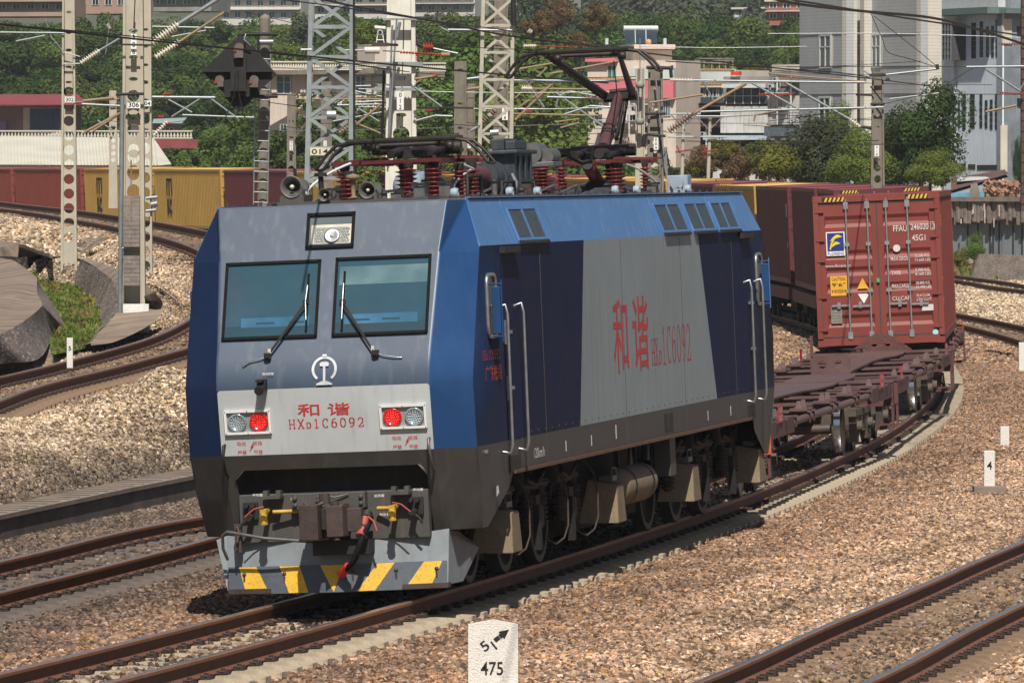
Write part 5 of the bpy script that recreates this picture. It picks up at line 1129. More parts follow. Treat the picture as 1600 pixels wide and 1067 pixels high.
lg.add([(-.43,Y,1.09),(-.21,Y,1.09),(-.32,Y,1.30)],[(0,1,2)],0); lg.add([(-.42,Y,.99),(-.31,Y,.80),(-.20,Y,.99)],[(0,1,2)],2); lg.poly([(-.95,Y,.44),(-.74,Y,.44),(-.74,Y,.76),(-.95,Y,.76)],3); lg.lathe([(0,0),(.055,0)],(1.04,Y,.2),(0,-1,0),16,4)
for k in range(5): put_text(lg,'CSC SAFETY APPROVAL',(-.935,Y-.003,.47+k*.055),(1,0,0),(0,0,1),.18,.02,1)
part('sticker',lg,[mat('sticker_orange',(.75,.38,.03),.5),M_BLK,M_WHITE,mat('sticker_grey',(.25,.24,.2),.6),mat('sticker_teal',(.3,.6,.62),.5)],F)
lg=MB(); lg.box((-.02,.0,1.24),(.05,.04,.08)); part('green_seal',lg,mat('seal_green',(.02,.45,.15),.4),F)
tx=MB()
for z in (2.4,2.32,2.24,1.2,.8,.72): tx.b2((CW/2+.001,.16,z),(CW/2+.004,.26,z+.05))
part('side_marks',tx,HAZ,F)
# yellow containers carry a tall black wordmark on their sides and doors
tx=MB()
for sg in (-1,1):
    x=sg*(CW/2+.002); rt=(0,-sg,0) if sg<0 else (0,1,0)
    org=Vector((x,9.9 if sg<0 else 8.2,1.62)); r_=Vector((0,-1,0)) if sg<0 else Vector((0,1,0))
    # arched m
    for u0 in (0,.42,.84): p=org+r_*u0; tx.add([p,p+r_*.2,p+r_*.2+Vector((0,0,.8)),p+Vector((0,0,.8))],[(0,1,2,3)])
    p=org+Vector((0,0,.68)); tx.add([p,p+r_*1.04,p+r_*1.04+Vector((0,0,.14)),p+Vector((0,0,.14))],[(0,1,2,3)])
    put_text(tx,'sc',org+Vector((0,0,-.95)),r_,(0,0,1),.95,.78,weight=.03)
YL=part('wordmark',tx,M_BLK,CP['yel'])
tx=MB(); put_text(tx,'m',(.2,.02,1.9),(1,0,0),(0,0,1),.62,.34,weight=.02); put_text(tx,'sc',(.24,.02,1.62),(1,0,0),(0,0,1),.56,.26,weight=.02); tx.poly([(.2,.022,.7),(.55,.022,.7),(.55,.022,1.1),(.2,.022,1.1)],1); part('door_wordmark',tx,[M_BLK,M_BAR],CP['yel'])
tx=MB(); 
for z in (2.3,2.1,.9,.7,.5): tx.b2((.3,.014,z),(.8,.02,z+.08))
tx.b2((-CW/2-.004,.5,2.0),(-CW/2,.7,2.4)); tx.b2((-CW/2-.004,.5,1.1),(-CW/2,.62,1.25))
part('white_lettering',tx,M_WHITE,CP['mar'])
seq=[(105.9,'mar'),(120.2,'mar'),(134.4,'mar'),(148.6,'yel'),(162.8,'mar'),(177,'yel'),(191.2,'yel'),(205.4,'rus'),(219.6,'yel'),(233.8,'mar'),(248,'yel'),(262.2,'mar'),(276.4,'yel'),(290.6,'yel'),(304.8,'rus'),(318.9,'rus')]
SH={s:(s if s<140 else 134.4+(s-134.4)*12.95/14.2) for s,_ in seq}; SH[318.9]=134.4+13*12.95
LB={105.9:'maroon container directly behind the nearest red one',120.2:'maroon container second behind the nearest red one',134.4:'maroon container with its dark left side showing beside the locomotive tail',148.6:'yellow container peeking out left of the dark maroon one',162.8:'maroon container behind the rear end of the locomotive roof',177:'yellow container behind the raised pantograph',191.2:'yellow container seen through the red insulators of the rear pantograph',205.4:'rust red container behind the grey roof box',219.6:'yellow container behind the middle of the locomotive roof',233.8:'maroon container behind the folded pantograph',248:'yellow container just right of the maroon one behind the horns',262.2:'maroon container at the upper left corner of the locomotive roof',276.4:'yellow container with black wordmark beside the locomotive, doors visible',290.6:'yellow container with black wordmark between two concrete masts',318.9:'second rust red container, only just visible at the left edge of the picture',304.8:'rust red container at the left edge of the picture'}
used=set(); FW='containers on the train behind the locomotive'; F['group']=FW; fw=None
for s,k in seq:
    C=CP[k] if k not in used and k!='red' else copy_tree(CP[k])
    used.add(k); place_on(C,SH[s]); C['label']=LB[s]; C['group']=FW
    # a short wagon under each
    l,r=on_track(SH[s]-.35,12.9)
    if fw is None:
        fw=thing('short_wagon','','wagon',l,r,'short wagons under the far containers'); a=MB(); a.b2((-1.3,.2,.75),(1.3,12.7,1.1)); part('deck_frame',a,M_WAG,fw)
        for y in (2.2,11.6):
            a=MB()
            for q in (-.875,.875):
                for sd_ in (-1,1): a.cyl((sd_*.72,y+q,.42),(sd_*.82,y+q,.42),.42,n=20)
            a.b2((-1.0,y-1.1,.4),(1.0,y+1.1,.7)); part('bogie',a,M_DARK,fw)
        w=fw
    else: w=copy_tree(fw,None,'',l,r)
    w['label']='brown wagon under the '+(LB[s] if s<318 else 'second rust red container at the left edge')
for k in CP:
    if k not in used and k!='red': pass
# ------------------------------------------------------------------ concrete banks, ditch, kerb wall
M_CONC=mat('bank_concrete',(.23,.17,.125),.9,var=.65,scale=.9,bump=.4,bscale=8,stretch=(.35,1.6,2.5),grime=(.30,.26,.21)); M_CONS=mat('bank_slope',(.145,.11,.085),.9,var=.55,scale=1.2,bump=.6,bscale=10,grime=(.5,.48,.45),stretch=(1,.6,2.5))
M_KERB=mat('kerb_stone',(.23,.18,.14),.9,var=.35,scale=1.5,bump=.3); M_KERBD=mat('kerb_face',(.12,.095,.078),.9,var=.5,scale=1.5,bump=.3)
G3=lambda L:[gnd(a,b,z) for a,b,z in L]
def patch(mb,pts,m=0,dz=0.,thick=.35):
    pts=[Vector(p)+Vector((0,0,dz)) for p in pts]; tri=tessellate_polygon([[Vector((p.x,p.y,0)) for p in pts]])
    for t in tri:
        a,b,c=[pts[i] for i in t]
        if (b-a).cross(c-a).z<0: a,b,c=a,c,b
        mb.add([a,b,c],[(0,1,2)],m)
    n=len(pts)
    for i in range(n):
        a,b=pts[i],pts[(i+1)%n]; d=Vector((0,0,-thick)); mb.add([a,b,b+d,a+d],[(0,1,2,3)],m)
def resamp(P,n):
    L=[0]
    for i in range(1,len(P)): L.append(L[-1]+(P[i]-P[i-1]).length)
    out=[]
    for k in range(n):
        s=L[-1]*k/(n-1); j=0
        while j<len(P)-2 and L[j+1]<s: j+=1
        out.append(P[j].lerp(P[j+1],min(1,max(0,(s-L[j])/max(1e-6,L[j+1]-L[j])))))
    return out
def strip(mb,A,B,m=0):
    n=max(len(A),len(B))*3
    def rs(P):
        L=[0]
        for i in range(1,len(P)): L.append(L[-1]+(P[i]-P[i-1]).length)
        out=[]
        for k in range(n):
            s=L[-1]*k/(n-1); j=0
            while j<len(P)-2 and L[j+1]<s: j+=1
            out.append(P[j].lerp(P[j+1],min(1,max(0,(s-L[j])/max(1e-6,L[j+1]-L[j])))))
        return out
    a,b=rs(A),rs(B)
    for i in range(n-1):
        q=[a[i],a[i+1],b[i+1],b[i]]
        if (q[1]-q[0]).cross(q[2]-q[0]).z<0: q=q[::-1]
        mb.add(q,[(0,1,2,3)],m)
def smo(P): return spline(P,.35)+[P[-1]]

_G3=G3
def G3(L):
    return smo(_G3(L)) if len(L)>3 else _G3(L)
a=MB(); patch(a,_G3(BANK['plat'][:4])[:1]+_G3(BANK['plat'][1:4])+smo(_G3(BANK['face']))); strip(a,G3(BANK['face']),G3(BANK['foot']),1); tag(part('concrete_bank',a,[M_CONC,M_CONS]),'dark ribbed concrete bank at the left edge, inside the curve of the inner track','bank')
a=MB(); strip(a,G3(BANK['outer']),G3([(47,416,2.1)]+BANK['gr']),1); strip(a,G3(BANK['ledge']),G3([(100,402,2.43)]+BANK['outer'][1:]),0); patch(a,_G3([(20,404,2.38),(60,399,2.44),(104,401,2.43),(90,412,2.25),(74,423,2.0),(45,420,2.05)]),1,thick=.5); tag(part('concrete_bank',a,[M_CONC,M_CONS]),'curved concrete slope with a flat ledge where the numbered masts stand','bank')
a=MB(); patch(a,G3([(-70,366,2.85),(0,376,2.75),(34,382,2.7),(61,392,2.6),(83,400,2.5),(60,404,2.3),(0,400,2.45),(-70,400,2.45)]),0,thick=.08); tag(part('concrete_walkway',a,[M_CONC]),'narrow concrete walkway slab above the dark ribbed bank','walkway')
def leafblades(name,poly,n,h,w,mts,lab,cat,seed=3,zoff=-.06):
    r=random.Random(seed); mb=MB(); xs=[p.x for p in poly]; ys=[p.y for p in poly]; N_=len(poly); c=0
    def ins(x,y):
        f=False
        for i in range(N_):
            a,b=poly[i],poly[(i+1)%N_]
            if (a.y>y)!=(b.y>y) and x<(b.x-a.x)*(y-a.y)/(b.y-a.y)+a.x: f=not f
        return f
    pts=[]
    while len(pts)<n:
        x=r.uniform(min(xs),max(xs)); y=r.uniform(min(ys),max(ys))
        if ins(x,y): pts.append((x,y))
    Z=tz_arr([p[0] for p in pts],[p[1] for p in pts])
    for (x,y),z in zip(pts,Z):
        a_=r.uniform(0,6.28); hh=h*r.uniform(.4,1.3); ww=w*r.uniform(.6,1.4); z+=zoff+.1; d=Vector((math.cos(a_),math.sin(a_),0)); l=Vector((r.uniform(-.5,.5),r.uniform(-.5,.5),0))*hh
        mb.add([Vector((x,y,z))-d*ww,Vector((x,y,z))+d*ww,Vector((x,y,z+hh*.7))+d*ww*1.3+l*.6,Vector((x,y,z+hh))-d*ww*.4+l],[(0,1,2,3)],r.choice(range(len(mts))))
    o=part(name,mb,mts); tag(o,lab,cat,kind='stuff'); return o
def lmat(name,c,v=.35,tr=.35):
    m=bpy.data.materials.new(name); m.use_nodes=True; N=m.node_tree.nodes; L=m.node_tree.links; N.remove(N['Principled BSDF'])
    oi=N.new('ShaderNodeObjectInfo'); hs=N.new('ShaderNodeHueSaturation'); hs.inputs['Color'].default_value=(*c,1)
    tc=N.new('ShaderNodeTexCoord'); nz=N.new('ShaderNodeTexNoise'); nz.inputs['Scale'].default_value=1.7; L.new(tc.outputs['Object'],nz.inputs[0])
    a=N.new('ShaderNodeMapRange'); a.inputs[3].default_value=.475; a.inputs[4].default_value=.525; L.new(oi.outputs['Random'],a.inputs[0]); L.new(a.outputs[0],hs.inputs['Hue'])
    b=N.new('ShaderNodeMapRange'); b.inputs[1].default_value=.3; b.inputs[2].default_value=.7; b.inputs[3].default_value=1-v; b.inputs[4].default_value=1+v; L.new(nz.outputs[0],b.inputs[0]); L.new(b.outputs[0],hs.inputs['Value'])
    d=N.new('ShaderNodeBsdfDiffuse'); t=N.new('ShaderNodeBsdfTranslucent'); mx=N.new('ShaderNodeMixShader'); mx.inputs[0].default_value=tr
    L.new(hs.outputs[0],d.inputs[0]); L.new(hs.outputs[0],t.inputs[0]); L.new(d.outputs[0],mx.inputs[1]); L.new(t.outputs[0],mx.inputs[2]); L.new(mx.outputs[0],N['Material Output'].inputs[0]); return m
GR1=lmat('grass_a',(.13,.20,.04)); GR2=lmat('grass_b',(.20,.24,.06)); GR3=lmat('grass_dry',(.26,.19,.08))
GA,GB=resamp(G3(BANK['gl']),40),resamp(G3([(47,416,2.1)]+BANK['gr']),40)
a=MB(); strip(a,[p-Vector((0,0,.03)) for p in GA],[p-Vector((0,0,.03)) for p in GB],0); tag(part('ditch_soil',a,mat('ditch_soil',(.07,.07,.03),.95,var=.4,scale=2,bump=.4)),kind='structure')
r_=random.Random(3); mb=MB()
for _ in range(15000):
    q=r_.uniform(0,38.99); i=int(q); t=q-i; A=GA[i].lerp(GA[i+1],t); B=GB[i].lerp(GB[i+1],t); u_=r_.uniform(-.03,1.03); p=A.lerp(B,u_)-Vector((0,0,.04)); an=r_.uniform(0,6.28); cl=.6+.5*math.sin(p.x*5+p.y*.9)*math.sin(p.y*1.7+p.x*3)
    hh=.15*cl*r_.uniform(.5,1.3); w2=.022*r_.uniform(.6,1.5); d=Vector((math.cos(an),math.sin(an),0)); l=Vector((r_.uniform(-.6,.6),r_.uniform(-.6,.6),0))*hh
    dry=math.sin(p.y*1.1)+math.sin(p.x*4+1)>.9
    mb.add([p-d*w2,p+d*w2,p+Vector((0,0,hh*.7))+d*w2*1.3+l*.6,p+Vector((0,0,hh))-d*w2*.4+l],[(0,1,2,3)],r_.choice((0,0,1,2) if not dry else (1,2,2)))
tag(part('grass',mb,[GR1,GR2,GR3]),'rough green grass filling the ditch between the concrete banks','grass',kind='stuff')
a=MB(); 
P=_k
for i in range(len(P)-1):
    A,B=P[i],P[i+1]; n=(B-A).normalized(); w=Vector((-n.y,n.x,0))*2.3; w0=Vector((-n.y,n.x,0))*.03
    if w.y<0: w=-w; w0=-w0
    A0=Vector((A.x,A.y,-.8));B0=Vector((B.x,B.y,-.8)); h=Vector((0,0,.72)); 
    a.hexa([A0,B0,B0+w,A0+w,A0+h,B0+h,B0+w+h,A0+w+h],1); a.hexa([A0+h-w0,B0+h-w0,B0+w+h,A0+w+h,A0+h-w0+Vector((0,0,.06)),B0+h-w0+Vector((0,0,.06)),B0+w+h+Vector((0,0,.06)),A0+w+h+Vector((0,0,.06))],0)
    L_=(B-A).length; k=0
    while k<L_:
        q=A+n*k; q.z=0.06; a.box((q.x+w.x/2,q.y+w.y/2,-.017),(.04,2.2,.014),1,rot=(0,0,math.atan2(n.y,n.x))); k+=.6
tag(part('kerb_wall',a,[M_KERB,M_KERBD]),'low concrete trough wall along the foot of the pale ballast bank','wall')
# ------------------------------------------------------------------ masts
M_MASTW=mat('mast_concrete_white',(.66,.64,.56),.85,var=.12,scale=2,bump=.15,streak=.25,scol=(.42,.38,.31)); M_MAST=mat('mast_concrete',(.44,.395,.31),.85,var=.14,scale=2,bump=.15,streak=.25,scol=(.28,.24,.19)); M_MASTD=mat('mast_concrete_old',(.20,.175,.14),.9,var=.3,scale=2.5,bump=.3,streak=.4,scol=(.09,.08,.07))
M_GALV=mat('galvanised',(.27,.30,.31),.45,.5,var=.15,scale=6); M_LAT=mat('lattice_grey',(.27,.30,.30),.55,.2,var=.2,scale=4); M_LATC=mat('lattice_cream',(.45,.42,.34),.6,.1,var=.2,scale=4)
M_TAND=mat('stay_tan',(.27,.19,.11),.6,.1,var=.3,scale=5); M_PORB=mat('porcelain_brown',(.22,.16,.12),.35,var=.2,scale=8); M_WIRE=mat('wire_dark',(.03,.025,.022),.5,.5,var=.2); M_WIREL=mat('wire_light',(.35,.36,.36),.4,.6,var=.1); M_RINS=mat('insulator_bright_red',(.28,.03,.018),.45,var=.15)
def segs(parent,base,d,items,name='cantilever'):
    """items: (kind, p0, p1, r) picture points on the vertical plane at distance d"""
    a=MB(); mt=[M_GALV,M_TAND,M_PORC,M_PORB,M_RINS,M_WIRE,M_WIREL,M_BLACK]
    K=dict(g=0,t=1,w=5,l=6,k=7)
    for kind,p0,p1,r in items:
        A=at(*p0,d)-base; B=at(*p1,d)-base
        if kind in K: a.tube([A,B],r,7,K[kind])
        elif kind in 'piR':
            m={'p':2,'i':3,'R':4}[kind]; L=(B-A).length; n=max(4,int(L/.06)); pr=[(r*.4,0)]
            for k in range(n):
                z=L*k/n; dz=L/n; pr+=[(r*.4,z),(r,z+dz*.3),(r,z+dz*.45),(r*.4,z+dz*.6)]
            a.lathe(pr+[(r*.4,L)],A,B-A,10,m)
        elif kind=='b': # box around the line
            a.tube([A,B],r,4,0)
    return part(name,a,mt,parent)
def numplate(parent,base,d,txt,cx,cy,w,h,vert=False,thk=.02,col=None):
    a=MB(); c=at(cx,cy,d)-base; k=d/FPX; W=w*k;H=h*k; a.box(c,(W,thk,H),0); 
    if vert:
        n=len(txt)
        for i,ch in enumerate(txt): put_text(a,ch,c+Vector((0,-thk/2-.004,H/2-H*(i+.5)/n)),(1,0,0),(0,0,1),None,H/n*.68,1,weight=.012,center=True)
    else: put_text(a,txt,c+Vector((0,-thk/2-.004,0)),(1,0,0),(0,0,1),W*.82,H*.66,1,weight=.012,center=True)
    return part('number_plate',a,[col or M_WHITE,M_BLK],parent)
def hole_mast(name,lab,px,pybase,d,wb,wt,htop_py,holes,m,thick=.28,group='concrete overhead line masts'):
    """web plate with holes (py, halfwidth px, halfheight px) between two flanges; widths in px at base and at the top"""
    k=d/FPX; base=at(px,pybase,d); T=thing(name,lab,'mast',base,group=group); a=MB()
    H=(pybase-htop_py)*k; wb*=k; wt*=k; fl=.17
    hs=[]
    for py,hw,hh in holes:
        z=(pybase-py)*k; n=18; hs.append([(hw*k*math.cos(6.283*i/n),-.04,z+hh*k*math.sin(6.283*i/n)) for i in range(n)])
    zb=-.8; 
    a.prism([(-wb/2*.72,-.04,zb),(wb/2*.72,-.04,zb),(wt/2*.72,-.04,H),(-wt/2*.72,-.04,H)],(0,.1,0),0,holes=hs)
    for s in (-1,1):
        x0,x1,t0,t1=s*wb/2*.72,s*wb/2,s*wt/2*.72,s*wt/2; y0,y1=-thick/2,thick/2
        q=[(x0,y0,zb),(x1,y0,zb),(x1,y1,zb),(x0,y1,zb),(t0,y0,H),(t1,y0,H),(t1,y1,H),(t0,y1,H)]
        a.hexa(q if s>0 else [q[1],q[0],q[3],q[2],q[5],q[4],q[7],q[6]],0)
    part('mast_column',a,m,T); return T,base
def rowh(y0,y1,dy,hw,hh): 
    o=[];y=y0
    while y>y1: o.append((y,hw,hh)); y-=dy
    return o
T,b=hole_mast('concrete_mast','cream concrete mast with round holes and a plate reading 302',108,400,166,26,18,-60,rowh(371,135,22.7,8.2,8)+[(129,5,2),(105,5,2.2),(79,5,2.4),(52,4.5,2),(20,4.5,2),(-10,4.5,2)],M_MAST)
numplate(T,b,165.75,'302',109,156,15,9)
segs(T,b,165.8,[('g',(0,51),(100,52),.022),('g',(25,65),(70,56),.022),('p',(126,99),(156,79),.075),('g',(156,79),(238,30),.03),('l',(70,28),(80,58),.012),('l',(80,58),(100,82),.012),('l',(100,82),(125,89),.012),('g',(99,100),(125,100),.02),('l',(170,45),(165,85),.012),('p',(168,38),(172,46),.05)])
T,b=hole_mast('concrete_mast','cream concrete mast reading 306 with stacked weights and a whitewashed foot',209,515,143,38,30,-60,rowh(236,150,33,9.5,11)+[(150,9.5,9),(180,9.5,8),(124,7,3),(90,7,3),(49,7,3),(245,10,11),(300,10,12),(270,10,12),(496,10,10)],M_MAST,.4)
numplate(T,b,142.7,'306',209,164,20,11); numplate(T,b,142.7,'306',209,70,9,33,True)
segs(T,b,142.6,[('g',(187,515),(191,150),.05),('k',(181,148),(225,147),.03),('g',(184,388),(218,389),.03),('k',(190,70),(236,71),.02),('t',(128,209),(188,177),.03),('t',(145,205),(190,176),.03),('p',(238,68),(279,38),.1),('g',(279,38),(352,-8),.045),('p',(243,90),(282,65),.075),('t',(282,65),(350,20),.03),('g',(352,-8),(330,-30),.03),('k',(211,0),(209,45),.012),('g',(128,163),(190,166),.025),('t',(130,158),(178,153),.03)])
a=MB(); k=143/FPX
for i in range(21):
    y=306+i*6.7; c=at(205,y+3,142.45)-b; 
    if 386<y<394: continue
    if i%2: 
        for s in (-1,1): a.box(c+Vector((s*.085+.01,0,0)),(.165,.22,6.1*k))
    else: a.box(c+Vector((.01,0,0)),(.335,.22,6.1*k))
c0=at(205,306,142.45)-b; c1=at(205,250,142.45)-b; a.tube([c0,c1],.015,6); part('counterweight',a,mat('weight_block',(.22,.185,.155),.9,var=.35,scale=6,bump=.3),T)
a=MB(); c=at(213,497,142.6)-b; a.box(c,(.52,.3,.58)); part('whitewashed_foot',a,mat('whitewash',(.72,.72,.68),.9,var=.12,scale=6,bump=.3,grime=(.35,.34,.3)),T)
T,b=hole_mast('concrete_mast','cream concrete mast reading 304, half hidden behind mast 306',228,440,157,21,17,-60,rowh(416,140,23,7,8.5)+[(129,4.5,3),(102,4.5,2.2),(73,4.5,2.4),(47,4.5,2)],M_MAST)
numplate(T,b,156.75,'304',228,162,17,9)
segs(T,b,156.8,[('g',(238,152),(336,153),.035),('R',(256,148),(266,147),.06),('g',(263,156),(300,176),.022),('g',(312,155),(268,183),.022),('p',(240,212),(262,190),.06),('g',(330,155),(372,186),.022),('g',(285,180),(398,184),.022),('R',(247,183),(256,183),.05),('R',(258,194),(266,194),.05),('g',(238,42),(335,44),.022),('g',(228,310),(246,308),.04),('g',(228,330),(244,328),.04),('g',(236,320),(246,318),.07),('g',(268,58),(322,48),.02)])
T,b=hole_mast('concrete_mast','short distant concrete mast behind the white shed roof',177,292,260,14,11,142,rowh(250,198,10,3.5,3.6)+[(197,3,1)],M_MAST); segs(T,b,259.7,[('g',(175,203),(152,188),.03),('t',(118,160),(186,155),.03)])
# big mast 012
T,b=hole_mast('concrete_mast','large cream concrete mast reading 012 behind the folded pantograph',627,440,148,53,43,-40,[(210,13,12),(180,8,3.2),(123,8,3.2),(250,13,13),(295,13,13)],M_MASTW,.5)
numplate(T,b,147.6,'012',625.5,158,11,28,True)
a=MB(); k=148/FPX
for y,w,h in ((101,72,7),(31,52,3),(140,76,5)): c=at(627+(-6 if y==140 else -2),y,148)-b; a.box(c+Vector((0,-.3,0)),(w*k,.14,h*k)); a.box(c+Vector((0,.3,0)),(w*k,.14,h*k))
part('clamp_beam',a,M_LAT,T)
segs(T,b,147.2,[('g',(613,40),(607,215),.02),('l',(620,30),(608,210),.02),('w',(600,110),(597,215),.03),('g',(625,35),(620,60),.035),('k',(631,30),(630,78),.012),('b',(583,79),(570,79),.02),('g',(538,79),(572,79),.02),('R',(625,82),(690,86),.035),('t',(690,86),(703,86),.05),('w',(598,80),(625,81),.012),('R',(661,74),(677,74),.12),('k',(650,68),(662,74),.04),('l',(677,76),(715,84),.02),('R',(652,82),(653,96),.05),('g',(648,137),(690,167),.025),('t',(648,124),(680,119),.03),('R',(676,119),(684,119),.05),('t',(649,131),(666,119),.02),('g',(560,160),(597,158),.025),('t',(557,195),(596,163),.03),('i',(530,208),(557,190),.07),('k',(650,168),(740,169),.02),('R',(664,173),(676,173),.05),('g',(650,189),(680,181),.025),('g',(680,181),(707,182),.025),('g',(556,135),(590,134),.02),('g',(560,170),(592,190),.02)])
a=MB(); c0=at(570,79,147.2)-b; c1=at(593,79,147.2)-b; a.cyl(c0,c1,.075,n=14); part('insulator_sleeve',a,M_PORC,T)
T2=thing('floodlight','small white floodlight and camera frame beside mast 012','lamp',at(594,66,146.5)); a=MB(); k=146.5/FPX; a.box((0,0,23*k),(17*k,.12,4*k),0,rot=(0,.08,0)); a.cyl((0,-.05,15*k),(0,.12,15*k),.055,n=14,m=0); a.cyl((0,-.06,15*k),(0,-.052,15*k),.04,n=14,m=1); a.box((0,.06,15*k),(10*k,.06,9*k),0)
for s in (-1,1): a.tube([(s*4*k,.0,11*k),(s*6*k,0,-1*k)],.012,6)
a.tube([(-5.5*k,0,3*k),(5.5*k,0,3*k)],.012,6); a.box((0,.05,-4*k),(26*k,.2,6*k),2); a.tube([(12*k,.05,-4*k),(26*k,.5,-4*k)],.03,6,2); part('lamp_body',a,[M_WHITE,M_BLK,M_CPL],T2)
def lattice(name,lab,xa0,xb0,ybot,xa1,xb1,ytop,d,step,m,plates=(),grp='steel lattice masts'):
    base=at((xa0+xb0)/2,ybot,d); T=thing(name,lab,'mast',base,group=grp); k=d/FPX; H=(ybot-ytop)*k; wb=(xb0-xa0)*k; wt=(xb1-xa1)*k; sh=((xa1+xb1)-(xa0+xb0))/2*k; a=MB()
    def X(s,t): return sh*t+s*(wb*(1-t)+wt*t)/2
    dp=.32
    for s in (-1,1):
        for y in (-dp,dp):
            a.M=Matrix(); a.hexa([(X(s,0)-.045,y-.045,0),(X(s,0)+.045,y-.045,0),(X(s,0)+.045,y+.045,0),(X(s,0)-.045,y+.045,0),(X(s,1)-.04,y-.045,H),(X(s,1)+.04,y-.045,H),(X(s,1)+.04,y+.045,H),(X(s,1)-.04,y+.045,H)])
    z=0;i=0
    while z<H:
        t0=z/H;t1=min(1,(z+step)/H)
        for y in (-dp-.02,dp+.02):
            a.box((X(0,t0)+0,y,z),(abs(X(1,t0)-X(-1,t0)),.02,.06))
            s=1 if i%2 else -1
            if y>0: s=-s
            p=Vector((X(-s,t0),y+(.012 if y>0 else -.012),z));q=Vector((X(s,t1),y+(.012 if y>0 else -.012),z+(t1-t0)*H)); n=(q-p).normalized(); w=Vector((-n.z,0,n.x))*.032; o=Vector((0,.012,0)); a.hexa([p-w-o,p+w-o,p+w+o,p-w+o,q-w-o,q+w-o,q+w+o,q-w+o])
        for s in (-1,1):
            p=Vector((X(s,t0)+s*.03,-dp if i%2 else dp,z)); q=Vector((X(s,t1)+s*.03,dp if i%2 else -dp,z+(t1-t0)*H)); a.tube([p,q],.025,4)
        z+=step;i+=1
    part('lattice_frame',a,m,T); return T,base
T,b=lattice('lattice_mast','grey steel lattice mast with a cream plate reading 014',477,548,420,488,551,-30,128,.555,M_LAT)
numplate(T,b,127.6,'014',500,237,31,12,col=mat('plate_cream',(.62,.58,.42),.6)); segs(T,b,127.5,[('b',(511,180),(525,180),.11),('l',(470,78),(487,78),.02),('k',(553,0),(554,300),.02)])
T,b=lattice('lattice_mast','cream steel lattice mast further right, behind the tall grey roof box',745,796,420,756,802,-30,160,.62,M_LATC)
numplate(T,b,159.6,'01',757,246,15,8,col=bpy.data.materials['plate_cream']); segs(T,b,159.5,[('g',(700,47),(800,48),.03),('g',(690,44),(702,50),.02),('b',(779,207),(766,208),.1),('k',(802,0),(803,40),.06)])
T,b=hole_mast('concrete_mast','grey concrete mast reading 008 standing behind the cream lattice mast',783,330,185,26,21,-20,rowh(300,60,36,6,7),M_MASTD); numplate(T,b,184.7,'008',789,177,9,22,True)
T,b=hole_mast('concrete_mast','narrow old concrete mast reading 005 left of the grey lattice mast',455.5,330,232,16,13,147,rowh(300,250,18,5,5)+[(240,4,2),(215,4,1.5),(190,4,1.5)],M_MASTD); numplate(T,b,231.7,'005',455,228,5,15,True)
segs(T,b,231.7,[('i',(466,209),(482,190),.09),('g',(482,190),(540,150),.03),('t',(463,155),(640,155),.03),('i',(463,214),(474,200),.09)])
T,b=hole_mast('concrete_mast','narrow old concrete mast seen through the grey lattice mast',510,330,222,20,16,128,rowh(300,250,20,6,6)+[(212,4,2)],M_MASTD); numplate(T,b,221.7,'006',508,226,5,12,True)
segs(T,b,221.7,[('g',(520,165),(600,163),.03),('g',(520,190),(600,175),.03),('t',(520,178),(598,210),.03),('i',(528,204),(552,185),.08),('g',(516,135),(600,152),.03),('t',(516,155),(610,155),.03)])
T,b=hole_mast('concrete_mast','old stained concrete mast reading 006 right of mast 012',719.5,330,175,22,19,96,rowh(300,225,22,5.5,6)+[(200,5,2),(162,5,2),(109,5,1)],M_MASTD); numplate(T,b,174.7,'006',718,223,8,18,True)
segs(T,b,174.7,[('i',(752,120),(772,118),.09),('g',(730,124),(755,121),.04),('i',(752,195),(775,172),.11),('g',(735,205),(752,195),.04),('t',(730,140),(752,137),.04)])
T,b=hole_mast('concrete_mast','thin concrete mast reading 007 close behind the old stained one',736,330,200,13,11,131,rowh(300,200,20,3.5,4),M_MASTD); numplate(T,b,199.7,'007',733,224,5,15,True)
T,b=hole_mast('concrete_mast','grey concrete mast reading 009 right of the raised pantograph',1024,345,152,28,22,104,rowh(300,240,32,6.5,7)+[(258,6.5,7),(223,5,3.5),(238,3,2),(170,5,4),(163,5,2),(139,4,1.5)],M_MASTD,.35); numplate(T,b,151.7,'009',1025,225,7,19,True)
segs(T,b,151.7,[('k',(1010,106),(1052,107),.04),('k',(1008,178),(1040,178),.03),('k',(1048,107),(1049,122),.04),('p',(1047,125),(1083,126),.05),('g',(1083,126),(1245,128),.025),('i',(1045,205),(1080,180),.09),('t',(1080,180),(1166,131),.035),('g',(1175,130),(1250,172),.025),('t',(1015,161),(1098,148),.025),('g',(1097,125),(1115,158),.02),('k',(1008,210),(1040,213),.03),('k',(1008,210),(1005,230),.05),('l',(1024,116),(1040,270),.02),('l',(1040,230),(1042,280),.03),('w',(1040,232),(1050,280),.02),('g',(1090,175),(1380,168),.025),('t',(1180,180),(1178,190),.02),('t',(1180,180),(1220,172),.02),('R',(1185,148),(1240,148),.03)])
T,b=hole_mast('concrete_mast','pale concrete mast with hanging weights left of mast 009',1000,345,168,16,14,108,[],M_MAST); a=MB()
for y in (133,190):
    c=at(1000,y,167.6)-b; a.lathe([(0,-.09),(.09,-.07),(.11,.0),(.09,.07),(0,.09)],c,(0,0,1),14)
part('hanging_weight',a,mat('weight_green',(.22,.25,.2),.6),T); segs(T,b,167.6,[('l',(1000,60),(1000,125),.012),('l',(996,108),(998,190),.012),('l',(1005,108),(1004,190),.012)])
T,b=hole_mast('concrete_mast','grey concrete mast in front of the tiled building',1371,345,180,24,17,113,[(263,5,5),(280,5,6),(235,2.5,8),(199,3,2),(181,3,2),(250,4,1.5),(163,4,2)],M_MASTD,.3); numplate(T,b,179.7,'010',1370,236,7,17,True)
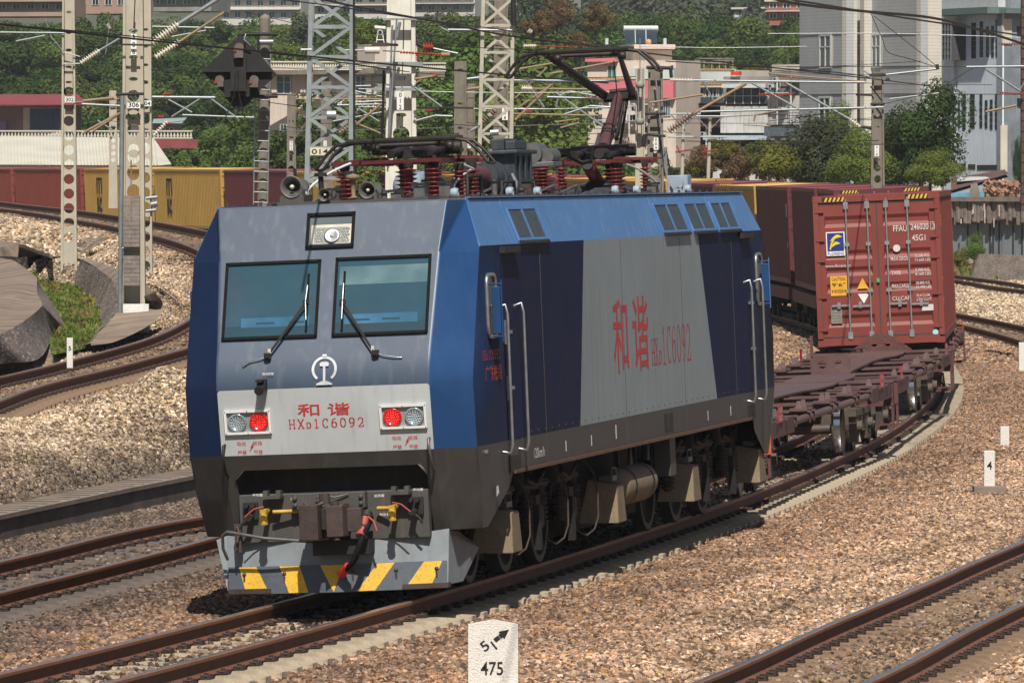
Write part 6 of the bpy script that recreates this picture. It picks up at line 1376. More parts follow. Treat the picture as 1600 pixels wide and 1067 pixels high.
segs(T,b,179.7,[('k',(1358,118),(1384,117),.04),('k',(1360,163),(1382,163),.03),('g',(1352,121),(1465,108),.03),('t',(1352,121),(1352,128),.03),('g',(1225,128),(1352,129),.03),('t',(1200,115),(1352,128),.02),('p',(1328,187),(1345,199),.06),('g',(1226,129),(1328,187),.035),('k',(1345,199),(1362,200),.04),('g',(1390,155),(1466,146),.02),('k',(1337,148),(1362,149),.03),('l',(1347,95),(1348,110),.02),('l',(1348,110),(1358,116),.02),('k',(1384,125),(1390,124),.05),('w',(1360,135),(1378,158),.02),('k',(1464,101),(1465,109),.05)])
# right hand portal arm outside the frame
T=thing('steel_column','brown steel column cut off by the right edge of the picture','mast',at(1603,330,175)); b=T.location.copy(); a=MB(); a.box((0,0,3.2),(.26,.3,6.4)); 
for k_ in range(24): a.box((-.0,-.16,.2+k_*.26),(.26,.02,.03))
part('column',a,mat('column_rust',(.09,.05,.04),.8,var=.3,scale=8),T); segs(T,b,174.5,[('g',(1510,105),(1600,104),.03),('g',(1540,108),(1595,143),.03),('R',(1560,69),(1600,69),.03),('R',(1562,145),(1600,147),.03),('t',(1540,175),(1588,165),.03),('l',(1600,130),(1592,143),.02)])
# roof-height round pole with the signal seen from behind, and ladder
T=thing('signal_post','round concrete post with ladder carrying a black signal','signal',at(407,330,118)); b=T.location.copy(); k=118/FPX; a=MB(); a.cyl((0,0,-3.3),(.08,0,300*k),.115,.09,18); a.lathe([(.09,0),(.07,.05),(0,.08)],(.08,0,300*k),(0,0,1),16)
part('post',a,M_MASTD,T); a=MB()
for x in (395,418): a.tube([at(x-(-1 if x<400 else 0),320,117.8)-b,at(x+5,75,117.8)-b],.012,6)
for y in range(92,320,16): a.tube([at(396+(320-y)*.02,y,117.8)-b,at(418+(320-y)*.02,y+1,117.8)-b],.012,6)
part('ladder',a,M_GALV,T); a=MB(); 
for y in (54,151): a.tube([at(372,y,117.7)-b,at(434,y,117.7)-b],.03,6)
a.tube([at(404,54,117.7)-b,at(404,151,117.7)-b],.02,6)
for y in (66,): a.tube([at(403,y,117.75)-b,at(427,y,117.75)-b],.05,8,1)
part('bracket',a,[M_BLACK,M_GALV],T)
S=thing('railway_signal','black signal seen from behind on its pointed background boards','signal',at(367,115,117.2)); b=S.location.copy(); L_=lambda x,y,dy=0:at(x,y,117.2+dy)-b
a=MB(); a.prism([L_(315,112),L_(350,146),L_(356,157),L_(372,176),L_(385,165),L_(408,140),L_(433,117),L_(420,103),L_(398,74),L_(375,54)],(0,.02,0)); part('background_board',a,mat('board_black',(.012,.012,.013),.6,var=.3,scale=4),S)
a=MB(); a.b2(L_(360,92,-.2),L_(385,143,-.02)); a.b2(L_(317,108,-.1),L_(360,113,-.02)); a.b2(L_(385,108,-.1),L_(425,113,-.02)); a.b2(L_(352,138,-.12),L_(392,152,-.02)); a.hexa([L_(362,150,-.1),L_(380,150,-.1),L_(380,150,.1),L_(362,150,.1),L_(366,128,-.1),L_(378,128,-.1),L_(378,128,.1),L_(366,128,.1)]); a.tube([L_(384,54,-.1),L_(381,62,-.15),L_(392,72,-.1)],.012,6,1); a.tube([L_(368,110,-.22),L_(366,150,-.2),L_(352,185,-.15),L_(365,199,-.1)],.01,6); a.tube([L_(372,110,-.22),L_(372,140,-.2),L_(380,180,-.15),L_(395,198,-.1)],.01,6)
part('housing_frame',a,[M_BLACK,M_WIREL],S)
M_LB=mat('lamp_box_brown',(.13,.10,.085),.6,var=.3,scale=8)
for x0,y0,x1,y1 in ((366,70,381,91),(336,120,350,136),(390,120,404,137)):
    a=MB(); a.b2(L_(x0,y0+4,-.32),L_(x1,y1,-.05)); a.cyl(L_((x0+x1)/2,y0+5,-.32),L_((x0+x1)/2,y0+5,-.05),(x1-x0)/2*k,n=14); a.box(L_(x0+1,y0+9,-.33),(.05,.03,.04),1); part('lamp_box',a,[M_LB,M_RINS],S)
# ------------------------------------------------------------------ overhead wires (real sagging lines)
wi=[0]
def wire(lab,pts,r=.011,m=None,drop=None):
    a=MB(); P=[at(x,y,d) for x,y,d in pts]; Q=[]
    PP=[P[0]*2-P[1]]+P+[P[-1]*2-P[-2]]
    for i in range(1,len(PP)-2):
        A,B,C,D=PP[i-1:i+3]
        for k in range(8):
            t=k/8; Q.append(.5*((2*B)+(C-A)*t+(2*A-5*B+4*C-D)*t*t+(3*B-A-3*C+D)*t**3))
    Q.append(P[-1]); a.tube(Q,r,5); o=part('overhead_wire',a,m or M_WIRE); tag(o,lab,'wire','overhead line wires'); return o
wire('dark contact wire running from above the cab to the raised pantograph',[(480,-6,71),(562,12,75),(680,34,81),(800,57,87),(930,73,92),(1100,94,104),(1350,122,130),(1480,138,160)],.012)
for off,z,lab in ((-.15,6.1,'contact wire over the right foreground track'),(-.75,7.3,'messenger wire over the right foreground track')):
    Q=[p+Vector((0,0,z)) for p in off_line(P_G,off)][:150:3]; a=MB(); a.tube(Q,.010,5); tag(part('overhead_wire',a,M_WIRE),lab,'wire','overhead line wires')
wire('dark wire from the left edge passing over the 302 and 306 masts',[(-40,33,74),(0,38,76),(200,60,80),(400,80,85),(600,100,90),(800,118,97),(950,130,105)],.012)
wire('dark wire from the top right corner down to the right edge',[(1150,-16,64),(1245,6,68),(1350,18,73),(1455,28,78),(1530,47,82),(1620,76,86)],.016)
wire('thin wire sloping down behind the signal board',[(-20,36,90),(235,60,95),(330,72,98),(520,96,104),(640,113,108)],.008)
wire('thin messenger wire crossing above the raised pantograph',[(380,-8,78),(520,10,83),(600,22,87),(700,36,92),(820,52,100),(940,74,108)],.008)
wire('wire descending from the cream lattice mast toward the raised pantograph',[(800,0,110),(850,8,112),(900,40,114),(950,78,116)],.008)
wire('thin wire along the tiled building at mid height',[(1200,53,200),(1400,53,200),(1620,60,200)],.012,M_WIREL)
wire('long thin horizontal wire beside the hillside trees',[(1000,73,200),(1125,75,200),(1260,73,200)],.012,M_WIREL)
wire('rusty wire in front of the terrace houses',[(1040,96,150),(1150,103,152),(1300,113,155),(1360,121,157)],.012)
wire('thin wire over the tiled facade with hanging droppers',[(1360,20,150),(1378,60,151),(1388,82,152),(1420,92,153),(1463,105,154)],.008)
wire('slanting wire crossing the tiled building to the right',[(1365,25,150),(1412,62,150),(1440,84,150),(1462,103,150)],.008)
wire('thin lower wire across the lower half of the tiled building',[(1200,190,170),(1330,172,172),(1450,145,174),(1520,107,175)],.008)
wire('level wire across the white building front',[(1230,105,176),(1400,104,176),(1540,105,176),(1620,106,176)],.01)
wire('second level wire across the white building front',[(1230,148,178),(1400,147,178),(1620,148,178)],.01)
wire('wire at window height behind the roof equipment',[(440,205,230),(700,200,225),(1000,190,220),(1250,176,215)],.014,M_WIREL)
for i,(y0,y1,dd) in enumerate(((128,124,190),(139,143,192),(147,153,194),(167,166,196),(117,120,198))):
    wire(['uppermost thin wire between the lattice masts and mast 009','second thin wire between the lattice masts and mast 009','third thin wire between the lattice masts and mast 009','lowest thin wire between the lattice masts and mast 009','faint wire just under the raised collector head'][i],[(560,y0,dd),(700,(y0+y1)/2+3,dd),(860,(y0+y1)/2+4,dd),(1005,y1,dd)],.013,M_WIREL if i%2 else M_WIRE)
for i,(p,q,kk,dd) in enumerate(((( 805,188),(862,132),'t',198),((805,170),(860,108),'t',198),((812,155),(852,95),'t',200),((806,128),(860,105),'t',200),((823,163),(850,162),'g',200),((800,126),(960,127),'g',202),((860,152),(1000,158),'g',202),((802,178),(930,180),'t',203),((880,158),(1010,240),'g',203),((880,178),(940,162),'g',203),((867,168),(880,145),'g',204),((880,145),(925,150),'g',204),((800,139),(930,139),'t',204),((848,108),(905,100),'t',204))):
    pass
r_=random.Random(5)
for i in range(16):
    x0=r_.uniform(380,700); y0=r_.uniform(10,210); x1=x0+r_.uniform(260,560); y1=y0+r_.uniform(-20,55); d0=r_.uniform(150,230); sg=r_.uniform(2,10)
    o=wire('thin dark overhead wire in the tangle behind the pantographs',[(x0,y0,d0),((x0+x1)/2,(y0+y1)/2+sg,d0+5),(x1,y1,d0+10)],.009); o['group']='thin wires in the tangle behind the pantographs'
for i in range(9):
    x0=r_.uniform(-30,200); y0=r_.uniform(20,200); x1=x0+r_.uniform(150,300); y1=y0+r_.uniform(-15,40); d0=r_.uniform(150,230)
    o=wire('thin dark overhead wire crossing the dark green wood at left',[(x0,y0,d0),((x0+x1)/2,(y0+y1)/2+5,d0+5),(x1,y1,d0+10)],.009); o['group']='thin wires across the wood at left'
for i in range(8):
    x0=r_.uniform(1000,1250); y0=r_.uniform(60,230); x1=x0+r_.uniform(150,380); y1=y0+r_.uniform(-30,20); d0=r_.uniform(150,230)
    o=wire('thin dark overhead wire in front of the houses and tall buildings at right',[(x0,y0,d0),((x0+x1)/2,(y0+y1)/2+5,d0+5),(x1,y1,d0+10)],.009); o['group']='thin wires at right'
T=thing('cantilever_set','tangle of tan and grey cantilever tubes left of the raised pantograph','cantilever',at(860,200,200)); segs(T,T.location.copy(),200,[('t',(805,188),(862,132),.04),('t',(805,172),(866,130),.03),('t',(804,155),(855,106),.03),('t',(812,108),(872,98),.03),('t',(858,116),(970,95),.03),('g',(800,126),(968,127),.035),('p',(815,138),(832,139),.09),('t',(832,139),(935,140),.03),('g',(855,152),(1005,157),.035),('t',(802,178),(935,181),.03),('g',(868,145),(940,196),.03),('i',(960,212),(990,228),.1),('g',(940,196),(960,212),.03),('g',(882,179),(922,166),.035),('g',(922,166),(955,168),.035),('g',(869,168),(873,150),.025),('g',(873,150),(890,143),.025),('g',(890,143),(930,150),.025),('t',(868,191),(905,186),.025),('t',(876,200),(905,192),.025),('g',(822,127),(850,168),.03),('g',(804,170),(857,171),.025),('R',(822,175),(831,175),.07),('p',(818,72),(838,72),.08),('R',(838,72),(890,74),.03),('p',(825,48),(831,52),.1),('w',(828,40),(812,-5),.02)])
# poles with red insulators among the houses
for px,yt,lab in ((1065,178,'thin concrete utility pole in front of the terrace, left of the pair'),(1106,182,'thin concrete utility pole with braces, right of the pair')):
    T=thing('utility_pole',lab,'pole',at(px,300,300),group='utility poles below the terrace'); b=T.location.copy(); k=300/FPX; a=MB(); a.cyl((0,0,0),(.1,0,(300-yt)*k),.09,.07,10); part('pole',a,M_MAST,T)
    segs(T,b,299.8,[('g',(px-18,yt),(px+30,yt),.04),('g',(px-16,yt+2),(px,yt+20),.03),('g',(px+22,yt+2),(px+4,yt+20),.03),('R',(px-10,238),(px+16,234),.06),('g',(px-22,214),(px+30,214),.04),('R',(px-8,228),(px-2,240),.05)],'cross_arm')
# ------------------------------------------------------------------ marker stones
def stone_post(lab,px,py,d,w,h,txts,base=None,mt=None,dep=.12,pointed=False,grp=None):
    k=d/FPX; b=at(px,py,d); T=thing('marker_post',lab,'marker',b,group=grp); a=MB(); W=w*k;H=h*k
    if pointed: a.prism([(-W/2,0,-.3),(W/2,0,-.3),(W/2,0,H*.93),(0,0,H),(-W/2,0,H*.93)],(0,dep,0))
    else: a.box((0,dep/2,H/2-.15),(W,dep,H+.3))
    part('stone',a,mt or mat('marker_white',(.72,.68,.62),.85,var=.1,scale=9,bump=.5,bscale=60,grime=(.5,.42,.36)) if 'marker_white' not in bpy.data.materials or mt else bpy.data.materials['marker_white'],T,bevel=.008)
    if base: a=MB(); a.box((0,dep/2,base[1]*k/2-.1),(base[0]*k,dep+.25,base[1]*k+.2)); part('plinth',a,M_KERB,T,bevel=.01)
    return T,k
T,k=stone_post('white painted curve marker stone reading 475 with a slanting arrow, in the foreground',770.5,1072,61.2,78,104,None,pointed=True,dep=.13)
a=MB(); Z=lambda x,y:Vector(((x-770.5)*k,-.004,(1072-y)*k))
put_text(a,'475',Z(751,1054),(1,0,0),(0,0,1),35*k,21*k,weight=.01)
e=Vector((1,0,.78)).normalized(); n=Vector((-.78,0,1)).normalized()
put_text(a,'5',Z(758,1018),e,n,11*k,16*k,weight=.012); o=Z(770,1006); a.add([o-n*.055+e*-.005,o-n*.055+e*.01,o+n*.03+e*.01,o+n*.03-e*.005],[(0,1,2,3)])
p=Z(773,1000); a.add([p-n*.02,p+e*.05-n*.02,p+e*.05+n*.02,p+n*.02],[(0,1,2,3)]); q=p+e*.055; a.add([q-n*.02,q+e*.02-n*.02,q+e*.02+n*.02,q+n*.02],[(0,1,2,3)]); q=q+e*.02; a.add([q-n*.042,q+e*.085,q+n*.042],[(0,1,2)]); part('black_lettering',a,M_BLK,T)
a=MB(); a.box((0,.1,-.12),(.68,.42,.26)); part('plinth',a,mat('plinth_stone',(.33,.27,.22),.95,var=.3,scale=8,bump=.5),T,bevel=.02)
T,k=stone_post('white post reading 4 on a square concrete foot at the right',1546,768,101.5,17,64,None,base=(50,9)); a=MB(); put_text(a,'4',(0,-.005,.385),(1,0,0),(0,0,1),.075,.12,weight=.01,center=True); part('black_lettering',a,M_BLK,T)
stone_post('plain white post behind the one that reads 4',1570,706,117,14,40,None)
stone_post('plain white post cut by the right edge, beyond the other two',1598,572,165,12,37,None)
T,k=stone_post('small white number stone reading 5 in the grass ditch',109,549,124,9.5,21,None); a=MB(); put_text(a,'5',(0,-.005,.055),(1,0,0),(0,0,1),.05,.08,weight=.02,center=True); part('black_lettering',a,M_BLK,T)
# ------------------------------------------------------------------ buildings: walls through picture columns at given distances
class Wall:
    def __init__(s,x0,d0,x1,d1): 
        s.A=at(x0,264,d0); s.B=at(x1,264,d1); s.A.z=s.B.z=0; s.t=(s.B-s.A).normalized(); s.n=Vector((s.t.y,-s.t.x,0))
        if s.n.y>0 and abs(s.n.y)>.02: s.n=-s.n
    def pt(s,px,py,out=0.):
        d=ray(px,py); C=Vector((0,0,CAMH)); A=s.A+s.n*out; k=(A-C).dot(s.n)/d.dot(s.n); return C+d*k
def slab(mb,W,x0,y0,x1,y1,out,th,m=0):
    """box standing proud of wall W, between picture corners"""
    a,b,c,d=W.pt(x0,y1),W.pt(x1,y1),W.pt(x1,y0),W.pt(x0,y0); z0=(a.z+b.z)/2; z1=(c.z+d.z)/2
    a=Vector((a.x,a.y,z0));b=Vector((b.x,b.y,z0)); f=W.n*out; g=W.n*(out-th); h=Vector((0,0,z1-z0))
    mb.hexa([a+f,b+f,b+g,a+g,a+f+h,b+f+h,b+g+h,a+g+h],m)
M_WFR=mat('window_frame_white',(.55,.56,.55),.5,var=.1); M_GLB=mat('window_glass',(.05,.08,.09),.15,var=.4,scale=3,spec=.8); M_GLD=mat('window_dark',(.02,.025,.028),.3,var=.4,scale=3)
def window(W,x0,y0,x1,y1,parent,gm=None,fm=None,bars=1,fw=.06,out=0.02):
    b=MB(); slab(b,W,x0,y0,x1,y1,out,.05); f=part('window',b,gm or M_GLB,parent); a=MB()
    k=abs(W.pt(x1,y0).x-W.pt(x0,y0).x); dx=(x1-x0); fx=max(.6,dx*.09); fy=max(.6,(y1-y0)*.035)
    for A in ((x0,y0,x1,y0+fy),(x0,y1-fy,x1,y1),(x0,y0,x0+fx,y1),(x1-fx,y0,x1,y1)): slab(a,W,*A,out+.04,.05)
    for i in range(bars): xm=x0+dx*(i+1)/(bars+1); slab(a,W,xm-fx*.4,y0,xm+fx*.4,y1,out+.035,.04)
    if (y1-y0)>14: slab(a,W,x0,y0+(y1-y0)*.36-fy*.5,x1,y0+(y1-y0)*.36+fy*.5,out+.035,.04)
    part('window_frame',a,fm or M_WFR,f); return f
def bld(name,lab,cat='building',grp=None): return thing(name,lab,cat,(0,0,0),group=grp)
def boxwall(W,x0,y0,x1,y1,m,parent,name='wall',th=4.,out=0.): 
    a=MB(); slab(a,W,x0,y0,x1,y1,out,th); return part(name,a,m,parent)
def tilemat(name,c,sc=(2.,2.,6.)):
    m=mat(name,c,.6,var=.12,scale=.6,streak=.35,scol=tuple(x*.6 for x in c)); nt=m.node_tree; N=nt.nodes; L=nt.links; b=N['Principled BSDF']
    tc=N.new('ShaderNodeTexCoord'); sp=N.new('ShaderNodeSeparateXYZ'); L.new(tc.outputs['Object'],sp.inputs[0]); mo=N.new('ShaderNodeMath'); mo.operation='FRACT'; mu=N.new('ShaderNodeMath'); mu.operation='MULTIPLY'; mu.inputs[1].default_value=1/.16; L.new(sp.outputs[2],mu.inputs[0]); L.new(mu.outputs[0],mo.inputs[0])
    lt=N.new('ShaderNodeMath'); lt.operation='LESS_THAN'; lt.inputs[1].default_value=.2; L.new(mo.outputs[0],lt.inputs[0]); src=b.inputs['Base Color'].links[0].from_socket; mx=N.new('ShaderNodeMixRGB'); mx.blend_type='MULTIPLY'; L.new(lt.outputs[0],mx.inputs[0]); mx.inputs[2].default_value=(.8,.8,.8,1); L.new(src,mx.inputs[1]); L.new(mx.outputs[0],b.inputs['Base Color']); return m
# tall tiled building, right
M_TILE=tilemat('facade_tile_shade',(.40,.41,.41)); M_TILC=tilemat('facade_tile_lit',(.60,.57,.49)); M_WW=mat('wall_white_blue',(.70,.78,.86),.8,var=.15,scale=.4,streak=.6,scol=(.42,.48,.55)); M_SHSTAIN=mat('wall_shade_stained',(.25,.28,.31),.85,var=.45,scale=.5,streak=.5,scol=(.1,.11,.12))
B=bld('tiled_building','tall grey tiled building with cream corner strips, left of the white one')  # the cream of the corner strips is sunlight put into the tile colour
def face(x0,d0,x1,d1,y0,y1,m,name='wall',parent=None,th=.4):
    W=Wall(x0,d0,x1,d1); a=MB(); p=[W.pt(x0,y1),W.pt(x1,y1)]; zb=-.5; zt=max(W.pt(x0,y0).z,W.pt(x1,y0).z)
    P0,P1=Vector((p[0].x,p[0].y,zb)),Vector((p[1].x,p[1].y,zb)); h=Vector((0,0,zt-zb)); g=-W.n*th
    a.hexa([P0,P1,P1+g,P0+g,P0+h,P1+h,P1+g+h,P0+g+h]); part(name,a,m,parent); return W
WA1=face(1249,340,1322,335,-40,285,M_TILE,parent=B); WB1=face(1322,335,1339,335.3,-40,285,M_TILC,parent=B); WR=face(1339,337.5,1350,337.6,-40,285,M_TILE,parent=B); WB1b=face(1350,335.4,1362,335.6,-40,285,M_TILC,parent=B); WA2=face(1362,335.6,1438,330.5,-40,285,M_TILE,parent=B); WB2=face(1438,330.5,1471,331,-40,285,M_TILC,parent=B)  # sun and shade on the faces are put into the two tile colours
for W,x0,y0,x1,y1 in ((WA1,1281,55,1300,107),(WA1,1280,152,1299,205),(WA2,1363,54,1377,106)):
    a=MB(); slab(a,W,x0-2,y0-1,x1+1.5,y1+1,.012,.05); part('window_surround',a,M_TILC,B); window(W,x0,y0,x1,y1,B,M_GLB,bars=1,out=.03)
for y0,y1 in ((54,104),(148,210)): window(WR,1340.5,y0,1349.5,y1,B,M_GLD,bars=0)
a=MB()
for y in (54,104,148): slab(a,WA1,1249,y-.6,1322,y+.6,.03,.04); slab(a,WA2,1362,y-.6,1438,y+.6,.03,.04)
part('string_course',a,M_SHSTAIN,B)
# white building, far right
B=bld('white_building','bluish white building with tall narrow window slots at the right edge')
WC=face(1475,352,1566,346,-40,290,M_WW,parent=B,th=.08); WD=face(1566,346,1625,347.5,-40,290,M_SHSTAIN,parent=B)  # shade on the right face is put into its dark wall colour
wins=[(1518,36,1525,92),(1531,34,1536,90),(1541,42,1545,90),(1549,41,1553,90),(1556,31,1561,90),(1481,148,1485,203),(1489,157,1493,201),(1497,157,1500,201),(1504,147,1509,203),(1516,147,1523,201),(1531,147,1535,200),(1539,157,1543,201),(1547,156,1551,203),(1555,147,1560,203),(1500,256,1509,267),(1513,257,1524,265),(1527,258,1559,266)]
for x0,y0,x1,y1 in wins:
    b=MB(); slab(b,WC,x0,y0,x1,y1,.02,.05); f=part('window',b,M_GLD,B); a=MB()
    n=max(1,int((y1-y0)/9))
    for i in range(1,n): y=y0+(y1-y0)*i/n; slab(a,WC,x0,y-.4,x1,y+.4,.05,.03)
    if n>1: part('window_bars',a,M_SHSTAIN,f)
a=MB(); slab(a,WC,1490,38,1509,95,.8,.8); cg=part('window_cage',a,mat('cage_dark',(.06,.06,.065),.7,var=.3,scale=3),B)
a=MB()
for i in range(7): slab(a,WC,1490,38+i*9.4,1509,38.8+i*9.4,.83,.03)
for i in range(5): slab(a,WC,1490+i*4.6,38,1490.5+i*4.6,95,.84,.03)
part('cage_bars',a,M_LAT,cg)
a=MB(); slab(a,WD,1563.5,196,1573,275,.05,.1); slab(a,WD,1566,30,1580,70,.05,.1); part('painted_sun_patch',a,mat('wall_sun_cream',(.62,.58,.48),.8,var=.15,scale=1),B)  # sunlight on the right face, put in as pale slabs
a=MB(); slab(a,WC,1462,14,1568,24,.9,1.2); slab(a,WD,1560,14,1625,22,.6,.9); part('roof_eave',a,mat('eave_green',(.12,.17,.16),.6,var=.2),B)
a=MB(); slab(a,WC,1466,-40,1568,14,.3,.4); part('parapet',a,M_WFR,B)
for x,y in ((1592,48),(1592,160)): a=MB(); slab(a,WD,x-3,y-6,x+4,y+6,.08,.1); part('vent_opening',a,M_GLD,B)
a=MB(); a.tube([WC.pt(1492,92,.1),WC.pt(1492,250,.1)],.05,6); part('drain_pipe',a,M_WFR,B)
# far left: shed, balustrade house
M_ROOFW=mat('shed_roof',(.55,.53,.44),.7,var=.15,scale=.4,streak=.3,scol=(.35,.33,.27)); M_CREAM=mat('wall_cream_pink',(.62,.53,.45),.85,var=.15,scale=.6,streak=.4,scol=(.32,.27,.23)); M_MAUVE=mat('wall_mauve',(.25,.18,.18),.85,var=.2,scale=.6); M_RTILE=mat('roof_red',(.25,.05,.055),.8,var=.25,scale=2,streak=.3) ; M_DECKB=mat('shutter_blue',(.06,.10,.15),.6,var=.25,scale=2,streak=.5)
B=bld('long_shed','long shed with a pale corrugated roof behind the yellow containers')
a=MB(); p=[at(-60,257,412),at(246,259,412),at(268,257,414),at(240,216,430),at(-60,212,430)]
a.add(p,[(0,1,2,3,4)]); 
for i in range(60):
    t=i/59; A=at(-60+306*t,258,412)+Vector((0,-.0,.03)); C=at(-60+300*t,214+2*t,430)+Vector((0,0,.03)); a.tube([A,C],.05,4)
part('roof',a,M_ROOFW,B); a=MB(); a.b2((at(-60,258,412).x,412.3,.0),(at(246,258,412).x,429,at(0,258,412).z-.05)); part('wall',a,M_CREAM,B)
def balustrade(lab,x0,x1,y0,y1,d,n,parent=None,gp=None):
    W=Wall(x0,d,x1,d+.5); T=parent or bld('balustrade',lab,'railing',gp); a=MB(); h=y1-y0
    slab(a,W,x0,y0,x1,y0+h*.16,.1,.3); slab(a,W,x0,y1-h*.14,x1,y1,.1,.3); part('rail',a,M_PORC,T); k=d/FPX; a=MB()
    for i in range(n):
        x=x0+(x1-x0)*(i+.5)/n; p=W.pt(x,y1-h*.14); hh=h*.7*k; a.lathe([(.05,0),(.1,hh*.25),(.04,hh*.6),(.05,hh)],p,(0,0,1),8)
    part('balusters',a,M_PORC,T)
    return T
balustrade('white balustrade on the terrace above the pale shed roof',-20,301,204,217,432,62)
B=bld('red_roof_house','house with dull red tiled roof and blue shutters behind the balustrade'); W=Wall(-60,440,122,438)
boxwall(W,-60,165,96,217,M_MAUVE,B); boxwall(W,37,168,96,217,M_CREAM,B,th=3.9,out=.1); window(W,48,170,95,203,B,M_DECKB,M_DECKB,bars=3,out=.15)
a=MB(); p=[at(-60,165,437),at(135,166,437),at(122,151,444),at(-60,148,444)]; a.add(p,[(0,1,2,3)]); a.add([at(135,166,437),at(150,167,446),at(122,151,444)],[(0,1,2)])
for i in range(90): t=i/89; a.tube([at(-60+194*t,165,437)+Vector((0,0,.05)),at(-60+181*t,150,444)+Vector((0,0,.05))],.06,4)
part('roof',a,M_RTILE,B); a=MB(); slab(a,W,-60,163.5,135,166,.6,.1); part('gutter',a,M_WFR,B); a=MB(); slab(a,W,-5,190,13,214,.4,.1); part('purple_cloth',a,mat('cloth_purple',(.25,.16,.35),.8,var=.2),B)
a=MB(); W=Wall(240,436,310,437); slab(a,W,240,218,308,232,.2,2); B=bld('low_red_roof','low red roof corner right of the pale shed','roof'); part('roof_panel',a,M_RTILE,B)
B=bld('small_lodge','small dark lodge with a pale green awning among the trees'); W=Wall(235,445,290,446); boxwall(W,240,192,283,212,M_MAUVE,B); window(W,257,200,272,212,B,M_DECKB,bars=1); a=MB(); p=[at(238,193,442),at(284,193,442),at(292,184,449),at(240,186,449)]; a.add(p,[(0,1,2,3)]); part('awning',a,mat('awning_pale_green',(.28,.36,.34),.6,var=.15),B)
# pink house with stone balustrade behind the lattice mast
B=bld('pink_house','pale pink house with blue windows and a stone balustrade on its flat roof'); W=Wall(415,352,590,350)
boxwall(W,418,114,588,262,M_CREAM,B); balustrade('',418,588,96,110,349.2,44,B); a=MB(); slab(a,W,412,108,592,117,.7,4.4); part('cornice',a,M_MASTD,B)
for x0,x1 in ((432,456),(498,516),(556,572)): window(W,x0,119,x1,147,B,mat('glass_blue_%d'%x0,(.08,.17,.22),.3,var=.3,scale=2),M_WFR,bars=1)
for x in (430,475,520,578): a=MB(); slab(a,W,x-4,112,x+4,145,.15,.2); part('pilaster',a,M_CREAM,B)
B=bld('small_pink_block','small pink block beside mast 012 with a balustrade'); W=Wall(585,356,700,358); boxwall(W,586,70,652,108,M_CREAM,B,th=2); boxwall(W,655,112,695,122,M_MASTD,B,th=2); balustrade('',655,696,98,112,356,14,B)
# terrace houses right of the raised pantograph
M_PINK=mat('wall_bright_pink',(.60,.17,.19),.8,var=.15,scale=.6,streak=.3,scol=(.35,.12,.12)); M_MINT=mat('wall_mint',(.55,.60,.56),.8,var=.1,scale=.6,streak=.35,scol=(.3,.32,.3)); M_DIRTY=mat('wall_dirty_white',(.52,.50,.47),.85,var=.2,scale=.8,streak=.9,scol=(.13,.12,.11),bump=.1); M_ORT=mat('tile_edge_orange',(.5,.25,.10),.8,var=.5,scale=9); M_AWN=mat('awning_black',(.025,.03,.035),.6,var=.4,scale=2); M_GRC=mat('grey_concrete',(.24,.23,.21),.85,var=.3,scale=1,streak=.4)
def tile_edge(W,x0,x1,y,parent,h=3.):
    a=MB(); n=int((x1-x0)/2.6)
    for i in range(n): xx=x0+(x1-x0)*i/n; slab(a,W,xx,y-h/2,xx+(x1-x0)/n*.62,y+h/2,.35,.4,0)
    slab(a,W,x0,y-h*.3,x1,y+h*.5,.3,.4,1); part('tile_edge',a,[M_ORT,M_PORC],parent)
B=bld('pink_terrace_house','terrace house with bright pink wall and solar heater on the roof'); W=Wall(915,392,1056,390)
boxwall(W,918,95,1056,262,M_CREAM,B); 
for x0,y0,x1,y1,m in ((920,126,1056,154,M_PINK),(918,91,966,97,M_PINK),(990,107,1056,124,M_MINT)): a=MB(); slab(a,W,x0,y0,x1,y1,.4,.5); part('painted_band',a,m,B)
tile_edge(W,920,1056,124,B); tile_edge(W,1000,1056,108,B); window(W,949,103,964,123,B,mat('shutter_green',(.02,.14,.09),.6,var=.2),bars=1); window(W,1036,158,1048,182,B,M_DECKB,bars=2); window(W,1048,102,1053,122,B,M_GLD,bars=0)
W3=Wall(984,393,1052,393.5); a=MB(); slab(a,W3,990,76,1050,108,.0,3); slab(a,W3,988,70,1052,77,.5,4); part('stair_house',a,[M_CREAM],B); tile_edge(W3,1010,1052,78,B,2.5)
a=MB(); p0=W3.pt(976,68);p1=W3.pt(1027,68); k=393/FPX; up=Vector((0,1.1,21*k)); a.hexa([p0,p1,p1+Vector((0,.1,0)),p0+Vector((0,.1,0)),p0+up,p1+up,p1+up+Vector((0,.1,0)),p0+up+Vector((0,.1,0))],0)
for t in (.33,.66): q=p0.lerp(p1,t)+Vector((0,-.03,0)); a.tube([q,q+up],.03,4,1)
a.cyl(p0+up+Vector((-.05,.1,.1)),p1+up+Vector((.05,.1,.1)),.16,n=14,m=1); S_=part('solar_heater',a,[mat('solar_dark',(.03,.045,.06),.3,var=.2),M_WFR],B)
a=MB(); c=W3.pt(1013,66,.4); a.lathe([(0,.08),(.13,.04),(.17,0)],c,(-.3,-1,.3),14); part('dish',a,mat('dish_orange',(.6,.3,.14),.6),B)
for x in (948,1039): a=MB(); c=W3.pt(x,70,.2); a.cyl(c,c+Vector((0,0,.35)),.1,n=10); part('vent_pipe',a,M_WFR,B)
B=bld('mint_terrace_house','terrace house with pale mint parapet and black awning, right of the pink one'); W=Wall(1054,396,1150,394)
boxwall(W,1056,110,1150,262,M_CREAM,B); 
for x0,y0,x1,y1,m in ((1056,110,1146,129,M_MINT),(1088,131,1140,137,M_CREAM)): a=MB(); slab(a,W,x0,y0,x1,y1,.3,.4); part('painted_band',a,m,B)
tile_edge(W,1056,1148,109,B); tile_edge(W,1080,1146,131,B)
